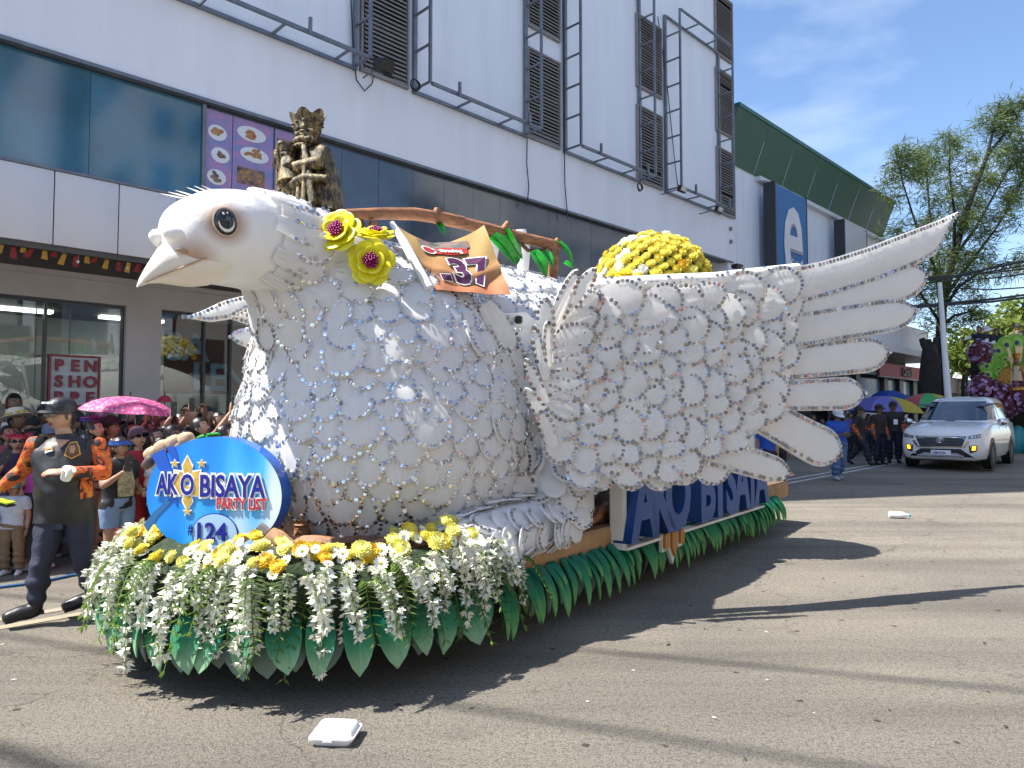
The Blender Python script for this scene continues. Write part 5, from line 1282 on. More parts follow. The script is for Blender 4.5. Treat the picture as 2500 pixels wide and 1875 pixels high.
dtext('AK', 384, 438, 1156, 1206, MT['print_navy'], 0.013, 0.02, 0.07); dtext('O', 443, 476, 1157, 1208, MT['print_navy'], 0.013, 0.02, 0.06)
dtext('BISAYA', 491, 650, 1160, 1213, MT['print_navy'], 0.013, 0.02, 0.07); dtext('PARTY LIST', 531, 652, 1217, 1242, MT['print_red'], 0.013, 0.015, 0.08)
oc = dpx(525, 1302)
mb = MB(); mb.prism([(oc[0] + 0.160 * math.cos(2 * math.pi * k / 40), oc[1] + 0.128 * math.sin(2 * math.pi * k / 40)) for k in range(40)], DP.mat(off=0.002), 0.003); mb.build('number_ring', MT['print_navy'], sgn, 0)
mb = MB(); mb.prism([(oc[0] + 0.154 * math.cos(2 * math.pi * k / 40), oc[1] + 0.122 * math.sin(2 * math.pi * k / 40)) for k in range(40)], DP.mat(off=0.004), 0.003); mb.build('number_field', MT['print_pale'], sgn, 0)
dtext('#', 461, 473, 1280, 1306, MT['print_navy'], 0.012, 0.01); dtext('124', 484, 556, 1276, 1318, MT['print_navy'], 0.012, 0.02)
mb = MB(); mb.tube([DP.pt(-0.1, -0.3, -0.15), DP.pt(-0.1, -0.58, -0.12)], 0.025, 6); mb.tube([DP.pt(0.2, -0.3, -0.15), DP.pt(0.2, -0.58, -0.12)], 0.025, 6); mb.build('prop', MT['wood_d'], sgn)

# carved wooden fingers behind the sign
cl_ = thing('wooden_claw', 'brown wooden fingers with black tips gripping the right rim of the blue oval sign', 'carving', at(715, 1300, 4.9), 0)
def finger3(pts, rad, name, m, par, Y): mb = MB(); mb.tube([at(x, y, Y + (k[0] if k else 0)) for x, y, *k in pts], rad, 9); mb.build(name, m, par, 60)
finger3([(655, 1100), (690, 1112), (720, 1140), (735, 1180)], [0.05, 0.056, 0.055, 0.05], 'finger', MT['clay'], cl_, 4.95)
finger3([(690, 1140), (718, 1148), (742, 1180), (742, 1240), (738, 1310), (734, 1370)], [0.05, 0.055, 0.055, 0.05, 0.06, 0.062], 'finger', MT['wood'], cl_, 4.88)
finger3([(634, 1094), (645, 1096), (660, 1104)], [0.02, 0.046, 0.054], 'nail_and_shade', MT['claw_black'], cl_, 4.92); finger3([(684, 1142), (694, 1140), (706, 1146)], [0.02, 0.046, 0.056], 'nail_and_shade', MT['claw_black'], cl_, 4.85)
for k in range(5): 
    mb = MB(); c = at(740, 1190 + 30 * k, 4.88); mb.lathe([(0.054, -0.012), (0.066, 0), (0.054, 0.012)], c, 10); mb.build('knuckle', MT['wood'], cl_)
cl2 = thing('wooden_claw', 'tan carved wooden fingers reaching over the left rim of the blue oval sign', 'carving', at(380, 1130, 4.9), 0)
MT['tan_foam'] = mat('tan_foam', (0.52, 0.36, 0.22), 0.7, var=(6, 0.2), bump=(25, 0.006)); MT['tan_shade'] = mat('tan_shade', (0.11, 0.075, 0.07), 0.6, var=(6, 0.3))
def lump(name, px, py, Y, r, rot, m): mb = MB(); mb.ell(at(px, py, Y), r, RY(R(rot)), 14, 9, fn=lambda p: V([math.copysign(abs(c) ** 0.7, c) for c in p])); mb.build(name, m, cl2, 60)
for (px, py, a_, b_, rot, dx, dy) in ((372, 1108, 26, 15, -38, -8, 20), (396, 1092, 26, 15, -34, 2, 19), (424, 1080, 28, 15, -28, 8, 18), (454, 1072, 26, 15, -12, 14, 14)):
    q_ = 4.95 / F; lump('finger', px, py, 4.95, (a_ * 0.72 * q_, 0.05, b_ * 1.1 * q_), rot, MT['tan_foam']); lump('nail_and_shade', px + dx, py + dy, 4.93, (a_ * 0.78 * q_, 0.045, b_ * 0.72 * q_), rot - 18, MT['tan_shade'])  # second, darker lump paints the shaded underside of each tan finger
lump('palm', 440, 1122, 5.02, (60 * 4.95 / F, 0.05, 34 * 4.95 / F), -25, MT['clay'])
lg = thing('painted_log', 'short brown log with a pink smear and grey cut end beside the oval sign', 'log', at(680, 1330, 4.45), 0)
MT['pink_paint'] = mat('pink_paint', (0.55, 0.02, 0.16), 0.5); MT['grey_cut'] = mat('grey_cut', (0.19, 0.17, 0.17), 0.8, var=(9, 0.3))
mb = MB(); mb.tube([at(655, 1303, 4.42), at(672, 1318, 4.42), at(712, 1352, 4.46)], [0.05, 0.068, 0.068], 10); mb.build('trunk', MT['clay'], lg)
mb = MB(); mb.tube([at(632, 1286, 4.42), at(652, 1302, 4.42)], [0.035, 0.036], 8); mb.build('cut_end', MT['grey_cut'], lg)
mb = MB(); p = [at(680, 1324, 4.345), at(692, 1330, 4.345), at(688, 1336, 4.345), at(708, 1350, 4.36), at(700, 1362, 4.37), at(682, 1348, 4.36), at(678, 1338, 4.35)]; mb.add(p + [q + V((0, 0.06, 0)) for q in p], [tuple(range(7))] + [(i, i + 7, (i + 1) % 7 + 7, (i + 1) % 7) for i in range(7)]); mb.build('paint_smear', MT['pink_paint'], lg)

# ------------------------------------------------------------------ bronze king
MT['bronze'] = None
def bronze():
    m = bpy.data.materials.new('bronze'); m.use_nodes = True; nt = m.node_tree; N = nt.nodes; L = nt.links; b = N['Principled BSDF']
    tcn = N.new('ShaderNodeTexCoord'); nz = N.new('ShaderNodeTexNoise'); nz.inputs['Scale'].default_value = 16; nz.inputs['Detail'].default_value = 8; nz.inputs['Roughness'].default_value = 0.75
    mp = N.new('ShaderNodeMapping'); mp.inputs['Scale'].default_value = (1.6, 1.6, 0.7); L.new(tcn.outputs['Object'], mp.inputs[0]); L.new(mp.outputs[0], nz.inputs['Vector'])
    rp = N.new('ShaderNodeValToRGB'); e = rp.color_ramp.elements; e[0].position = 0.45; e[0].color = (0.020, 0.015, 0.009, 1); e[1].position = 0.66; e[1].color = (0.40, 0.29, 0.12, 1)
    L.new(nz.outputs['Fac'], rp.inputs[0]); L.new(rp.outputs[0], b.inputs['Base Color']); b.inputs['Metallic'].default_value = 0.25; b.inputs['Roughness'].default_value = 0.42
    bp = N.new('ShaderNodeBump'); bp.inputs['Distance'].default_value = 0.012; L.new(nz.outputs['Fac'], bp.inputs['Height']); L.new(bp.outputs[0], b.inputs['Normal']); return m
MT['bronze'] = bronze()
kb = at(758, 522, 5.14); KS = 0.715
king = thing('king_statue', 'gold statue of a crowned bearded king with staff and child on the dove neck', 'statue', kb, 0)
KF = V((-0.62, -0.78, 0)).normalized(); KR = V((0.78, -0.62, 0)) * 1.27     # forward, and the image-right side
def kp_(r, f, z): return kb + (KR * r + KF * f + UZ * z) * KS
def kell(mb, r, f, z, s, n=10): mb.ell(kp_(r, f, z), tuple(x * KS for x in (s if hasattr(s, '__len__') else (s, s, s))), Matrix(((KR.x, KF.x, 0, 0), (KR.y, KF.y, 0, 0), (0, 0, 1, 0), (0, 0, 0, 1))), n, 8)
mb = MB(); rings = []
for z, rx_, ry_, cf in ((-0.03, 0.335, 0.24, -0.02), (0.15, 0.315, 0.22, -0.02), (0.33, 0.28, 0.20, -0.02), (0.5, 0.235, 0.17, -0.02), (0.60, 0.195, 0.15, -0.02), (0.655, 0.15, 0.12, -0.02), (0.68, 0.09, 0.08, -0.02)):
    rings.append([kp_(rx_ * (1 + 0.05 * math.sin(5 * a_) * (z < 0.5)) * math.cos(a_), cf + ry_ * (1 + 0.06 * math.sin(7 * a_) * (z < 0.55)) * math.sin(a_), z) for a_ in [2 * math.pi * k / 28 for k in range(28)]])
mb.loft(rings, True); mb.build('cape', MT['bronze'], king, 60)
mb = MB()
for sg in (-1, 1): mb.tube([kp_(sg * 0.06, 0.14, 0.64), kp_(sg * 0.13, 0.17, 0.45), kp_(sg * 0.20, 0.19, 0.22), kp_(sg * 0.25, 0.2, 0.0)], [0.022, 0.028, 0.03, 0.03], 8)
mb.tube([kp_(-0.16, 0.2, 0.27), kp_(0.0, 0.24, 0.22), kp_(0.16, 0.22, 0.27), kp_(0.3, 0.08, 0.26)], [0.03, 0.045, 0.035, 0.03], 8)
for k in range(6): mb.tube([kp_(-0.15 + 0.06 * k, 0.19 + 0.02 * (k % 2), 0.42), kp_(-0.16 + 0.065 * k, 0.22, 0.2), kp_(-0.17 + 0.07 * k, 0.24, -0.02)], [0.02, 0.026, 0.03], 6)
mb.build('robe_fold', MT['bronze'], king, 60)
mb = MB(); kell(mb, 0.0, 0.05, 0.76, (0.105, 0.115, 0.12), 16); kell(mb, 0, 0.165, 0.765, (0.022, 0.03, 0.035)); kell(mb, -0.035, 0.15, 0.80, (0.03, 0.015, 0.012)); kell(mb, 0.035, 0.15, 0.80, (0.03, 0.015, 0.012)); mb.build('head', MT['bronze'], king, 60)
mb = MB(); r_ = random.Random(4)
for k in range(13): a_ = -1.5 + 0.25 * k; kell(mb, 0.105 * math.sin(a_), 0.05 + 0.11 * math.cos(a_), 0.70 + 0.02 * r_.random(), 0.034, 8)
for k in range(9): a_ = -1.1 + 0.28 * k; kell(mb, 0.08 * math.sin(a_), 0.06 + 0.10 * math.cos(a_), 0.655, 0.03, 8)
for sg in (-1, 1):
    for k in range(3): kell(mb, sg * 0.105, 0.05 - 0.02 * k, 0.80 - 0.05 * k, 0.035, 8)
mb.build('beard', MT['bronze'], king, 60)
mb = MB(); n = 42; rings = []
for z, r0, pt_ in ((0.825, 0.118, 0), (0.845, 0.127, 0), (0.86, 0.120, 0), (0.93, 0.140, 0), (0.955, 0.148, 1)):
    ring = []
    for k in range(n):
        a_ = 2 * math.pi * k / n; up_ = 0.06 * abs(math.cos(a_ * 3)) ** 1.2 if pt_ else 0
        ring.append(kp_((r0 + up_ * .35) * math.cos(a_), 0.045 + (r0 + up_ * .35) * math.sin(a_), z + up_))
    rings.append(ring)
inner = [[p + (kp_(0, 0.045, 0.9) - p) * V((0.12, 0.12, 0)).length * 0.8 for p in r] for r in rings[::-1]]
mb.loft(rings, False)
for ring in (rings,):
    mb.loft([[p.lerp(kp_(0, 0.045, (p.z - kb.z) / KS), 0.13) for p in r] for r in rings[::-1]], False)
top = rings[-1]; ti_ = [p.lerp(kp_(0, 0.045, (p.z - kb.z) / KS), 0.13) for p in top]; mb.add(top + ti_, [(k, (k + 1) % n, n + (k + 1) % n, n + k) for k in range(n)])
for k in range(12): a_ = 2 * math.pi * k / 12; kell(mb, 0.136 * math.cos(a_), 0.045 + 0.136 * math.sin(a_), 0.895, 0.014, 6)
mb.build('crown', MT['bronze'], king, 50)
mb = MB(); mb.tube([kp_(-0.19, 0.20, -0.03), kp_(-0.185, 0.21, 0.3), kp_(-0.18, 0.215, 0.6), kp_(-0.17, 0.215, 0.70)], [0.028, 0.026, 0.028, 0.034], 8); kell(mb, -0.165, 0.215, 0.70, 0.04, 8); mb.build('staff', MT['bronze'], king, 60)
mb = MB(); mb.tube([kp_(-0.17, 0.02, 0.58), kp_(-0.25, 0.1, 0.46), kp_(-0.22, 0.2, 0.52), kp_(-0.20, 0.22, 0.58)], [0.06, 0.058, 0.045, 0.03], 8)
for k in range(4): mb.tube([kp_(-0.235, 0.22, 0.555 + 0.022 * k), kp_(-0.20, 0.25, 0.56 + 0.022 * k), kp_(-0.165, 0.235, 0.56 + 0.022 * k)], 0.013, 6)
mb.tube([kp_(0.18, 0.02, 0.58), kp_(0.22, 0.12, 0.42), kp_(0.08, 0.22, 0.40), kp_(-0.02, 0.24, 0.42)], [0.06, 0.06, 0.045, 0.03], 8); mb.build('arm', MT['bronze'], king, 60)
ch = MB(); kell(ch, -0.07, 0.23, 0.56, (0.055, 0.055, 0.062), 12); kell(ch, -0.075, 0.285, 0.555, (0.012, 0.014, 0.014)); ch.tube([kp_(-0.06, 0.22, 0.52), kp_(-0.04, 0.22, 0.40), kp_(-0.02, 0.23, 0.26)], [0.05, 0.075, 0.085], 10); ch.tube([kp_(-0.1, 0.24, 0.47), kp_(-0.14, 0.25, 0.42), kp_(-0.1, 0.29, 0.40)], [0.026, 0.024, 0.018], 7); ch.tube([kp_(0.0, 0.25, 0.47), kp_(0.03, 0.28, 0.42), kp_(-0.02, 0.3, 0.41)], [0.026, 0.024, 0.018], 7)
ch.build('child', MT['bronze'], king, 60)
mb = MB(); rings = [[kp_(-0.07 + r0 * math.cos(2 * math.pi * k / 20), 0.23 + r0 * math.sin(2 * math.pi * k / 20), z + (0.03 * (k % 4 == 0) if z > 0.64 else 0)) for k in range(20)] for z, r0 in ((0.59, 0.056), (0.62, 0.062), (0.65, 0.07))]; mb.loft(rings, True); mb.build('child_crown', MT['bronze'], king)
mb = MB(); mb.ell(kp_(0.06, -0.02, -0.05), (0.34 * KS, 0.3 * KS, 0.06 * KS), None, 18, 6); mb.build('base', MT['bronze'], king)

# ------------------------------------------------------------------ big foam flowers on the neck
MT['foam_yellow'] = mat('foam_yellow', (0.66, 0.60, 0.008), 0.38, var=(2, 0.06)); MT['magenta'] = mat('magenta', (0.30, 0.006, 0.13), 0.3)
def foamflower(px, py, Y, r, nrm, lb):
    c = at(px, py, Y); n = V(nrm).normalized(); f = thing('foam_flower', lb, 'flower', c, 0, 'yellow foam flowers on the neck of the dove'); X = n.orthogonal().normalized(); Yv = n.cross(X); r_ = random.Random(int(px))
    for lay, (k, rad, pr, lift) in enumerate(((5, 0.62, 0.46, 0.0), (5, 0.55, 0.42, 0.07), (5, 0.34, 0.34, 0.20))):
        for i in range(k):
            a_ = 2 * math.pi * (i + 0.5 * lay) / k + r_.gauss(0, 0.06); d = X * math.cos(a_) + Yv * math.sin(a_); sd = n.cross(d)
            M = frame((0, 0, 0), d, zdir=n); tl = 0.14 + 0.22 * lay
            mb = MB(); mb.ell(c + (d * rad + n * lift) * r, (pr * r, pr * 1.02 * r, 0.09 * r), frame((0, 0, 0), (d + n * tl).normalized(), zdir=n), 16, 8, fn=lambda p: V((p.x, p.y, p.z + 0.9 * (p.x * p.x + p.y * p.y) - 0.3))); mb.build('petal', MT['foam_yellow'], f, 60)
    mb = MB()
    for i in range(34):
        a_ = i * 2.4; rr = 0.26 * math.sqrt(i / 34); d = X * math.cos(a_) + Yv * math.sin(a_); b0 = c + (d * rr * .6 + n * 0.1) * r; tp = c + (d * rr * 1.35 + n * (0.50 - rr * 0.5)) * r; mb.tube([b0, tp], [0.03 * r, 0.045 * r], 6); mb.ell(tp, 0.05 * r, None, 6, 4)
    mb.build('stamen_cluster', MT['magenta'], f, 60)
foamflower(828, 568, 4.72, 0.160, (-0.25, -0.92, 0.30), 'upper left yellow foam flower with magenta centre, nearest the head of the dove')
foamflower(906, 640, 4.72, 0.155, (0.12, -1, -0.02), 'lowest yellow foam flower, its dark magenta centre facing the camera')
foamflower(918, 576, 4.9, 0.135, (0.05, -0.42, 0.9), 'yellow foam flower seen edge-on, facing up behind the other two')

# ------------------------------------------------------------------ branch with green leaves, over the back
br = thing('foam_branch', 'long brown carved branch with green leaves lying over the back of the dove', 'branch', at(1080, 535, 6.2), 0)
def Yb(px): return 5.3 + (px - 790) / 570 * 1.75
def bp_(px, py, d=0): return at(px, py, Yb(px) + d)
mb = MB(); mb.tube([bp_(790, 532), bp_(850, 524), bp_(930, 521), bp_(1010, 522), bp_(1080, 532), bp_(1130, 540)], [0.035, 0.045, 0.05, 0.055, 0.055, 0.045], 9); mb.build('limb', MT['wood'], br, 60)
mb = MB(); mb.tube([bp_(1060, 533, .05), bp_(1130, 545), bp_(1200, 562), bp_(1280, 582), bp_(1362, 600)], [0.045, 0.055, 0.058, 0.055, 0.055], 9); mb.build('limb', MT['wood'], br, 60)
for pts, r0 in (([(1068, 510), (1062, 530)], 0.03), ([(1240, 545), (1228, 560), (1205, 580)], 0.03), ([(910, 540), (915, 600), (930, 680)], 0.035), ([(1352, 600), (1352, 640), (1348, 700)], 0.05), ([(1362, 585), (1350, 600), (1335, 610)], 0.028)):
    mb = MB(); mb.tube([bp_(x, y, -0.03) for x, y in pts], r0, 8); mb.build('twig', MT['wood'], br, 60)
mb = MB(); mb.tube([bp_(1180, 576), bp_(1205, 580), bp_(1228, 565), bp_(1250, 575), bp_(1290, 612), bp_(1330, 612), bp_(1358, 590)], 0.02, 7); mb.tube([bp_(880, 530), bp_(900, 600), bp_(960, 640)], 0.02, 7); mb.build('vine', MT['wood_d'], br, 60)
MT['leaf_gloss'] = mat('leaf_gloss', (0.012, 0.30, 0.012), 0.28, var=(6, 0.3), coat=0.3)
LG = leaf_mesh(MT['leaf_gloss'], 0.30, 0, 0.25); VN = MB(); VN.tube([(0.03, 0, 0.04), (0.5, 0, 0.11), (0.95, 0, 0.02)], 0.012, 4, 0); VN2 = VN.mesh('vein', MT['leaf_dark'])
for (x0, y0, x1, y1, d, tw) in ((1200, 576, 1258, 645, -0.1, 0.5), (1232, 562, 1276, 632, -0.05, -0.6), (1240, 575, 1262, 648, 0.05, 0.9), (1300, 613, 1334, 678, -0.15, 0.4), (1328, 612, 1350, 652, -0.05, 0.3), (1356, 588, 1398, 652, 0.0, 1.25), (1000, 590, 985, 640, -.1, 0.4), (1378, 640, 1402, 655, 0.1, 0.2), (1070, 545, 1085, 575, 0, 0.3)):
    p0 = bp_(x0, y0, d); p1 = bp_(x1, y1, d - 0.1); dd = p1 - p0; L_ = dd.length; M = frame(p0, dd, zdir=V((math.sin(tw), -math.cos(tw), 0.15))) @ S3(L_); lf = inst('leaf', LG, M, br); inst('vein', VN2, M @ T((0, 0, 0.006)), lf)
# two white foam blades standing behind the branch
for (x0, y0, x1, y1) in ((1278, 665, 1272, 560), (1200, 640, 1195, 578)):
    p0 = bp_(x0, y0, 0.5); p1 = bp_(x1, y1, 0.5); pl = MB(); pl.tube([p0, p0.lerp(p1, .5), p1], [0.05, 0.085, 0.05], 10, flat=0.3); pl.build('foam_blade', MT['foam_white'], dove, 60)

# ------------------------------------------------------------------ cloth banner 37
cb = thing('cloth_banner', 'crumpled orange cloth banner numbered 37 hanging from the branch over the dove', 'banner', at(1080, 700, 5.2), 0)
c00, c10, c01, c11 = at(1052, 708, 5.0), at(1246, 720, 5.25), at(958, 541, 5.28), at(1182, 548, 5.75)
def cloth(u, v, off=0):
    p = c00.lerp(c10, u).lerp(c01.lerp(c11, u), v); sag = 0.16 * math.sin(math.pi * u) * v ** 3; fold = 0.014 * math.sin(7 * u + 3 * v) + 0.010 * math.sin(15 * u - 9 * v)
    fold += -0.022 * math.exp(-((v - 0.13 - 0.15 * (2 * u - 1) ** 2) / 0.06) ** 2) + 0.022 * math.exp(-((v - 0.24 - 0.15 * (2 * u - 1) ** 2) / 0.05) ** 2)
    return p + V((0, 0, -sag)) + V((0.15, -0.95, 0.1)) * (fold + off)
def cloth_mat():
    m = bpy.data.materials.new('banner_cloth'); m.use_nodes = True; nt = m.node_tree; N = nt.nodes; L = nt.links; b = N['Principled BSDF']
    tcn = N.new('ShaderNodeTexCoord'); sp = N.new('ShaderNodeSeparateXYZ'); L.new(tcn.outputs['Generated'], sp.inputs[0]); rp = N.new('ShaderNodeValToRGB'); e = rp.color_ramp.elements
    e[0].position = 0.05; e[0].color = (0.40, 0.15, 0.065, 1); e[1].position = 0.6; e[1].color = (0.34, 0.225, 0.075, 1); L.new(sp.outputs['Z'], rp.inputs[0]); L.new(rp.outputs[0], b.inputs['Base Color']); b.inputs['Roughness'].default_value = 0.6; return m
MT['banner_cloth'] = cloth_mat()
mb = MB(); n1, n2 = 28, 22
for off in (0, -0.006): mb.add([cloth(i / n1, j / n2, off) for j in range(n2 + 1) for i in range(n1 + 1)], [(j * (n1 + 1) + i, j * (n1 + 1) + i + 1, (j + 1) * (n1 + 1) + i + 1, (j + 1) * (n1 + 1) + i) for j in range(n2) for i in range(n1)])
mb.build('cloth', MT['banner_cloth'], cb, 60)
def on_cloth(name, me_src, u0, v0, su, sv, m, off):
    mb = MB(); vs_ = [cloth(u0 + v.co.x * su, v0 + v.co.y * sv, off + v.co.z) for v in me_src.vertices]; mb.add(vs_, [tuple(p.vertices) for p in me_src.polygons]); return mb.build(name, m, cb, 0)
MT['plum'] = mat('plum', (0.07, 0.008, 0.055), 0.6); MT['cloth_red'] = mat('cloth_red', (0.42, 0.02, 0.02), 0.6); MT['cloth_teal'] = mat('cloth_teal', (0.02, 0.13, 0.13), 0.6, var=(22, 0.8), col2=(0.30, 0.12, 0.08))
t37 = text_mesh('37', 1.0, 0.004, MT['plum'], 0.035); t37w = text_mesh('37', 1.0, 0.003, MT['print_white'], 0.07); td = text_mesh('-', 1.0, 0.004, MT['plum'], 0.04); tdw = text_mesh('-', 1.0, 0.003, MT['print_white'], 0.06)
on_cloth('lettering_outline', t37w, 0.60, 0.14, 0.46, 0.50, MT['print_white'], 0.016); on_cloth('lettering', t37, 0.60, 0.14, 0.46, 0.50, MT['plum'], 0.024)
on_cloth('lettering_outline', tdw, 0.27, 0.08, 0.36, 0.46, MT['print_white'], 0.016); on_cloth('lettering', td, 0.27, 0.08, 0.36, 0.46, MT['plum'], 0.024)
def cpoly(name, pts, m, off): 
    mb = MB(); c = (sum(p[0] for p in pts) / len(pts), sum(p[1] for p in pts) / len(pts)); vs_ = [cloth(c[0], c[1], off)]; n = len(pts)
    for r_ in (0.35, 0.7, 1.0): vs_ += [cloth(lerp(c[0], p[0], r_), lerp(c[1], p[1], r_), off) for p in pts]
    fs = [(0, 1 + j, 1 + (j + 1) % n) for j in range(n)] + [(1 + k * n + j, 1 + k * n + n + j, 1 + k * n + n + (j + 1) % n, 1 + k * n + (j + 1) % n) for k in (0, 1) for j in range(n)]
    mb.add(vs_, fs); return mb.build(name, m, cb, 0)
cpoly('printed_picture', [(0.18, 0.66), (0.4, 0.62), (0.62, 0.63), (0.74, 0.72), (0.76, 0.86), (0.62, 0.94), (0.4, 0.95), (0.2, 0.88)], MT['cloth_teal'], 0.012)
cpoly('printed_patch', [(0.3, 0.58), (0.5, 0.57), (0.68, 0.60), (0.70, 0.70), (0.5, 0.74), (0.34, 0.72)], MT['cloth_red'], 0.018)
cpoly('printed_badge', [(0.25 + 0.085 * math.cos(2 * math.pi * k / 16), 0.64 + 0.075 * math.sin(2 * math.pi * k / 16)) for k in range(16)], MT['print_white'], 0.022)
cpoly('printed_badge', [(0.25 + 0.06 * math.cos(2 * math.pi * k / 16), 0.64 + 0.053 * math.sin(2 * math.pi * k / 16)) for k in range(16)], MT['cloth_red'], 0.027)
on_cloth('lettering', text_mesh('Sinulog', 1.0, 0.004, MT['eye_white'], 0.03), 0.50, 0.62, 0.088, 0.10, MT['eye_white'], 0.027)
MT['roll_white'] = mat('roll_white', (0.78, 0.78, 0.82), 0.5)
mb = MB(); mb.tube([at(957, 545, 5.2), at(985, 590, 5.1), at(1048, 704, 4.95)], [0.02, 0.032, 0.034], 9); mb.build('pole_sleeve', MT['roll_white'], cb, 60)

# ------------------------------------------------------------------ yellow flower dome on the back
dm = thing('flower_dome', 'half dome of yellow and white chrysanthemums on the back of the dove', 'flowers', at(1595, 690, 8.0), 0)
dc = at(1592, 700, 8.0); mb = MB(); mb.ell(dc, (0.60, 0.60, 0.54), None, 24, 14); mb.build('moss_ball', MT['moss'], dm)
MUMW = mum_mesh(MT['petal_w']); rng = random.Random(8)
for i in range(210):
    z = (i + 0.5) / 210; a_ = i * 2.39996; r0 = math.sqrt(1 - z * z); n = V((r0 * math.cos(a_), r0 * math.sin(a_), z)); p = dc + V((n.x * 0.60, n.y * 0.60, n.z * 0.54)) + n * rng.uniform(0, 0.03)
    nn = (n + V((rng.gauss(0, .2), rng.gauss(0, .2), rng.gauss(0, .2)))).normalized(); x = rng.random()
    inst('chrysanthemum', MUMW if x < 0.24 else (MUM[2] if x > 0.87 and z < .5 else MUM[0] if x < 0.8 else MUM[1]), T(p) @ nn.to_track_quat('Z', 'Y').to_matrix().to_4x4() @ S3(rng.uniform(0.054, 0.084)), dm)
MT['yellow_wrap'] = mat('yellow_wrap', (0.62, 0.44, 0.01), 0.5)
mb = MB()
for k in range(7): p = at(1505 + k * 9, 672 + (k % 2) * 6, 7.45); mb.ell(p, (0.10, 0.06, 0.035), RZ(k) @ RX(0.5 * k), 8, 5)
mb.build('wrapping', MT['yellow_wrap'], dm)

# ------------------------------------------------------------------ blue letter board along the side
BP = Plane(fl(3.22, 1.29, 0), FU, FN)
bd_ = thing('letter_board', 'white board with large blue letters along the float side under the wing', 'sign', fl(5, 1.27, 0.45), FROT)
MT['board_white'] = mat('board_white', (0.66, 0.64, 0.58), 0.6, var=(2, 0.08)); MT['letter_blue'] = mat('letter_blue', (0.006, 0.055, 0.24), 0.5, var=(5, 0.15)); MT['orange_cut'] = mat('orange_cut', (0.42, 0.17, 0.03), 0.6)
a1 = 3.55
mb = MB(); mb.box(fl(3.22 + a1 / 2, 1.275, 0.87), (a1, 0.03, 0.84), RZ(FROT)); mb.build('back_board', MT['board_white'], bd_)
mb = MB(); mb.box(fl(3.22, 1.32, 0.87), (0.07, 0.12, 0.86), RZ(FROT)); mb.build('end_post', MT['board_white'], bd_)
mb = MB(); mb.box(fl(3.22 + a1 / 2, 1.34, 0.445), (a1, 0.13, 0.025), RZ(FROT)); mb.build('shelf', MT['board_white'], bd_)
for i, ch_ in enumerate('AKO BISAYA'):
    if ch_ == ' ': continue
    x = 0.20 + i * (a1 - 0.3) / 9.6 + (0.03 if i > 3 else 0)
    inst('letter', text_mesh(ch_, 0.86, 0.17, MT['letter_blue'], 0.035), BP.mat(x + 0.03, 0.53, 0.085) @ S3(0.80 if ch_ != 'I' else 0.9, 1, 1), bd_)
def sunboard(px, py):
    a_, b_ = BP.hit(px, py)
    for k, (dx, w_, h_) in enumerate(((-0.17, 0.12, 0.10), (0.0, 0.17, 0.24), (0.17, 0.12, 0.10))):
        for m, s_, o_ in ((MT['board_white'], 1, 0.09), (MT['orange_cut'], 0.68, 0.115)):
            mb = MB(); w2, h2 = w_ / 2 * s_, h_ * s_; mb.prism([(-w2, 0.06), (-w2, -h2 * .45), (0 if k == 1 else -w2, -h2), (0 if k == 1 else w2, -h2), (w2, -h2 * .45), (w2, 0.06)], BP.mat(a_ + dx, b_, o_), 0.03); mb.build('sun_ray', m, bd_)
sunboard(1613, 1310)
# ================================================================== PEOPLE
SK = [mat('skin_light', (0.46, 0.27, 0.18), 0.5, var=(9, 0.08)), mat('skin_tan', (0.33, 0.18, 0.11), 0.5, var=(9, 0.08)), mat('skin_dark', (0.20, 0.105, 0.065), 0.5, var=(9, 0.08))]
MT['hair'] = mat('hair', (0.012, 0.010, 0.010), 0.35, var=(30, 0.4), bump=(70, 0.004), aniso=(1, 1, 0.15)); MT['hair_brown'] = mat('hair_brown', (0.05, 0.028, 0.018), 0.35, var=(30, 0.4), bump=(70, 0.004), aniso=(1, 1, 0.15))
MT['eye_dark'] = mat('eye_dark', (0.01, 0.008, 0.008), 0.2); MT['lip'] = mat('lip', (0.26, 0.07, 0.065), 0.4); MT['eye_ball'] = mat('eye_ball', (0.6, 0.58, 0.55), 0.3)
_cl = {}
def cloth_m(c, rough=0.75):
    k = tuple(round(x, 3) for x in c)
    if k not in _cl: _cl[k] = mat('cloth', c, rough, var=(5, 0.15), bump=(9, 0.012))
    return _cl[k]
def std(**k):
    J = dict(head=(0, -0.015, 1.545), neck=(0, 0.0, 1.40), sR=(-0.165, 0, 1.345), sL=(0.165, 0, 1.345), eR=(-0.215, 0.02, 1.07), eL=(0.215, 0.02, 1.07), wR=(-0.225, -0.05, 0.83), wL=(0.225, -0.05, 0.83),
             hR=(-0.085, 0, 0.86), hL=(0.085, 0, 0.86), kR=(-0.095, -0.01, 0.46), kL=(0.095, -0.01, 0.46), aR=(-0.10, 0.02, 0.08), aL=(0.10, 0.02, 0.08), tR=(-0.125, -0.13, 0.03), tL=(0.125, -0.13, 0.03),
             fd=(0, -1, 0), belly=0.0, vox=0.02, hand='relaxed', wide=1.0, cx=(0, 0))
    J.update(k); return J
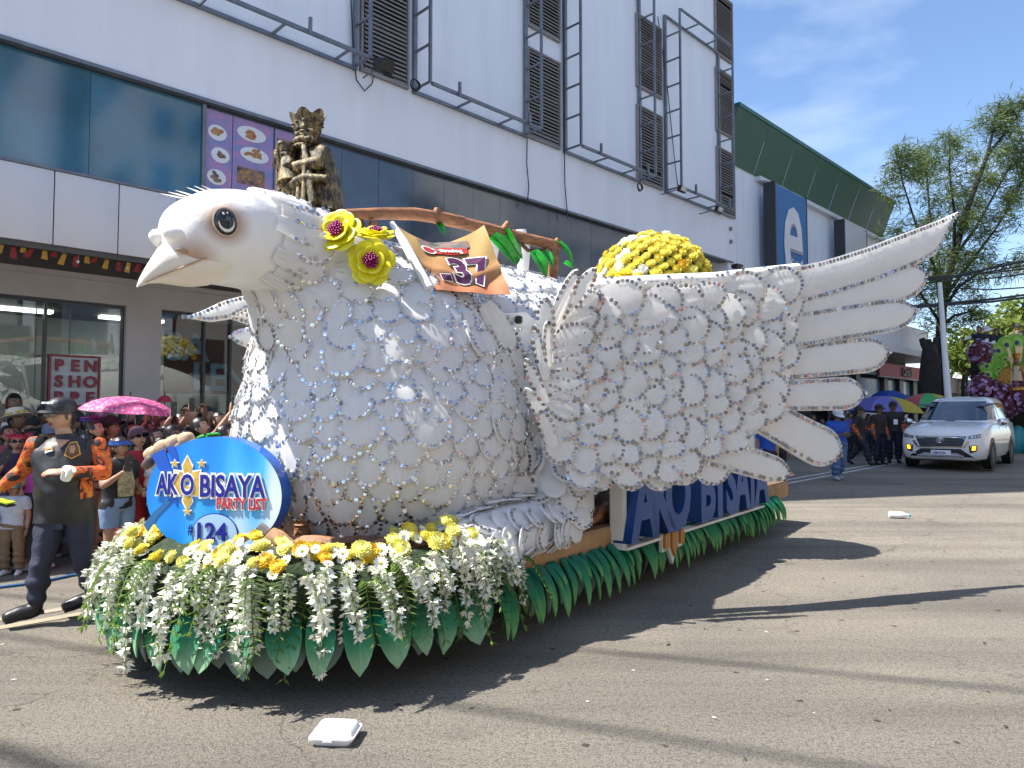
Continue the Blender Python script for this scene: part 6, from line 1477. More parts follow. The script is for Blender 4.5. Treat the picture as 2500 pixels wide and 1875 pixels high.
def headgeo(mb, HM, k=1.0):
    """skull with brow, nose, chin, lips, ears; face towards local -Y"""
    def fn(p):
        x, y, z = p
        q = V((x, y, z))
        if z < -0.25: q.x *= 1 - 0.30 * min(1, (-z - 0.25) / 0.7); q.y *= 1 - 0.06 * (-z - 0.25)
        if y < -0.2:
            f = max(0, 1 - (x / 0.55) ** 2)
            q.y -= 0.05 * math.exp(-((z + 0.62) / 0.14) ** 2) * f                          # chin
            q.y += 0.085 * math.exp(-((abs(x) - 0.42) / 0.2) ** 2 - ((z - 0.06) / 0.13) ** 2)    # sockets
            q.y -= 0.04 * math.exp(-((z - 0.26) / 0.12) ** 2) * f
            q.y -= 0.05 * math.exp(-(x / 0.34) ** 2 - ((z + 0.40) / 0.10) ** 2)
        return q
    mb.M = HM @ S3(k)
    mb.ell((0, 0, 0), (0.077, 0.098, 0.118), None, 22, 18, 0, fn)
    # nose
    mb.loft([[V((-0.008, -0.092, 0.012)), V((0.008, -0.092, 0.012)), V((0.006, -0.084, 0.016)), V((-0.006, -0.084, 0.016))], [V((-0.011, -0.105, -0.012)), V((0.011, -0.105, -0.012)), V((0.014, -0.085, -0.012)), V((-0.014, -0.085, -0.012))], [V((-0.013, -0.116, -0.028)), V((0.013, -0.116, -0.028)), V((0.021, -0.085, -0.032)), V((-0.021, -0.085, -0.032))], [V((-0.012, -0.106, -0.038)), V((0.012, -0.106, -0.038)), V((0.017, -0.085, -0.039)), V((-0.017, -0.085, -0.039))]], True, 0)
    for s in (-1, 1):
        mb.ell((s * 0.032, -0.0815, 0.007), (0.0145, 0.008, 0.0075), None, 8, 5, 3); mb.ell((s * 0.032, -0.0885, 0.007), (0.0068, 0.003, 0.0068), None, 7, 4, 1)
        mb.ell((s * 0.033, -0.0885, 0.030), (0.021, 0.006, 0.0042), RY(s * 0.12), 8, 4, 1)
        mb.ell((s * 0.078, 0.008, -0.008), (0.009, 0.020, 0.030), RZ(s * 0.3), 8, 6, 0)
    mb.ell((0, -0.0905, -0.061), (0.023, 0.008, 0.005), None, 9, 4, 2); mb.ell((0, -0.0895, -0.070), (0.019, 0.008, 0.0055), None, 9, 4, 2)
    mb.M = None
def handgeo(mb, w, d, side, palm_n, curl=0.5, k=1.0):
    """palm plus four unequal bent fingers and a thumb from the side of the palm"""
    d = V(d).normalized(); n = V(palm_n); n = (n - d * n.dot(d)).normalized(); s = d.cross(n) * side     # s: thumb side
    w = V(w)
    M = Matrix(((s.x, d.x, n.x, w.x), (s.y, d.y, n.y, w.y), (s.z, d.z, n.z, w.z), (0, 0, 0, 1))) @ S3(k)
    mb.M = M; mb.ell((0, 0.045, 0), (0.038, 0.052, 0.015), None, 10, 7); mb.tube([(0, -0.03, 0), (0, 0.01, 0), (0, 0.04, 0)], [0.024, 0.026, 0.03], 8, flat=0.6)
    for i, (x, L_) in enumerate(((0.027, 0.068), (0.009, 0.076), (-0.009, 0.070), (-0.026, 0.055))):
        p = V((x, 0.082 - 0.004 * abs(i - 1.3), 0)); pts = [V((x * 0.9, 0.05, 0)), p]; a = curl * 0.35
        for j in range(3):
            p = p + V((0, math.cos(a), math.sin(a))) * L_ / 3 * (1.15 - 0.12 * j); pts.append(p); a += curl
        mb.tube(pts, [0.010, 0.0095, 0.009, 0.008, 0.006], 6)
    mb.tube([(0.022, 0.012, 0.002), (0.045, 0.036, 0.010), (0.052, 0.062, 0.010 + 0.018 * curl), (0.046, 0.086, 0.012 + 0.03 * curl)], [0.014, 0.0125, 0.0105, 0.007], 6)
    mb.M = None
def make_body(J):
    g = {k: V(v) if isinstance(v, tuple) and len(v) == 3 else v for k, v in J.items()}
    mb = MB(); W = J['wide']; bl = J['belly']
    hip = (g['hR'] + g['hL']) / 2; nk = g['neck']; sh = (g['sR'] + g['sL']) / 2; rt = (g['sL'] - g['sR']); rt.z = 0; rt.normalize(); fw = V((rt.y, -rt.x, 0)); hw = (g['sL'] - g['sR']).length / 2
    R_ = [(-0.10, 0.13, 0.095, 0), (0.0, 0.165, 0.115, 0.0), (0.17, 0.155, 0.105, 0.25), (0.34, 0.145, 0.10, 0.5), (0.62, 0.165, 0.115, 0.3), (0.86, hw * 1.03, 0.10, 0.05), (0.97, hw * 0.72, 0.075, 0), (1.06, 0.06, 0.058, 0), (1.28, 0.052, 0.055, 0)]
    rings = []
    top = sh + V((0, 0, 0.03))
    for t, a, b, bw in R_:
        c = hip.lerp(top, t) if t <= 1 else top.lerp(g['head'] + V((0, 0.0, -0.07)), (t - 1) / 0.3)
        a_, b_ = a * (W if t < 0.9 else 1) + bl * bw * 0.35, b * (W if t < 0.9 else 1) + bl * bw * 0.5
        c = c + fw * (bl * bw * 0.55)
        rings.append([c + rt * a_ * math.cos(q) + fw * b_ * math.sin(q) for q in [2 * math.pi * i / 20 for i in range(20)]])
    mb.loft(rings, True)
    bones = [('torso', hip + V((0, 0, -0.02)), top, 0.14 * W + bl * 0.3), ('neck', top + V((0, 0, 0.05)), g['head'], 0.06)]
    for s in 'RL':
        S_, E_, W_, H_, K_, A_, T_ = (g[c + s] for c in ('s', 'e', 'w', 'h', 'k', 'a', 't'))
        mb.tube([S_.lerp(top, 0.25), S_, S_.lerp(E_, 0.35), S_.lerp(E_, 0.75), E_, E_.lerp(W_, 0.3), E_.lerp(W_, 0.75), W_, W_ + (W_ - E_).normalized() * 0.02], [0.05 * W, 0.058 * W, 0.05 * W, 0.043 * W, 0.040 * W, 0.041 * W, 0.031, 0.026, 0.022], 12)
        mb.tube([H_ + V((0, 0, 0.06)), H_, H_.lerp(K_, 0.35), H_.lerp(K_, 0.8), K_, K_.lerp(A_, 0.25), K_.lerp(A_, 0.5), K_.lerp(A_, 0.85), A_], [0.085 * W, 0.093 * W, 0.082 * W, 0.060 * W, 0.055 * W, 0.056 * W, 0.053 * W, 0.037, 0.036], 14)
        f = (T_ - A_); f.z = 0; f.normalize(); hz = A_.z - T_.z
        mb.tube([A_ + V((0, 0, 0.02)), A_.lerp(T_, 0.02) - V((0, 0, 0.035)), A_.lerp(T_, 0.5) - V((0, 0, 0.012)), T_], [0.036, 0.042, 0.038, 0.026], 10)
        bones += [('uarm', S_, E_, 0.05, s), ('farm', E_, W_, 0.036, s), ('thigh', H_, K_, 0.08, s), ('shin', K_, A_, 0.05, s), ('foot', A_, T_, 0.04, s)]
    me = remesh(mb, J['vox'], 4)
    info = []
    vs = [v.co.copy() for v in me.vertices]; ns = [v.normal.copy() for v in me.vertices]
    for p in vs:
        best = None
        for nme, a, b, r, *sd_ in bones:
            d = b - a; t = max(0, min(1, (p - a).dot(d) / d.length_squared)); ds = (p - (a + d * t)).length - r
            if best is None or ds < best[0]: best = (ds, nme, t, sd_[0] if sd_ else '')
        info.append((best[1], best[2], best[3]))
    fs = [tuple(p.vertices) for p in me.polygons]; bpy.data.meshes.remove(me)
    fd = V(J['fd']).normalized(); x_ = V((0, 0, 1)).cross(-fd); x_ = -V((-fd.y, fd.x, 0)).normalized() if False else V((fd.y, -fd.x, 0)).normalized() * -1
    y_ = -fd; z_ = x_.cross(y_)
    if z_.z < 0: x_ = -x_; z_ = x_.cross(y_)
    h = g['head']; HM = Matrix(((x_.x, y_.x, z_.x, h.x), (x_.y, y_.y, z_.y, h.y), (x_.z, y_.z, z_.z, h.z), (0, 0, 0, 1)))
    bm = MB(); bm.add(vs, fs, 0); headgeo(bm, HM)
    for s, sd in (('R', 1), ('L', -1)):
        d = g['w' + s] - g['e' + s]; pn = g.get('p' + s, (-rt if s == 'L' else rt) * 0.8 + fw * 0.3) if isinstance(g.get('p' + s, 0), V) or g.get('p' + s) is None else V(g['p' + s])
        hd = g.get('d' + s); hd = d if hd is None else hd
        handgeo(bm, g['w' + s] + V(hd).normalized() * 0.012, hd, sd, pn, J.get('c' + s, 0.45))
    body = bm.mesh('body', [SK[0], MT['eye_dark'], MT['lip'], MT['eye_ball']], 60)
    return dict(J=J, g=g, vs=vs, ns=ns, fs=fs, info=info, body=body, HM=HM, fw=fw, rt=rt, hip=hip, top=top, cache={})
HEM = {'tee': -0.05, 'long': -0.05, 'tank': -0.05, 'vest': -0.12, 'shorts': 0}
def garment(B, kind, off=0.012, loose=0.0):
    key = (kind, off, loose)
    if key in B['cache']: return B['cache'][key]
    hz, tz = B['hip'].z, B['top'].z
    def inn(i):
        p = B['vs'][i]; nme, t, sd = B['info'][i]
        zr = (p.z - hz) / (tz - hz)
        if kind == 'tee': return (nme == 'torso' and zr > -0.03 and zr < 1.08) or (nme == 'uarm' and t < 0.68) or (nme in ('thigh',) and zr > -0.03)
        if kind == 'long': return (nme == 'torso' and zr > -0.03 and zr < 1.10) or (nme == 'uarm') or (nme == 'farm' and t < 0.93) or (nme in ('thigh',) and zr > -0.03)
        if kind == 'vest': return (nme == 'torso' and zr > -0.10 and zr < 1.12) or (nme == 'thigh' and zr > -0.10) or (nme == 'neck' and t < 0.12)
        if kind in ('sleeve_R', 'sleeve_L'): return sd == kind[-1] and ((nme == 'uarm') or (nme == 'farm' and t < 0.95))
        if kind == 'tank': return (nme == 'torso' and zr > -0.03 and zr < 0.97) or (nme == 'thigh' and zr > -0.03)
        if kind == 'trousers': return (nme == 'torso' and zr < 0.16) or nme == 'thigh' or (nme == 'shin' and t < 0.97)
        if kind == 'shorts': return (nme == 'torso' and zr < 0.16) or (nme == 'thigh' and t < 0.62)
        if kind == 'shoe': return nme == 'foot' or (nme == 'shin' and t > 0.93)
        if kind == 'boot': return nme == 'foot' or (nme == 'shin' and t > 0.72)
    inset = [inn(i) for i in range(len(B['vs']))]; mp = {}; mb = MB(); vs = []; fs = []
    for f in B['fs']:
        if (any(inset[i] for i in f) and all(inset[i] or (B['info'][i][0] in ('torso', 'thigh') and B['vs'][i].z < hz + 0.1) for i in f)) if kind in HEM else all(inset[i] for i in f):
            r = []
            for i in f:
                if i not in mp:
                    p, n = B['vs'][i], B['ns'][i]; w_ = noise.noise(p * 9.0) * 0.5 + noise.noise(V((p.x * 22, p.y * 22, p.z * 9))) * 0.35
                    lo = loose
                    if kind == 'vest': w_ += 0.55 * math.sin(p.z * 46 + 9 * p.x + 3 * math.sin(p.x * 14)) * max(0, 1 - abs(p.z - hz - 0.22) / 0.28) + 0.5 * math.sin(p.z * 30 + 26 * abs(p.x - 0.06)) * max(0, (p.z - hz - 0.30) / 0.3)
                    if kind == 'trousers': w_ += 0.6 * math.sin(p.z * 52 + 11 * p.x + 5 * p.y) * (0.35 + (B['info'][i][0] == 'shin'))
                    if kind == 'trousers' and B['info'][i][0] == 'shin': lo = loose * (1 + 1.2 * B['info'][i][1])
                    if kind in HEM and B['info'][i][0] in ('torso', 'thigh'): p = V((p.x, p.y, max(p.z, hz + HEM[kind] * (tz - hz)) if kind != 'shorts' else max(p.z, B['g']['hR'].lerp(B['g']['kR'], 0.62).z)))
                    mp[i] = len(vs); vs.append(p + n * (off + lo + w_ * (0.008 + lo * 0.25)))
                r.append(mp[i])
            fs.append(tuple(r))
    mb.add(vs, fs); me = mb.mesh(kind, [SK[0]], 70); B['cache'][key] = me; return me
def skirt_mesh(B, z0, flare):
    key = ('skirt', z0, flare)
    if key in B['cache']: return B['cache'][key]
    mb = MB(); hip = B['hip']; rings = []
    for i in range(7):
        t = i / 6; z = lerp(hip.z + 0.12, z0, t); r = lerp(0.175, 0.18 + flare, t ** 0.8)
        rings.append([V((hip.x, hip.y, z)) + B['rt'] * math.cos(a) * r * (1 + 0.05 * math.sin(7 * a) * t) + B['fw'] * math.sin(a) * r * 0.78 * (1 + 0.05 * math.cos(9 * a) * t) for a in [2 * math.pi * k / 26 for k in range(26)]])
    mb.loft(rings, False); me = mb.mesh('skirt', [SK[0]], 70); B['cache'][key] = me; return me
# hair and headgear, local to the head (face towards -Y)
def hair_mesh(kind):
    mb = MB()
    def shell(r, cut, back=0.0):
        vs = []; fs = []; nu, nv = 22, 14; idx = {}
        for i in range(nv + 1):
            a = math.pi / 2 - math.pi * i / nv * 0.80
            for j in range(nu):
                b = 2 * math.pi * j / nu; p = V((math.cos(a) * math.cos(b), math.cos(a) * math.sin(b), math.sin(a)))
                n_ = 1 + 0.05 * noise.noise(V((p.x * 6, p.y * 6, p.z * 2)))
                vs.append(V((p.x * r[0] * n_, p.y * r[1] * n_ + back, p.z * r[2] * n_)))
        for i in range(nv):
            for j in range(nu):
                q = [i * nu + j, i * nu + (j + 1) % nu, (i + 1) * nu + (j + 1) % nu, (i + 1) * nu + j]
                c = sum((vs[k] for k in q), V()) / 4
                if cut(c): continue
                fs.append(tuple(q[::-1]))
        mb.add(vs, fs)
    if kind == 'short': shell((0.085, 0.106, 0.128), lambda c: (c.y < -0.035 and c.z < 0.062) or (c.z < -0.02 and c.y < 0.025) or c.z < -0.075, 0.004)
    elif kind in ('long', 'bun', 'pony'):
        shell((0.088, 0.108, 0.130), lambda c: (c.y < -0.045 and c.z < 0.068) or (c.z < 0.0 and c.y < -0.01) or c.z < -0.09, 0.004)
        if kind == 'long':
            rings = []
            for i in range(7):
                t = i / 6; z = 0.02 - 0.36 * t; rings.append([V(((0.092 + 0.012 * math.sin(t * 3)) * math.cos(a), 0.055 + (0.06 - 0.012 * t) * math.sin(a) + 0.03 * t, z + 0.012 * math.sin(a * 5))) for a in [2 * math.pi * k / 16 for k in range(16)]])
            mb.loft(rings, True)
        if kind == 'bun': mb.ell((0, 0.105, 0.065), (0.05, 0.05, 0.05), None, 10, 8)
        if kind == 'pony': mb.tube([(0, 0.095, 0.05), (0.0, 0.15, 0.04), (0.01, 0.18, -0.04), (0.0, 0.17, -0.16)], [0.028, 0.036, 0.034, 0.010], 8)
    return mb.mesh('hair', [MT['hair']], 60)
HAIR = {k: hair_mesh(k) for k in ('short', 'long', 'bun', 'pony')}
def cap_mesh():
    mb = MB(); rings = []
    for z, r in ((0.035, 1.0), (0.07, 1.0), (0.105, 0.93), (0.135, 0.72), (0.152, 0.40), (0.158, 0.02)): rings.append([V((0.093 * r * math.cos(a), 0.003 + 0.113 * r * math.sin(a), z)) for a in [2 * math.pi * k / 22 for k in range(22)]])
    mb.loft(rings, True); mb.ell((0, 0, 0.16), 0.008, None, 6, 4)
    vs = []
    for i in range(9):
        a = math.pi + math.pi * (i + 0.0) / 8
        for r, z in ((0.97, 0.042), (1.45, 0.036), (1.74, 0.018)):
            x = 0.093 * math.cos(a) * (1 if r < 1 else 0.98); y = -0.113 * r * abs(math.sin(a)) if r > 1 else 0.113 * math.sin(a) * r
            vs.append(V((x, y + 0.003, z + 0.012 * (1 - abs(math.cos(a))) * (r > 1))))
    fs = [(i * 3 + j, i * 3 + j + 1, i * 3 + 4 + j, i * 3 + 3 + j) for i in range(8) for j in range(2)]; mb.add(vs, fs); mb.add([v - V((0, 0, 0.006)) for v in vs], [f[::-1] for f in fs])
    return mb.mesh('cap', [SK[0]], 40)
def visor_mesh():
    mb = MB(); mb.loft([[V((0.096 * math.cos(a), 0.003 + 0.116 * math.sin(a), z)) for a in [2 * math.pi * k / 22 for k in range(22)]] for z in (0.03, 0.075)], False)
    vs = []
    for i in range(9):
        a = math.pi + math.pi * i / 8
        for r, z in ((0.99, 0.042), (1.7, 0.03)): vs.append(V((0.096 * math.cos(a), (-0.116 * r * abs(math.sin(a))) + 0.003, z)))
    fs = [(i * 2, i * 2 + 1, i * 2 + 3, i * 2 + 2) for i in range(8)]; mb.add(vs, fs); mb.add([v - V((0, 0, 0.006)) for v in vs], [f[::-1] for f in fs]); return mb.mesh('visor', [SK[0]], 40)
def hat_mesh():
    mb = MB(); mb.lathe([(0.19, 0.045), (0.185, 0.052), (0.11, 0.07), (0.105, 0.10), (0.098, 0.15), (0.06, 0.165), (0.01, 0.168)], n=22); mb.lathe([(0.1, 0.06), (0.19, 0.043)], n=22, caps=False); return mb.mesh('hat', [SK[0]], 40)
def headband_mesh(seed, spiky):
    mb = MB(); r_ = random.Random(seed); mb.loft([[V((0.096 * math.cos(a), 0.003 + 0.116 * math.sin(a), z)) for a in [2 * math.pi * k / 22 for k in range(22)]] for z in (0.045, 0.085)], False)
    for i in range(46 if spiky else 24):
        a = r_.uniform(math.pi * 0.9, math.pi * 2.1); b = V((0.096 * math.cos(a), 0.116 * math.sin(a), 0.07)); d = V((math.cos(a) * 0.7 + r_.gauss(0, .4), math.sin(a) * 0.7 + r_.gauss(0, .4), 0.9)).normalized()
        if spiky: sd = d.orthogonal().normalized() * 0.008; L_ = r_.uniform(0.05, 0.11); mb.add([b - sd, b + sd, b + d * L_], [(0, 1, 2)])
        else: mb.ell(b + d * 0.02, (0.022, 0.022, 0.014), d.to_track_quat('Z', 'Y').to_matrix().to_4x4(), 7, 4)
    return mb.mesh('headband', [SK[0]], 40)
def glasses_mesh():
    mb = MB()
    for s in (-1, 1):
        mb.bevbox((s * 0.034, -0.099, 0.008), (0.052, 0.006, 0.036), 0.002); mb.tube([(s * 0.058, -0.097, 0.012), (s * 0.08, -0.03, 0.012), (s * 0.084, 0.01, 0.005)], 0.003, 4)
    mb.box((0, -0.102, 0.012), (0.022, 0.005, 0.006)); return mb.mesh('sunglasses', [MT['eye_black']], 40)
GEAR = {'cap': cap_mesh(), 'visor': visor_mesh(), 'hat': hat_mesh(), 'feather_band': headband_mesh(1, True), 'flower_band': headband_mesh(2, False), 'glasses': glasses_mesh()}
def phone_mesh():
    mb = MB(); mb.bevbox((0, 0, 0), (0.075, 0.009, 0.155), 0.003); mb.lathe([(0.02, -0.004), (0.024, 0), (0.022, 0.002)], (0.0, 0.006, 0.045), 14, 1, RX(R(-90))); return mb.mesh('phone', [MT['frame_dark'], MT['roll_white']], 30)
PHONE = phone_mesh()
TP = {}
TP['stand'] = make_body(std())
TP['phone_face'] = make_body(std(eR=(-0.24, -0.10, 1.10), wR=(-0.13, -0.30, 1.28), dR=(0.12, -0.18, 0.95), cR=0.75, eL=(0.23, 0.03, 1.08), wL=(0.15, -0.22, 1.02), cL=0.8, fd=(0.05, -1, 0.05)))
TP['phone_high'] = make_body(std(eR=(-0.25, -0.20, 1.42), wR=(-0.13, -0.30, 1.66), dR=(0.1, -0.05, 1), cR=0.7, eL=(0.25, -0.20, 1.42), wL=(0.10, -0.30, 1.64), dL=(-0.1, -0.05, 1), cL=0.7, fd=(0, -0.95, 0.35)))
TP['look_up'] = make_body(std(eL=(0.24, 0.06, 1.09), wL=(0.12, -0.16, 0.98), eR=(-0.24, 0.05, 1.09), wR=(-0.12, -0.17, 0.98), cL=0.9, cR=0.9, fd=(0.1, -0.94, 0.30)))
TP['look_down'] = make_body(std(eR=(-0.225, 0.0, 1.06), wR=(-0.07, -0.25, 1.09), eL=(0.225, 0.0, 1.06), wL=(0.08, -0.24, 1.08), cL=0.8, cR=0.8, fd=(0, -0.92, -0.40), aR=(-0.12, -0.08, 0.09), kR=(-0.10, -0.10, 0.47), tR=(-0.135, -0.23, 0.04), aL=(0.10, 0.14, 0.11), tL=(0.11, 0.0, 0.03), wide=1.08))
TP['walk'] = make_body(std(eR=(-0.24, 0.09, 1.08), wR=(-0.23, -0.02, 0.85), eL=(0.23, -0.06, 1.08), wL=(0.17, -0.25, 1.02), kR=(-0.09, -0.17, 0.48), aR=(-0.09, -0.24, 0.10), tR=(-0.10, -0.39, 0.07), kL=(0.09, 0.04, 0.46), aL=(0.09, 0.27, 0.16), tL=(0.09, 0.15, 0.04), wide=1.12, belly=0.03))
TP['point'] = make_body(std(eR=(-0.30, -0.16, 1.24), wR=(-0.40, -0.36, 1.16), eL=(0.24, 0.02, 1.10), wL=(0.12, -0.22, 1.05), fd=(-0.35, -0.9, -0.2)))
def setm(o, m, i=0): o.material_slots[i].link = 'OBJECT'; o.material_slots[i].material = m
def person(lb, px, py, Y, yaw, tmpl='stand', skin=1, top=('tee', (0.05, 0.05, 0.05)), bottom=('trousers', (0.03, 0.03, 0.05)), shoe=(0.5, 0.5, 0.5), hair='short', hairm=None, gear=(), group='spectators', slim=1.0, footz=None, glasses=False, phone=None):
    B = TP[tmpl]; p = at(px, py, Y); z0 = gz(Y) if footz is None else footz; k = (p.z - z0) / B['g']['head'].z
    hx, hy = B['g']['head'].x * k, B['g']['head'].y * k; a = R(yaw)
    M = T((p.x - (hx * math.cos(a) - hy * math.sin(a)), p.y - (hx * math.sin(a) + hy * math.cos(a)), z0)) @ RZ(a) @ S3(k * slim, k * slim, k)
    r = bpy.data.objects.new('person', None); C.objects.link(r); r.matrix_basis = M; WM[r] = M; r.empty_display_size = 0.2; tag(r, lb, 'person', group)
    b = inst('body', B['body'], M, r); setm(b, SK[skin])
    def wear(kind, c, name, off, lo): g_ = inst(name, garment(B, kind, off, lo), M, r); setm(g_, c if not isinstance(c, tuple) else cloth_m(c)); return g_
    if bottom:
        if bottom[0] in ('skirt', 'dress'): g_ = inst(bottom[0], skirt_mesh(B, bottom[2], bottom[3]), M, r); setm(g_, cloth_m(bottom[1]))
        else: wear(bottom[0], bottom[1], bottom[0], 0.009, 0.012)
    if top: wear(top[0], top[1], {'tee': 'shirt', 'long': 'jacket', 'tank': 'tank_top', 'vest': 'vest'}[top[0]], 0.015, 0.006)
    if shoe: wear('shoe', shoe, 'shoes', 0.008, 0.0)
    H = M @ B['HM']
    if hair: h_ = inst('hair', HAIR[hair], H, r); setm(h_, hairm or MT['hair'])
    for gname, c in gear: g_ = inst(gname, GEAR[gname], H, r); setm(g_, cloth_m(c, 0.6))
    if glasses: inst('sunglasses', GEAR['glasses'], H, r)
    if phone:
        hd = M @ (B['g']['wR'] + V(B['J'].get('dR', (0, -1, 0))).normalized() * 0.10); f_ = M.to_3x3() @ B['fw']; f_.normalize()
        q = frame(hd + f_ * 0.03, V((-f_.y, f_.x, 0)), zdir=V((0, 0, 1))) @ (RY(phone[1]) if len(phone) > 1 else Matrix())
        o = inst('phone', PHONE, q, None, label=phone[0], cat='phone', group='phones held up by spectators')
    return r, M, B
BLK, NAV = (0.014, 0.014, 0.016), (0.012, 0.014, 0.03)
BL = ('trousers', BLK)
person('boy in a white tank top, head and shoulders above the crowd at the far left', 34, 985, 9.3, 55, 'stand', 2, ('tank', (0.6, 0.6, 0.6)), BL)
person('woman in a white and yellow flowered hat at the left edge', 42, 1028, 8.3, 70, 'look_up', 2, ('tee', (0.03, 0.03, 0.03)), BL, hair='short', gear=(('hat', (0.62, 0.58, 0.48)), ('flower_band', (0.6, 0.40, 0.05))))
person('woman in a pink red feather headband and glasses filming with a pale phone', 42, 1080, 7.5, 35, 'phone_face', 0, ('tee', (0.035, 0.02, 0.06)), BL, hair='long', gear=(('feather_band', (0.62, 0.05, 0.10)),), glasses=True, phone=('pale phone held by the woman in the pink feather headband', 0.3))
person('small boy in a striped cap, white shirt and khaki trousers', 33, 1192, 7.05, 10, 'stand', 1, ('tee', (0.45, 0.46, 0.5)), ('trousers', (0.20, 0.13, 0.07)), (0.65, 0.65, 0.65), gear=(('cap', (0.10, 0.20, 0.16)),), slim=1.15)
person('bareheaded toddler at the left edge, beside the boy in khaki trousers', 2, 1180, 7.1, 40, 'look_up', 1, ('tee', (0.10, 0.09, 0.13)), BL, (0.6, 0.6, 0.6), slim=1.15)
person('girl with tied black hair in a pink and purple shirt and long black skirt', 97, 1090, 7.3, 70, 'stand', 0, ('tee', mat('tie_dye', (0.18, 0.04, 0.28), 0.7, var=(3, 0.5), col2=(0.55, 0.04, 0.32))), ('skirt', BLK, 0.18, 0.10), (0.65, 0.65, 0.65), hair='pony', slim=1.1)
person('woman in a grey blue cap behind the girl in pink and purple', 122, 1062, 7.9, 40, 'stand', 1, ('tee', (0.10, 0.07, 0.09)), BL, gear=(('cap', (0.14, 0.18, 0.24)),))
person('man in a black cap behind the walking marshal', 112, 1018, 8.7, 60, 'stand', 2, ('tee', BLK), BL, gear=(('cap', BLK),))
person('woman with loose hair in beige trousers, half hidden behind the marshal', 232, 1050, 7.7, 80, 'look_up', 0, ('tee', (0.10, 0.03, 0.03)), ('trousers', (0.38, 0.27, 0.18)), (0.3, 0.2, 0.14), hair='long')
person('spectator in a blue and pink headband seen from behind', 222, 1035, 8.1, 130, 'stand', 1, ('tee', (0.5, 0.52, 0.6)), BL, gear=(('feather_band', (0.5, 0.06, 0.32)), ('visor', (0.03, 0.05, 0.30))))
person('man in a wide black cap under the pink umbrella', 272, 1045, 7.9, 75, 'look_up', 1, ('tee', (0.04, 0.04, 0.05)), BL, gear=(('cap', BLK),))
g_ = person('girl in a blue visor, black printed shirt and denim shorts holding up a phone', 292, 1092, 6.9, 62, 'phone_face', 1, ('tee', BLK), ('shorts', (0.16, 0.24, 0.38)), (0.4, 0.4, 0.4), hair='bun', hairm=MT['hair_brown'], gear=(('visor', (0.03, 0.10, 0.38)),), phone=('pale violet phone with round camera, held by the girl in the blue visor', 0.2), slim=1.08)
MT['tee_print'] = mat('tee_print', (0.5, 0.45, 0.25), 0.6, var=(30, 0.9), col2=(0.10, 0.10, 0.08))
mb = MB(); r_, M_, B_ = g_; mb.M = M_; mb.prism([(-0.09, -0.16), (0.09, -0.16), (0.1, 0.0), (0.06, 0.16), (-0.06, 0.14), (-0.1, 0.02)], Matrix(((1, 0, 0, 0.0), (0, 0, -1, -0.142), (0, 1, 0, 1.13), (0, 0, 0, 1))), 0.006); mb.build('shirt_print', MT['tee_print'], r_, 0)
person('woman in a red dress with dark glasses and red lips, chin raised', 337, 1072, 7.25, 48, 'look_up', 0, ('tee', (0.34, 0.012, 0.03)), ('dress', (0.34, 0.012, 0.03), 0.12, 0.08), (0.1, 0.02, 0.02), hair='long', gear=(('cap', (0.08, 0.03, 0.05)),), glasses=True)
person('man with short hair looking right, between the woman in red and the raised phones', 380, 1068, 7.7, 80, 'look_up', 0, ('tee', (0.35, 0.36, 0.42)), BL)
person('spectator raising a black phone in both hands beside the pink umbrella', 402, 1042, 8.0, 62, 'phone_high', 1, ('tee', (0.03, 0.03, 0.03)), BL, phone=('black phone held high beside the pink umbrella',))
person('spectator in black raising a phone, left of the woman with the glossy hair', 440, 1032, 8.3, 66, 'phone_high', 2, ('tee', BLK), BL, phone=('phone held high left of the woman with glossy hair',))
person('woman with glossy black tied hair looking up at the dove', 487, 1045, 7.7, 78, 'look_up', 0, ('tee', (0.02, 0.02, 0.03)), BL, hair='pony')
person('child in a green flowered red headband just above the oval sign', 512, 1082, 7.3, 50, 'look_up', 0, ('tee', (0.2, 0.02, 0.05)), BL, gear=(('flower_band', (0.02, 0.42, 0.08)), ('visor', (0.35, 0.02, 0.03))), slim=1.1)
person('spectator in black framing a shot with both hands, nearest the breast of the dove', 535, 1030, 8.3, 70, 'phone_high', 1, ('tee', BLK), BL, phone=('phone held by the spectator nearest the breast of the dove',))
for i, (px, py, Y, lb) in enumerate(((185, 1030, 9.0, 'spectator in a dark shirt behind the marshal, cap in shadow'), (310, 1022, 8.9, 'dark haired spectator in shade right under the pink umbrella'), (352, 1028, 8.8, 'spectator in lilac under the right end of the pink umbrella'), (462, 1010, 9.4, 'dark haired spectator standing by the shop door'), (505, 1015, 9.6, 'tall spectator in black before the sale window'), (565, 1040, 8.6, 'spectator in black half hidden by the breast of the dove'), (75, 1040, 9.1, 'spectator in a black cap behind the flowered hat'), (150, 1045, 8.5, 'spectator with red headband peeping past the marshal'), (420, 1062, 7.5, 'spectator in black behind the tan wooden fingers'), (455, 1075, 7.35, 'short dark haired spectator above the left of the oval sign'))):
    person(lb, px, py, Y, (65, 70, 60, 75, 80, 60, 65, 50, 75, 60)[i], ('stand', 'look_up')[i % 2], i % 3, ('tee', ((0.03, 0.03, 0.03), (0.10, 0.10, 0.12), (0.28, 0.22, 0.42), (0.06, 0.03, 0.03))[i % 4] if i != 2 else (0.30, 0.24, 0.45)), BL, hair=('short', 'long', 'bun')[i % 3], gear=((('cap', BLK),) if i in (0, 6) else ((('feather_band', (0.5, 0.03, 0.02)),) if i == 7 else ())))


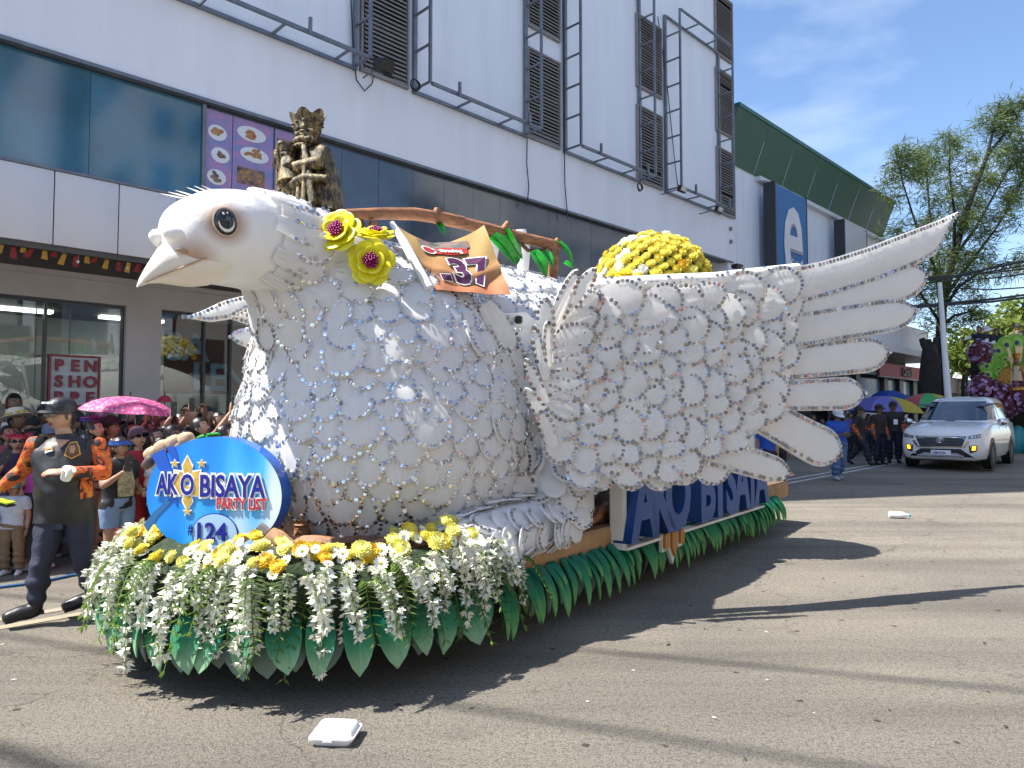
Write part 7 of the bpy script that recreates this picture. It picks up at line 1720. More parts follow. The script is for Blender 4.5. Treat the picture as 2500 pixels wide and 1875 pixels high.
for i, (px, py, Y, yaw, tm, sk, c, hr, gr, lb) in enumerate((
 (18, 1062, 8.0, 60, 'look_up', 1, (0.30, 0.05, 0.08), 'long', (), 'woman in dark pink behind the pink feather headband'),
 (78, 1075, 7.9, 50, 'phone_face', 0, (0.04, 0.05, 0.12), 'bun', (), 'woman in navy between the feather headband and the marshal'),
 (205, 1062, 8.4, 90, 'look_up', 1, (0.42, 0.40, 0.38), 'short', (), 'man in pale grey just behind the shoulder of the marshal'),
 (252, 1062, 8.3, 100, 'look_up', 0, (0.5, 0.55, 0.62), 'pony', (), 'woman in pale blue under the left half of the pink umbrella'),
 (318, 1052, 8.2, 85, 'phone_high', 1, (0.10, 0.02, 0.03), 'short', (), 'spectator in maroon with arms raised under the pink umbrella'),
 (358, 1050, 8.1, 95, 'look_up', 1, (0.05, 0.08, 0.05), 'long', (), 'woman with long hair facing right behind the woman in red'),
 (425, 1045, 8.7, 100, 'stand', 2, (0.25, 0.22, 0.18), 'short', (('cap', (0.2, 0.02, 0.02)),), 'man in a dark red cap before the second shop window'),
 (470, 1058, 8.0, 105, 'look_up', 1, (0.03, 0.03, 0.05), 'bun', (), 'woman with a hair bun left of the glossy haired woman'),
 (548, 1062, 7.9, 100, 'look_up', 0, (0.06, 0.06, 0.07), 'long', (), 'long haired woman in charcoal squeezed against the breast of the dove'),
 (395, 1090, 7.2, 90, 'look_up', 0, (0.4, 0.38, 0.42), 'short', (), 'child in pale grey peeping over the tan wooden fingers'))):
    person(lb, px, py, Y, yaw, tm, sk, ('tee', c), BL, hair=hr, gear=gr)
# the marshal walking beside the float
GX = lambda px: (px - 150) * 0.00314
GZ = lambda py: (1512 - py) * 0.00314
def gp(px, py, y): return (GX(px), y, GZ(py))
GJ = std(head=gp(156, 1026, -0.03), neck=gp(168, 1078, 0), sR=gp(103, 1098, -0.06), sL=gp(236, 1100, 0.03), eR=gp(66, 1158, -0.02), wR=gp(24, 1205, -0.10), dR=(-0.55, -0.2, -0.8), cR=0.5, eL=gp(264, 1166, -0.02), wL=gp(212, 1158, -0.24), dL=(-1, -0.25, 0.05), cL=0.35, pL=(0.1, 0.5, -0.9), hR=gp(142, 1262, -0.03), hL=gp(196, 1262, 0.0),
         kR=gp(139, 1378, -0.14), aR=gp(126, 1472, -0.12), tR=gp(82, 1494, -0.24), kL=gp(206, 1372, 0.03), aL=gp(210, 1466, 0.16), tL=gp(163, 1492, 0.04), fd=(-0.34, -0.94, 0.0), belly=0.13, vox=0.013, wide=1.06)
TP['marshal'] = make_body(GJ); B = TP['marshal']
gx_, _ = ray(150, 1000)
mr_ = thing('person', 'heavyset marshal in black cap and sunglasses with orange camouflage sleeves, walking beside the float', 'person', (gx_ * 5.5, 5.5, 0.025), 0)
MG = WM[mr_]; b_ = inst('body', B['body'], MG, mr_); setm(b_, SK[0])
def camo():
    m = bpy.data.materials.new('camouflage'); m.use_nodes = True; nt = m.node_tree; N = nt.nodes; L = nt.links; b = N['Principled BSDF']; tcn = N.new('ShaderNodeTexCoord')
    n1 = N.new('ShaderNodeTexNoise'); n1.inputs['Scale'].default_value = 11; n1.inputs['Detail'].default_value = 2.0; n1.inputs['Distortion'].default_value = 0.8; L.new(tcn.outputs['Object'], n1.inputs['Vector'])
    rp = N.new('ShaderNodeValToRGB'); rp.color_ramp.interpolation = 'CONSTANT'; e = rp.color_ramp.elements; e[0].position = 0; e[0].color = (0.016, 0.012, 0.012, 1); e[1].position = 0.43; e[1].color = (0.10, 0.025, 0.012, 1)
    for p, c in ((0.455, (0.55, 0.085, 0.012, 1)), (0.56, (0.62, 0.24, 0.03, 1)), (0.60, (0.5, 0.07, 0.01, 1))): k = e.new(p); k.color = c
    L.new(n1.outputs['Fac'], rp.inputs[0]); L.new(rp.outputs[0], b.inputs['Base Color']); b.inputs['Roughness'].default_value = 0.65; return m
MT['camo'] = camo()
MT['shirt_black'] = mat('shirt_black', (0.016, 0.016, 0.019), 0.5, var=(4, 0.2), bump=(6, 0.014)); MT['trouser_navy'] = mat('trouser_navy', (0.022, 0.025, 0.05), 0.7, var=(5, 0.2), bump=(10, 0.02))
def wear(kind, m, name, off, lo): o = inst(name, garment(B, kind, off, lo), MG, mr_); setm(o, m); return o
wear('trousers', MT['trouser_navy'], 'trousers', 0.006, 0.008); wear('vest', MT['shirt_black'], 'shirt', 0.020, 0.006); [wear('sleeve_' + k, MT['camo'], 'sleeve', 0.010, 0.006) for k in 'RL']; wear('boot', MT['black'], 'boots', 0.020, 0.0)
HG = MG @ B['HM']; h_ = inst('hair', HAIR['short'], HG, mr_); c_ = inst('cap', GEAR['cap'], HG @ T((0, 0, -0.004)) @ S3(1.0, 1.0, 0.94), mr_); setm(c_, cloth_m((0.018, 0.019, 0.022), 0.5)); inst('sunglasses', GEAR['glasses'], HG, mr_)
inst('lettering', text_mesh('AKO BISAYA', 0.022, 0.002, MT['print_white'], 0.0005), HG @ T((0.0, -0.117, 0.088)) @ RX(R(78)), mr_)
# badge, name strip and collar on the chest
def on_chest(px, py, y=-1.2):
    o_ = V((0, 0, CAMZ)); rx, rz = ray(px, py); return o_, V((rx, 1, rz)).normalized()
sbv = BVHTree.FromPolygons([MG @ v.co for v in garment(B, 'vest', 0.020, 0.006).vertices], [tuple(p.vertices) for p in garment(B, 'vest', 0.020, 0.006).polygons])
def patch(name, pts, m, off):
    mb = MB(); vs_ = []
    for p in pts:
        o_, d_ = on_chest(*p); h, n, _, _ = sbv.ray_cast(o_, d_); 
        if h is None: h, n, _, _ = sbv.find_nearest(at(p[0], p[1], 5.3))
        vs_.append(h - d_ * off)
    cc = sum(vs_, V()) / len(vs_); o_, d_ = on_chest(sum(p[0] for p in pts) / len(pts), sum(p[1] for p in pts) / len(pts)); h, n, _, _ = sbv.ray_cast(o_, d_); cc = h - d_ * (off + 0.004) if h else cc
    k = len(vs_); mb.add([cc] + vs_ + [v + V((0, 0.02, 0)) for v in vs_], [(0, 1 + i, 1 + (i + 1) % k) for i in range(k)] + [(1 + i, 1 + k + i, 1 + k + (i + 1) % k, 1 + (i + 1) % k) for i in range(k)]); return mb.build(name, m, mr_, 0)
sh_ = [(172, 1082), (184, 1080), (190, 1092), (193, 1108), (174, 1118), (159, 1110), (163, 1096)]
sc_ = (176, 1099)
patch('badge_border', [(sc_[0] + (x - sc_[0]) * 1.15, sc_[1] + (y - sc_[1]) * 1.15) for x, y in sh_], MT['print_gold'], 0.012); patch('badge', sh_, MT['wood_d'], 0.016)
patch('badge_figure', [(171, 1088), (181, 1087), (184, 1096), (180, 1106), (172, 1106), (169, 1096)], MT['clay'], 0.020)
patch('name_strip', [(109, 1093), (128, 1092), (129, 1097), (110, 1101)], MT['orange_cut'], 0.012); patch('name_strip', [(109, 1102), (128, 1098), (128, 1101), (110, 1107)], MT['print_white'], 0.012)
patch('side_panel', [(197, 1158), (222, 1165), (224, 1210), (221, 1214), (196, 1219), (195, 1190)], MT['camo'], 0.010)
patch('neck_opening', [(136, 1072), (168, 1074), (160, 1082), (147, 1093), (139, 1084)], SK[0], 0.012)
mb = MB(); mb.M = MG; mb.bevbox(V(gp(168, 1275, -0.125)), (0.11, 0.02, 0.14), 0.006, RZ(0.2)); mb.build('cargo_pocket', MT['trouser_navy'], mr_)
mb = MB(); mb.M = MG
for s, a in (('R', 1), ('L', 1)):
    A_, T_ = V(GJ['a' + s]), V(GJ['t' + s]); d = (T_ - A_); d.z *= 0.6; d.normalize(); lo = A_ + V((0, 0, -0.062)); mb.beam(lo - d * 0.05, T_ + d * 0.005 + V((0, 0, -0.022)), 0.088, 0.022)
mb.build('boot_soles', MT['tyre'], mr_)
cp = thing('plastic_cup', 'crumpled clear plastic cup and napkin in the left hand of the marshal', 'cup', at(163, 1158, 5.12), 0)
MT['clear_plastic'] = mat('clear_plastic', (0.72, 0.74, 0.76), 0.15, coat=0.4)
mb = MB(); mb.lathe([(0.034, -0.05), (0.036, -0.045), (0.043, 0.035), (0.046, 0.04), (0.042, 0.04)], at(165, 1156, 5.16), 12, M=RX(0.4) @ RY(0.5)); mb.build('cup', MT['clear_plastic'], cp)
mb = MB(); mb.add([at(152, 1142, 5.14), at(178, 1140, 5.14), at(176, 1152, 5.13), at(160, 1166, 5.12), at(150, 1155, 5.15), at(165, 1150, 5.08)], [(0, 1, 5), (1, 2, 5), (2, 3, 5), (3, 4, 5), (4, 0, 5)]); mb.build('napkin', MT['print_white'], cp)
fl_ = thing('paper_fan', 'yellow green flyer in the right hand of the marshal at the left edge', 'flyer', at(8, 1222, 5.35), 0)
MT['lime'] = mat('lime', (0.45, 0.62, 0.03), 0.5)
mb = MB(); mb.box(at(4, 1222, 5.35), (0.15, 0.09, 0.012), RY(0.25)); mb.build('sheet', MT['lime'], fl_); mb = MB(); mb.box(at(4, 1229, 5.36), (0.15, 0.09, 0.014), RY(0.25)); mb.build('cover', MT['black'], fl_)
bo = thing('water_bottle', 'small water bottle with a label hanging at the hip of the marshal', 'bottle', at(106, 1240, 5.6), 0)
mb = MB(); mb.lathe([(0.026, -0.09), (0.03, -0.08), (0.03, 0.04), (0.014, 0.07), (0.014, 0.085)], at(106, 1235, 5.55), 10); mb.build('bottle', MT['clear_plastic'], bo); mb = MB(); mb.lathe([(0.031, -0.05), (0.031, 0.0)], at(106, 1235, 5.55), 10); mb.build('label', MT['tee_print'], bo)

# umbrellas
def umbrella(lb, px, py, Y, r, h, ms, tilt=0.0, shaft=0.75, group='umbrellas'):
    c = at(px, py, Y); u = thing('umbrella', lb, 'umbrella', c, 0, group); n = 8; M = T(c) @ RY(tilt)
    for k in range(n):
        mb = MB(); mb.M = M; rows = []
        for i in range(6):
            t = i / 5; row = []
            for j in range(5):
                s = j / 4; a = 2 * math.pi * (k + s) / n; sag = 1 - 0.07 * math.sin(math.pi * s) * t; rr = r * math.sin(t * 1.25) / math.sin(1.25) * sag; row.append(V((rr * math.cos(a), rr * math.sin(a), -h * (1 - math.cos(t * 1.25)) / (1 - math.cos(1.25)) - 0.02 * math.sin(math.pi * s) * t * r)))
            rows.append(row)
        mb.add([p for r_ in rows for p in r_], [(i * 5 + j, i * 5 + j + 1, i * 5 + 6 + j, i * 5 + 5 + j) for i in range(5) for j in range(4)])
        mb.build('canopy_panel', ms[k % len(ms)], u, 60)
    mb = MB(); mb.M = M; mb.tube([(0, 0, 0.05), (0, 0, -shaft)], 0.008, 6)
    for k in range(n): a = 2 * math.pi * k / n; mb.tube([(r * 0.99 * math.cos(a), r * 0.99 * math.sin(a), -h), (r * .5 * math.cos(a), r * .5 * math.sin(a), -h * 0.33)], 0.005, 4)
    mb.build('shaft', MT['black'], u)
def pinkmat():
    m = bpy.data.materials.new('pink_print'); m.use_nodes = True; nt = m.node_tree; N = nt.nodes; L = nt.links; b = N['Principled BSDF']; tcn = N.new('ShaderNodeTexCoord'); vo = N.new('ShaderNodeTexVoronoi'); vo.inputs['Scale'].default_value = 24; L.new(tcn.outputs['Object'], vo.inputs['Vector'])
    rp = N.new('ShaderNodeValToRGB'); e = rp.color_ramp.elements; e[0].position = 0.30; e[0].color = (0.78, 0.42, 0.56, 1); e[1].position = 0.42; e[1].color = (0.70, 0.10, 0.30, 1); L.new(vo.outputs['Distance'], rp.inputs[0]); L.new(rp.outputs[0], b.inputs['Base Color']); b.inputs['Roughness'].default_value = 0.6
    tl = N.new('ShaderNodeBsdfTranslucent'); L.new(rp.outputs[0], tl.inputs[0]); mx = N.new('ShaderNodeMixShader'); mx.inputs[0].default_value = 0.35; L.new(b.outputs[0], mx.inputs[1]); L.new(tl.outputs[0], mx.inputs[2]); L.new(mx.outputs[0], N['Material Output'].inputs[0]); return m
umbrella('pink patterned umbrella over the crowd under the dove head', 318, 968, 7.9, 0.50, 0.17, [pinkmat()], 0.08)
MT['umb_red'] = mat('umb_red', (0.30, 0.01, 0.03), 0.6)
umbrella('dark red umbrella just behind the pink one', 402, 965, 8.6, 0.09, 0.08, [MT['umb_red']], 0.0, 0.4)

# people on the right, beyond the wing
ORB = (0.014, 0.013, 0.013)
def rp(lb, fx, fy, hx, hy, yaw, tmpl, **k):
    Y = ground(fx, fy).y; return person(lb, hx, hy, Y, yaw, tmpl, **k)
def camo_arms(r, m=None):
    r_, M, B = r
    for k in 'RL': g_ = inst('sleeve', garment(B, 'sleeve_' + k, 0.012, 0.005), M, r_); setm(g_, m or MT['camo'])
rp('stout person in blue shirt, pale jeans and white cap looking at a phone', 2052, 1172, 2044, 1014, 12, 'look_down', skin=2, top=('tee', (0.008, 0.07, 0.38)), bottom=('trousers', (0.07, 0.14, 0.28)), shoe=(0.4, 0.42, 0.45), hair='long', gear=(('cap', (0.55, 0.58, 0.66)),), group='people behind the float', slim=1.22, phone=('small phone held by the stout person in the blue shirt', 1.2))
for lb, fx, fy, hx, hy, yaw, tm, hr in (('marshal in black and orange striding, leftmost of three by the car', 2106, 1137, 2097, 1004, 60, 'walk', 'short'), ('tall marshal in black and orange standing in the middle of three', 2152, 1135, 2146, 1000, 20, 'stand', 'short'), ('marshal with a white pass on his chest, nearest the white car', 2186, 1131, 2180, 993, -15, 'stand', 'short')):
    q = rp(lb, fx, fy, hx, hy, yaw, tm, skin=2, top=('tee', ORB), bottom=('trousers', NAV), shoe=BLK, hair=hr, gear=(('cap', BLK),), group='marshals by the white car', slim=1.12); camo_arms(q)
    if 'pass' in lb:
        mb = MB(); mb.M = q[1]; mb.box((0.02, -0.150, 1.13), (0.09, 0.006, 0.14)); mb.build('pass_card', MT['roll_white'], q[0])
for i, (hx, hy, Y, lb, c, gr) in enumerate(((1985, 1020, 20, 'spectator in dark clothes just right of the lowest wing feathers', (0.03, 0.03, 0.04), ()), (2008, 1030, 21, 'spectator in a lime vest behind the wing tips', (0.30, 0.45, 0.03), ()), (2075, 1015, 21.5, 'spectator in purple behind the person in blue', (0.08, 0.05, 0.25), ()), (2120, 1018, 22, 'spectator under the purple umbrella', (0.05, 0.04, 0.06), ()), (2205, 1012, 22.5, 'spectator in a pink feather headband behind the marshals', (0.25, 0.2, 0.2), (('feather_band', (0.5, 0.04, 0.1)),)), (2225, 1016, 23, 'spectator in white beside the white car', (0.4, 0.4, 0.42), ()), (2045, 1022, 23, 'spectator in a black shirt behind the person in blue', (0.02, 0.02, 0.02), ()), (1960, 1022, 22, 'spectator in brown glimpsed between wing feathers', (0.10, 0.06, 0.04), ()), (2165, 1012, 24, 'spectator in dark red behind the tall marshal', (0.12, 0.02, 0.02), (('hat', (0.2, 0.24, 0.10)),)), (2096, 1012, 24, 'spectator with a lime hat behind the striding marshal', (0.05, 0.05, 0.05), (('hat', (0.22, 0.30, 0.10)),)))):
    person(lb, hx, hy, Y, (30, -10, 40, 10, -20, 0, 20, 35, 15, 25)[i], ('stand', 'look_up', 'phone_face')[i % 3], 2, ('tee', c), BL, BLK, hair=('short', 'long')[i % 2], gear=gr, group='people behind the float')
rp('person in dark trousers and white trainers half hidden by the lowest wing feather', 1878, 1196, 1872, 1030, -20, 'stand', skin=1, top=('tee', (0.006, 0.06, 0.34)), bottom=('trousers', BLK), shoe=(0.62, 0.62, 0.62), group='people behind the float')
rp('person in black trousers and white trainers beside the rear of the float', 1906, 1192, 1900, 1030, 0, 'stand', skin=1, top=('tee', (0.03, 0.03, 0.05)), bottom=('trousers', BLK), shoe=(0.6, 0.6, 0.6), group='people behind the float')
MT['umb_purple'] = mat('umb_purple', (0.10, 0.10, 0.34), 0.6); MT['umb_purple2'] = mat('umb_purple2', (0.14, 0.13, 0.40), 0.6); MT['umb_y'] = mat('umb_y', (0.42, 0.34, 0.03), 0.6); MT['umb_g'] = mat('umb_g', (0.05, 0.34, 0.09), 0.6); MT['umb_p'] = mat('umb_p', (0.42, 0.08, 0.09), 0.6); MT['umb_blue'] = mat('umb_blue', (0.01, 0.06, 0.30), 0.6)
umbrella('wide purple umbrella with a yellow edge behind the marshals', 2158, 967, 22.5, 1.15, 0.5, [MT['umb_purple'], MT['umb_purple2'], MT['umb_purple'], MT['umb_purple2'], MT['umb_purple'], MT['umb_purple2'], MT['umb_y'], MT['umb_purple']], 0.05, 1.0, 'umbrellas behind the car')
umbrella('yellow, pink and green panelled umbrella above the white car', 2262, 960, 23, 0.85, 0.46, [MT['umb_y'], MT['umb_p'], MT['umb_g']], 0.0, 1.0, 'umbrellas behind the car')
umbrella('dark blue umbrella between the purple and the panelled one', 2185, 955, 25, 0.8, 0.45, [MT['umb_blue']], 0.25, 1.0, 'umbrellas behind the car')
umbrella('low blue umbrella right of the lamp post', 2340, 968, 27, 0.9, 0.3, [MT['umb_blue']], 0.0, 1.0, 'umbrellas behind the car')
# ================================================================== WHITE MINIVAN
ca = ground(2300, 1141); CH = V((-0.675, -0.738, 0)).normalized(); CL = V((-CH.y, CH.x, 0))
fl_w = V((0.6600 * 17.4, 17.4, gz(17.4)))                     # front left wheel on the road
cc = fl_w - CH * 1.40 - CL * 0.78; cc.z = gz(cc.y)
car = thing('minivan', 'white seven seat minivan with dark tinted glass and amber lamps lit, facing the camera', 'car', cc, math.atan2(CH.y, CH.x)); MC = WM[car]
MT['car_white'] = mat('car_white', (0.72, 0.725, 0.73), 0.25, coat=0.8, var=(0.8, 0.03)); MT['car_glass'] = mat('car_glass', (0.008, 0.014, 0.03), 0.04, spec=1.0, coat=1.0); MT['chrome'] = mat('chrome', (0.65, 0.66, 0.68), 0.12, 1.0)
MT['car_black'] = mat('car_black', (0.012, 0.012, 0.014), 0.45); MT['lamp_glass'] = mat('lamp_glass', (0.05, 0.06, 0.07), 0.08, spec=1, coat=1); MT['lamp_bright'] = mat('lamp_bright', (0.75, 0.78, 0.82), 0.15, 0.6); MT['amber'] = mat('amber', (1.0, 0.42, 0.02), 0.3, emit=2.2); MT['amber_dim'] = mat('amber_dim', (0.30, 0.08, 0.01), 0.3)
ST = [(2.36, 0.62, 0.34, 0.74), (2.33, 0.76, 0.27, 0.84), (2.24, 0.85, 0.23, 0.93), (2.05, 0.895, 0.21, 0.99), (1.7, 0.91, 0.21, 1.05), (1.3, 0.915, 0.21, 1.10), (0.9, 0.915, 0.21, 1.12), (0, 0.915, 0.21, 1.11), (-1.2, 0.915, 0.21, 1.13), (-2.05, 0.90, 0.23, 1.15), (-2.32, 0.86, 0.28, 1.12), (-2.38, 0.78, 0.38, 1.05)]
rings = []
for x, w_, zb, zt in ST:
    half = [(0, zb), (w_ * 0.75, zb), (w_ * 0.93, zb + 0.05), (w_ * 0.985, zb + 0.18), (w_, lerp(zb, zt, .5)), (w_ * 0.985, lerp(zb, zt, .74)), (w_ * 0.95, zt - 0.05), (w_ * 0.86, zt), (w_ * 0.5, zt + 0.035), (0, zt + 0.045)]
    rings.append([V((x, y, z)) for y, z in half] + [V((x, -y, z)) for y, z in half[1:-1][::-1]])
cb_ = MB(); cb_.loft(rings, True)
gb = MB(); grs = []
for z, x0, x1, hw in ((1.05, 1.32, -2.32, 0.86), (1.16, 1.16, -2.30, 0.85), (1.50, 0.66, -2.16, 0.75), (1.66, 0.40, -2.04, 0.69), (1.745, 0.15, -1.90, 0.62), (1.785, -0.15, -1.65, 0.50), (1.80, -0.5, -1.3, 0.3)):
    ring = []; r_ = 0.16
    for k in range(32):
        a = 2 * math.pi * (k + 0.5) / 32; cx, cy = math.cos(a), math.sin(a); e = 0.35
        X = math.copysign(abs(cx) ** e, cx); Y_ = math.copysign(abs(cy) ** e, cy); xm, xh = (x0 + x1) / 2, (x0 - x1) / 2
        px_ = xm + xh * X; py_ = hw * Y_
        if X > 0: px_ -= 0.16 * (py_ / hw) ** 2 * (X ** 4) * 0.9
        ring.append(V((px_, py_, z)))
    grs.append(ring)
gb.loft(grs, True)
allv = cb_.v + gb.v; off_ = len(cb_.v); CARB = BVHTree.FromPolygons([V(v) for v in allv], cb_.f + [tuple(i + off_ for i in f) for f in gb.f])
cb_.M = None
def cbuild(mb, name, m, par=None, smooth=40):
    mb.v = [tuple(MC @ V(p)) for p in mb.v]; return mb.build(name, m, par or car, smooth)
body_ = cbuild(cb_, 'body', MT['car_white'], None, 50); roof_ = cbuild(gb, 'roof', MT['car_white'], None, 50)
def cfeat(name, corners, m, off, axis, nu=8, nv=4, par=None):
    """panel laid on the bodywork; corners (bottom-left, bottom-right, top-right, top-left) as (y,z) for front, (x,z) for a side"""
    mb = MB(); vs_ = []
    for j in range(nv + 1):
        for i in range(nu + 1):
            u, v = i / nu, j / nv; a = lerp(corners[0][0], corners[1][0], u); b = lerp(corners[3][0], corners[2][0], u); za = lerp(corners[0][1], corners[1][1], u); zb_ = lerp(corners[3][1], corners[2][1], u)
            p, z = lerp(a, b, v), lerp(za, zb_, v)
            if axis == 'f': o_, d_ = V((5, p, z)), V((-1, 0, 0))
            elif axis == 'l': o_, d_ = V((p, 4, z)), V((0, -1, 0))
            else: o_, d_ = V((p, -4, z)), V((0, 1, 0))
            h, n, _, _ = CARB.ray_cast(o_, d_)
            if h is None: h = o_ + d_ * (2.7 if axis == 'f' else 3.1); n = -d_
            vs_.append(h - d_ * off + n * 0.004)
    q = [(j * (nu + 1) + i, j * (nu + 1) + i + 1, (j + 1) * (nu + 1) + i + 1, (j + 1) * (nu + 1) + i) for j in range(nv) for i in range(nu)]
    mb.add(vs_, q); return cbuild(mb, name, m, par, 40)
cfeat('windscreen', [(-0.74, 1.17), (0.74, 1.17), (0.62, 1.655), (-0.62, 1.655)], MT['car_glass'], 0.006, 'f', 14, 8)
for ax in 'lr':
    wn = cfeat('side_window', [(0.95, 1.19), (-0.02, 1.19), (-0.02, 1.62), (0.50, 1.60)], MT['car_glass'], 0.004, ax, 6, 4); cfeat('side_window', [(-0.10, 1.19), (-1.02, 1.19), (-1.02, 1.63), (-0.10, 1.62)], MT['car_glass'], 0.004, ax, 5, 4); cfeat('side_window', [(-1.10, 1.20), (-2.02, 1.24), (-1.88, 1.58), (-1.10, 1.63)], MT['car_glass'], 0.004, ax, 6, 4)
    for x in (1.0, -0.06, -1.06): cfeat('door_seam', [(x, 0.35), (x - 0.012, 0.35), (x - 0.012, 1.12), (x, 1.12)], MT['car_black'], 0.003, ax, 1, 8)
    for x in (0.12, -0.92): 
        h_ = cfeat('door_handle', [(x + 0.11, 0.97), (x - 0.08, 0.97), (x - 0.08, 1.0), (x + 0.11, 1.0)], MT['chrome'], 0.02, ax, 2, 1)
    cfeat('sill_trim', [(1.0, 0.25), (-1.0, 0.25), (-1.0, 0.30), (1.0, 0.30)], MT['car_black'], 0.004, ax, 4, 1)
gr_ = cfeat('grille', [(-0.44, 0.555), (0.44, 0.555), (0.54, 0.80), (-0.54, 0.80)], MT['car_black'], 0.006, 'f', 14, 6)
for k in range(6):
    z = 0.585 + 0.036 * k; cfeat('grille_bar', [(-0.43 - 0.012 * k, z), (0.43 + 0.012 * k, z), (0.43 + 0.012 * k, z + 0.009), (-0.43 - 0.012 * k, z + 0.009)], MT['chrome'] if k == 5 else MT['steel'], 0.016, 'f', 14, 1, gr_)
cfeat('grille_surround', [(-0.50, 0.525), (0.50, 0.525), (0.50, 0.552), (-0.50, 0.552)], MT['chrome'], 0.012, 'f', 14, 1)
for s in (-1, 1):
    cfeat('grille_surround', [(s * 0.465, 0.55), (s * 0.515, 0.54), (s * 0.60, 0.68), (s * 0.555, 0.70)], MT['chrome'], 0.012, 'f', 2, 4)
    hl = cfeat('headlight', [(s * 0.575, 0.735), (s * 0.83, 0.775), (s * 0.845, 0.87), (s * 0.57, 0.80)], MT['lamp_glass'], 0.010, 'f', 8, 3)
    for k in range(3): cfeat('lamp_lens', [(s * (0.64 + 0.06 * k), 0.77 + 0.012 * k), (s * (0.675 + 0.06 * k), 0.775 + 0.012 * k), (s * (0.675 + 0.06 * k), 0.80 + 0.014 * k), (s * (0.64 + 0.06 * k), 0.795 + 0.014 * k)], MT['lamp_bright'], 0.016, 'f', 1, 1, hl)
    fg = cfeat('fog_lamp_housing', [(s * 0.60, 0.40), (s * 0.76, 0.46), (s * 0.80, 0.60), (s * 0.58, 0.585)], MT['car_black'], 0.006, 'f', 4, 4)
    cfeat('indicator', [(s * 0.645, 0.475), (s * 0.715, 0.485), (s * 0.725, 0.575), (s * 0.655, 0.565)], MT['amber'], 0.018, 'f', 2, 2, fg); cfeat('indicator_rim', [(s * 0.615, 0.45), (s * 0.745, 0.465), (s * 0.76, 0.59), (s * 0.63, 0.58)], MT['amber_dim'], 0.012, 'f', 2, 2, fg)
cfeat('lower_grille', [(-0.74, 0.26), (0.74, 0.26), (0.42, 0.50), (-0.42, 0.50)], MT['car_black'], 0.008, 'f', 12, 5); cfeat('skid_plate', [(-0.50, 0.315), (0.50, 0.315), (0.36, 0.395), (-0.36, 0.395)], MT['lamp_bright'], 0.02, 'f', 10, 2)
pl_ = cfeat('number_plate', [(-0.20, 0.355), (0.22, 0.355), (0.22, 0.465), (-0.20, 0.465)], MT['roll_white'], 0.03, 'f', 2, 1)
pb = MC @ V((2.405, 0.08, 0.375)); Mp = Matrix(((CL.x, 0, CH.x, pb.x), (CL.y, 0, CH.y, pb.y), (0, 1, 0, pb.z), (0, 0, 0, 1)))
inst('plate_lettering', text_mesh('NEM 2H4A', 0.082, 0.002, MT['print_navy'], 0.001), Mp @ T((-0.10, 0, 0.012)) @ S3(0.72, 1, 1), car)
mb = MB()
for (rx_, rz_, cy_, cz_) in ((0.085, 0.058, 0, 0.70), (0.026, 0.052, 0, 0.70), (0.056, 0.022, 0, 0.722)): mb.tube([V((2.385, cy_ + rx_ * math.cos(2 * math.pi * k / 20), cz_ + rz_ * math.sin(2 * math.pi * k / 20))) for k in range(21)], 0.008, 6)
cbuild(mb, 'emblem', MT['chrome'])
for s in (-1, 1):
    mb = MB(); mb.ell((0.86, s * 1.04, 1.14), (0.07, 0.12, 0.085), None, 12, 8); mb.tube([(0.86, s * 0.86, 1.10), (0.86, s * 1.0, 1.11)], 0.025, 6); mi_ = cbuild(mb, 'mirror', MT['chrome'], None, 60)
    for x in (1.40, -1.35):
        mb = MB(); mb.lathe([(0.005, -0.002), (0.40, -0.002), (0.40, 0.004), (0.005, 0.004)], (x, s * 0.914, 0.36), 26, 0, RX(R(-90 * s))); cbuild(mb, 'wheel_arch', MT['car_black'])
        wh = node('wheel', car); Mw = RX(R(-90 * s))
        mb = MB(); mb.lathe([(0.20, -0.11), (0.31, -0.11), (0.335, -0.08), (0.335, 0.08), (0.31, 0.105), (0.22, 0.105), (0.21, 0.06)], (x, s * 0.82, 0.335), 28, 0, Mw); cbuild(mb, 'tyre', MT['tyre'], wh)
        mb = MB(); mb.lathe([(0.215, 0.07), (0.215, 0.09), (0.195, 0.09), (0.19, 0.05), (0.02, 0.05)], (x, s * 0.82, 0.335), 24, 0, Mw)
        for k in range(5):
            a = 2 * math.pi * k / 5; c_ = V((x, s * 0.82, 0.335)) + Mw @ V((0.11 * math.cos(a), 0.11 * math.sin(a), 0.085)); mb.box(c_, (0.19, 0.045, 0.02), Mw @ RZ(a))
        cbuild(mb, 'rim', MT['steel'], wh)
mb = MB(); mb.box((0, 0, 0.26), (4.2, 1.5, 0.12)); cbuild(mb, 'underbody', MT['car_black'])
mb = MB(); mb.tube([(1.22, 0.1, 1.16), (0.95, -0.5, 1.18)], 0.008, 5); mb.tube([(1.2, 0.65, 1.17), (1.0, 0.1, 1.2)], 0.008, 5); cbuild(mb, 'wiper', MT['car_black'])

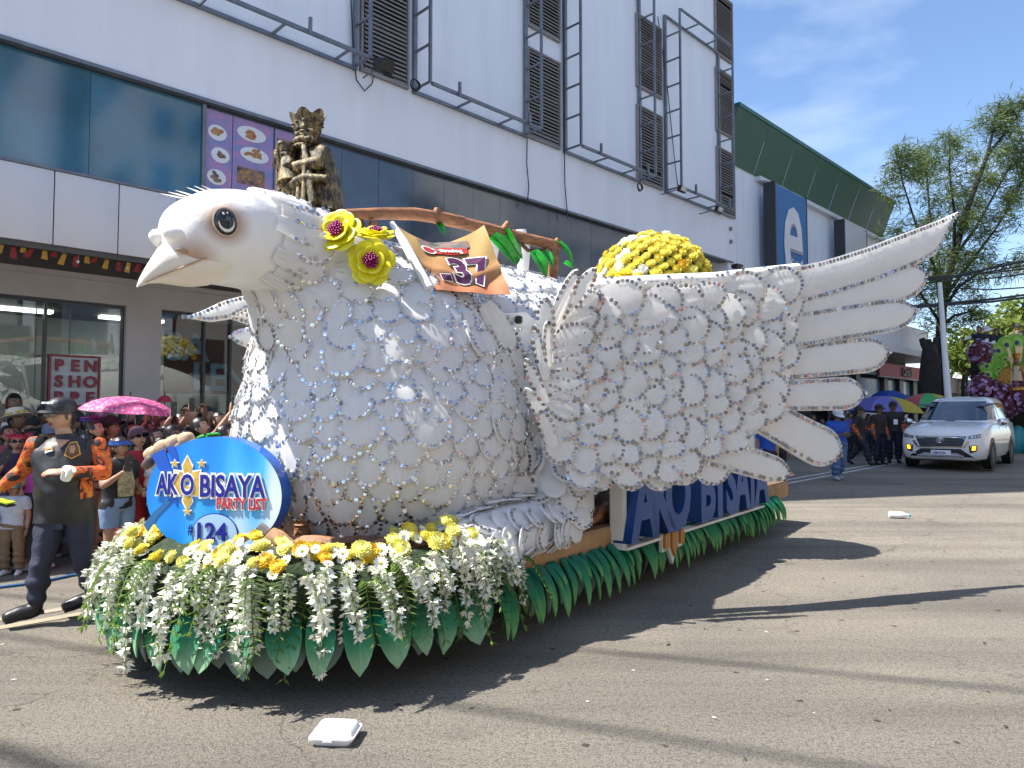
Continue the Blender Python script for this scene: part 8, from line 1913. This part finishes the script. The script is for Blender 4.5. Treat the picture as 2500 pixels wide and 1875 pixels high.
# ================================================================== THE FLOAT BEHIND
YF = 24.0; fb = at(2470, 1100, YF); fb.z = gz(YF)
pf = thing('peacock_float', 'second parade float with green peacock feathers and purple flowers at the right edge', 'float', fb, 0)
MT['dark_green'] = mat('dark_green', (0.012, 0.02, 0.014), 0.8, var=(3, 0.4)); MT['teal'] = mat('teal', (0.02, 0.24, 0.30), 0.5, var=(2, 0.3)); MT['pea_green'] = mat('pea_green', (0.17, 0.42, 0.05), 0.5, var=(4, 0.15)); MT['pea_rim'] = mat('pea_rim', (0.42, 0.58, 0.16), 0.5); MT['pea_blue'] = mat('pea_blue', (0.02, 0.05, 0.16), 0.4); MT['gold'] = mat('gold', (0.42, 0.20, 0.03), 0.35, 0.5, var=(12, 0.6), bump=(20, 0.02)); MT['gold_ray'] = mat('gold_ray', (0.62, 0.42, 0.22), 0.4, 0.3)
mb = MB(); mb.ell(at(2500, 990, YF + 0.8), (1.7, 1.0, 1.55), None, 18, 10); mb.box(fb + V((1.0, 1.0, 0.9)), (3.6, 2.6, 1.2), RZ(0.75)); mb.box(at(2440, 900, YF + 1.3), (1.6, 0.9, 1.5), RZ(0.3)); mb.build('mound', MT['dark_green'], pf, 60)
for k in range(6): 
    mb = MB(); c_ = at(2448 + 18 * k, 1075 + 8 * (k % 2), YF - 0.9); mb.ell(c_, (0.38, 0.2, 0.5), RZ(0.5) @ RY(0.4 * (-1) ** k), 12, 8); mb.build('wave_ornament', MT['teal'], pf, 60)
root = (2492, 918)
for (cx, cy, tip, w_) in ((2417, 915, 20, 15), (2414, 896, 22, 15), (2420, 879, 24, 16), (2440, 860, 24, 17), (2459, 846, 25, 18), (2483, 842, 26, 18), (2506, 846, 25, 18), (2435, 900, 0, 9), (2436, 912, 0, 9), (2453, 877, 0, 9), (2468, 868, 0, 9)):
    c_ = at(cx, cy, YF - 0.75); r0 = at(root[0], root[1], YF - 0.65); d = (c_ - r0).normalized(); big = tip > 0; tp = c_ + d * (0.36 if big else 0.16); L_ = (tp - r0).length; n_ = V((-0.55, -0.83, 0.05)); M_ = frame(r0, d, zdir=n_)
    W_ = w_ / F * YF * (1.0 if big else 1.0); mb = MB(); pts = [(0.1, W_ * 0.25), (L_ * 0.5, W_ * 0.5)] + [(L_ - W_ + W_ * math.sin(R(a)), W_ * math.cos(R(a))) for a in range(0, 91, 18)]; poly = pts + [(x, -y) for x, y in pts[::-1][1:]]
    mb.prism(poly, M_, 0.05); f_ = mb.build('feather', MT['pea_green'], pf, 30)
    for rr, m_, o_ in ((0.62, MT['pea_rim'], 0.054), (0.48, MT['pea_green'], 0.058), (0.38, MT['pea_rim'], 0.062), (0.27, MT['pea_blue'], 0.066)):
        mb = MB(); mb.prism([(L_ - W_ * 1.15 + W_ * rr * 1.2 * math.cos(2 * math.pi * k / 18), W_ * rr * math.sin(2 * math.pi * k / 18)) for k in range(18)], M_ @ T((0, 0, o_ - 0.01)), 0.012); mb.build('eye_spot', m_, f_, 0)
for k in range(9):
    a = R(170 - 20 * k); c_ = at(2490, 925, YF - 0.95); d = V((math.cos(a) * 0.83, -math.cos(a) * 0.55, math.sin(a))).normalized(); mb = MB(); mb.prism([(0.55, -0.05), (1.05, -0.11), (1.05, 0.11), (0.55, 0.05)], frame(c_, d, zdir=V((-0.55, -0.83, 0.05))), 0.04); mb.build('gold_ray', MT['gold_ray'], pf, 0)
mb = MB(); mb.ell(at(2492, 938, YF - 0.95), (0.95, 0.3, 0.62), RZ(-0.58), 18, 10); mb.build('gold_backdrop', MT['gold'], pf, 60)
MT['purple_fl'] = mat('purple_fl', (0.20, 0.09, 0.30), 0.6, var=(6, 0.6), col2=(0.42, 0.32, 0.52)); MT['magenta_fl'] = mat('magenta_fl', (0.09, 0.010, 0.03), 0.6)
rng = random.Random(50); mb = MB(); mb2 = MB()
for (cx, cy, r0, n_) in ((2393, 860, 0.42, 130), (2398, 945, 0.48, 150), (2440, 962, 0.42, 120), (2490, 968, 0.5, 150), (2460, 990, 0.4, 110)):
    c0 = at(cx, cy, YF - 1.3)
    for k in range(n_):
        n = V((rng.gauss(0, 1), rng.gauss(0, 1), rng.gauss(0, 1))).normalized(); p = c0 + V((n.x * r0, n.y * r0 * .7, n.z * r0)) * rng.uniform(0.75, 1.05); x_ = n.orthogonal().normalized(); y_ = n.cross(x_); s_ = rng.uniform(0.05, 0.085)
        tgt = mb if rng.random() < 0.62 else mb2
        for j in range(5):
            a = 2 * math.pi * j / 5; d = x_ * math.cos(a) + y_ * math.sin(a); sd = (-x_ * math.sin(a) + y_ * math.cos(a)) * s_ * .45; tgt.add([p, p + d * s_ * .6 + sd + n * .02, p + d * s_ + n * .01, p + d * s_ * .6 - sd + n * .02], [(0, 1, 2, 3)])
    mb2.ell(c0, (r0 * 0.8, r0 * .5, r0 * 0.8), None, 10, 7)
mb.build('purple_blossom', MT['purple_fl'], pf, 0, kind='stuff'); mb2.build('magenta_blossom', MT['magenta_fl'], pf, 0, kind='stuff')
# figure of a crowned child before the gold backdrop
cs = thing('child_statue', 'small crowned child figure in a pale robe with a staff, before the green feather fan', 'statue', at(2482, 952, YF - 1.35), 0)
def cpt(dx, py, d=0): return at(2482 + dx, py, YF - 1.35 + d)
MT['robe'] = mat('robe', (0.42, 0.34, 0.22), 0.6, var=(10, 0.3)); MT['cape_red'] = mat('cape_red', (0.16, 0.03, 0.025), 0.6, var=(8, 0.4))
mb = MB(); mb.tube([cpt(0, 930), cpt(0, 915), cpt(0, 900), cpt(0, 893)], [0.16, 0.13, 0.11, 0.06], 12); mb.build('robe', MT['robe'], cs, 60)
mb = MB(); mb.tube([cpt(-3, 948), cpt(-3, 928)], [0.04, 0.05], 8); mb.tube([cpt(3, 948), cpt(3, 928)], [0.04, 0.05], 8); mb.tube([cpt(-6, 900), cpt(-11, 905), cpt(-13, 900)], 0.035, 7); mb.tube([cpt(6, 900), cpt(10, 905), cpt(8, 902, -.15)], 0.035, 7); mb.ell(cpt(0, 883), (0.085, 0.09, 0.105), None, 12, 8); mb.build('body', SK[2], cs, 60)
mb = MB(); mb.tube([cpt(4, 940, .12), cpt(4, 915, .14), cpt(1, 897, .1)], [0.24, 0.2, 0.1], 12, flat=0.5); mb.build('cape', MT['cape_red'], cs, 60)
mb = MB(); mb.lathe([(0.085, 0), (0.10, 0.06), (0.12, 0.17), (0.10, 0.12), (0.02, 0.14)], cpt(0, 876), 12); mb.build('crown', MT['gold'], cs); mb = MB(); mb.tube([cpt(-13, 948), cpt(-13, 872)], 0.018, 6); mb.build('staff', MT['gold_ray'], cs); mb = MB(); mb.lathe([(0.26, 0), (0.24, 0.08), (0.15, 0.12)], cpt(0, 953), 14); mb.build('base', MT['gold'], cs)
WHT = (0.62, 0.63, 0.66)
zt = fb.z + 2.05
def rider(lb, px, py, yaw, tm, top, gear=(), hair='short', glasses=False): 
    q = person(lb, px, py, YF + 1.2, yaw, tm, 1, top, BL, BLK, hair=hair, gear=gear, group='riders on the second float', footz=at(px, py, YF + 1.2).z - 1.52, glasses=glasses); return q
def white_sleeves(q): camo_arms(q, cloth_m(WHT))
white_sleeves(rider('rider with short hair reaching out a white sleeved arm on the second float', 2390, 804, -50, 'point', ('tee', (0.012, 0.012, 0.02))))
white_sleeves(rider('rider in a white wide brimmed hat on the second float', 2409, 808, -60, 'look_down', ('tee', (0.012, 0.012, 0.02)), (('hat', WHT),)))
white_sleeves(rider('long haired rider with white sleeves, right of the white hat', 2432, 810, -50, 'look_down', ('tee', (0.012, 0.012, 0.02)), (), 'long'))
rider('rider in khaki shirt, cap and sunglasses behind the feather fan', 2485, 800, -10, 'phone_face', ('long', (0.10, 0.085, 0.06)), (('cap', BLK),), glasses=True)

# ================================================================== ON THE ROAD
bx = ground(806, 1826); bx.x = ray(806, 1826)[0] * bx.y
fbx = thing('foam_box', 'white polystyrene takeaway box lying closed on the road', 'box', bx, 0); MB_ = T(bx) @ RZ(R(-4))
MT['styro'] = mat('styro', (0.80, 0.80, 0.80), 0.7, bump=(140, 0.001))
def rrect(w_, d_, z, r_=0.02, n=5, yc=0.085):
    pts = []
    for sx_, sy_, a0 in ((1, 1, 0), (-1, 1, 90), (-1, -1, 180), (1, -1, 270)):
        for k in range(n): a = R(a0 + 90 * k / (n - 1)); pts.append(V((sx_ * (w_ / 2 - r_) + r_ * math.cos(a), yc + sy_ * (d_ / 2 - r_) + r_ * math.sin(a), z)))
    return pts
mb = MB(); mb.M = MB_; mb.loft([rrect(0.165, 0.135, 0.0), rrect(0.172, 0.142, 0.004), rrect(0.196, 0.166, 0.030), rrect(0.212, 0.182, 0.031), rrect(0.212, 0.182, 0.036)], True); mb.build('tray', MT['styro'], fbx, 50)
mb = MB(); mb.M = MB_; mb.loft([rrect(0.214, 0.184, 0.0365), rrect(0.214, 0.184, 0.042), rrect(0.198, 0.168, 0.043), rrect(0.178, 0.148, 0.066, 0.022), rrect(0.168, 0.138, 0.070, 0.025), rrect(0.12, 0.10, 0.0712, 0.03)], True); mb.build('lid', MT['styro'], fbx, 50)
mb = MB(); mb.M = MB_; mb.bevbox((-0.01, -0.009, 0.034), (0.045, 0.008, 0.014), 0.002); mb.build('tab', MT['styro'], fbx)
MT['rope_blue'] = mat('rope_blue', (0.015, 0.10, 0.24), 0.7, var=(40, 0.4), bump=(60, 0.004))
rp_ = [ground(px, py) + V((0, 0, 0.014)) for px, py in ((-260, 1462), (-120, 1450), (0, 1437), (60, 1430), (120, 1420), (175, 1408), (240, 1402), (330, 1385))]
mb = MB(); mb.tube(rp_, 0.015, 7); mb.build('rope', MT['rope_blue'], None, label='blue rope lying on the road along the feet of the crowd', cat='rope')
pb_ = ground(2195, 1266); wb_ = thing('plastic_bottle', 'crushed clear plastic bottle lying on the sunlit road at the right', 'bottle', pb_)
mb = MB(); mb.lathe([(0.025, -0.14), (0.05, -0.13), (0.052, 0.0), (0.046, 0.05), (0.02, 0.1), (0.018, 0.13)], pb_ + V((0, 0, 0.054)), 12, M=RY(R(90)) @ RX(0.3)); mb.build('bottle', MT['clear_plastic'], wb_); mb = MB(); mb.lathe([(0.022, 0.13), (0.022, 0.155)], pb_ + V((0, 0, 0.054)), 10, M=RY(R(90)) @ RX(0.3)); mb.build('bottle_cap', MT['teal'], wb_)
rng = random.Random(91); MT['litter_pale'] = mat('litter_pale', (0.42, 0.40, 0.36), 0.8); MT['litter_dark'] = mat('litter_dark', (0.05, 0.04, 0.03), 0.9)
for m_, nm, n_ in ((MT['litter_pale'], 'paper_scraps', 60), (MT['litter_dark'], 'dead_leaves', 150)):
    mb = MB()
    for k in range(n_):
        Y = 2.6 + 14 * rng.random() ** 1.6; x = rng.uniform(-0.75, 0.75) * Y; s_ = rng.uniform(0.006, 0.018) * (1.5 if nm == 'dead_leaves' else 1); a = rng.uniform(0, 6.28); c_ = V((x, Y, gz(Y) + 0.005)); d = V((math.cos(a), math.sin(a), 0)); e_ = V((-d.y, d.x, 0))
        mb.add([c_ - d * s_, c_ + e_ * s_ * .5 + V((0, 0, 0.004)), c_ + d * s_ * 1.2, c_ - e_ * s_ * .4], [(0, 1, 2, 3)])
    mb.build(nm, m_, None, 0, kind='stuff')
MT['shade_band'] = MT['asphalt']
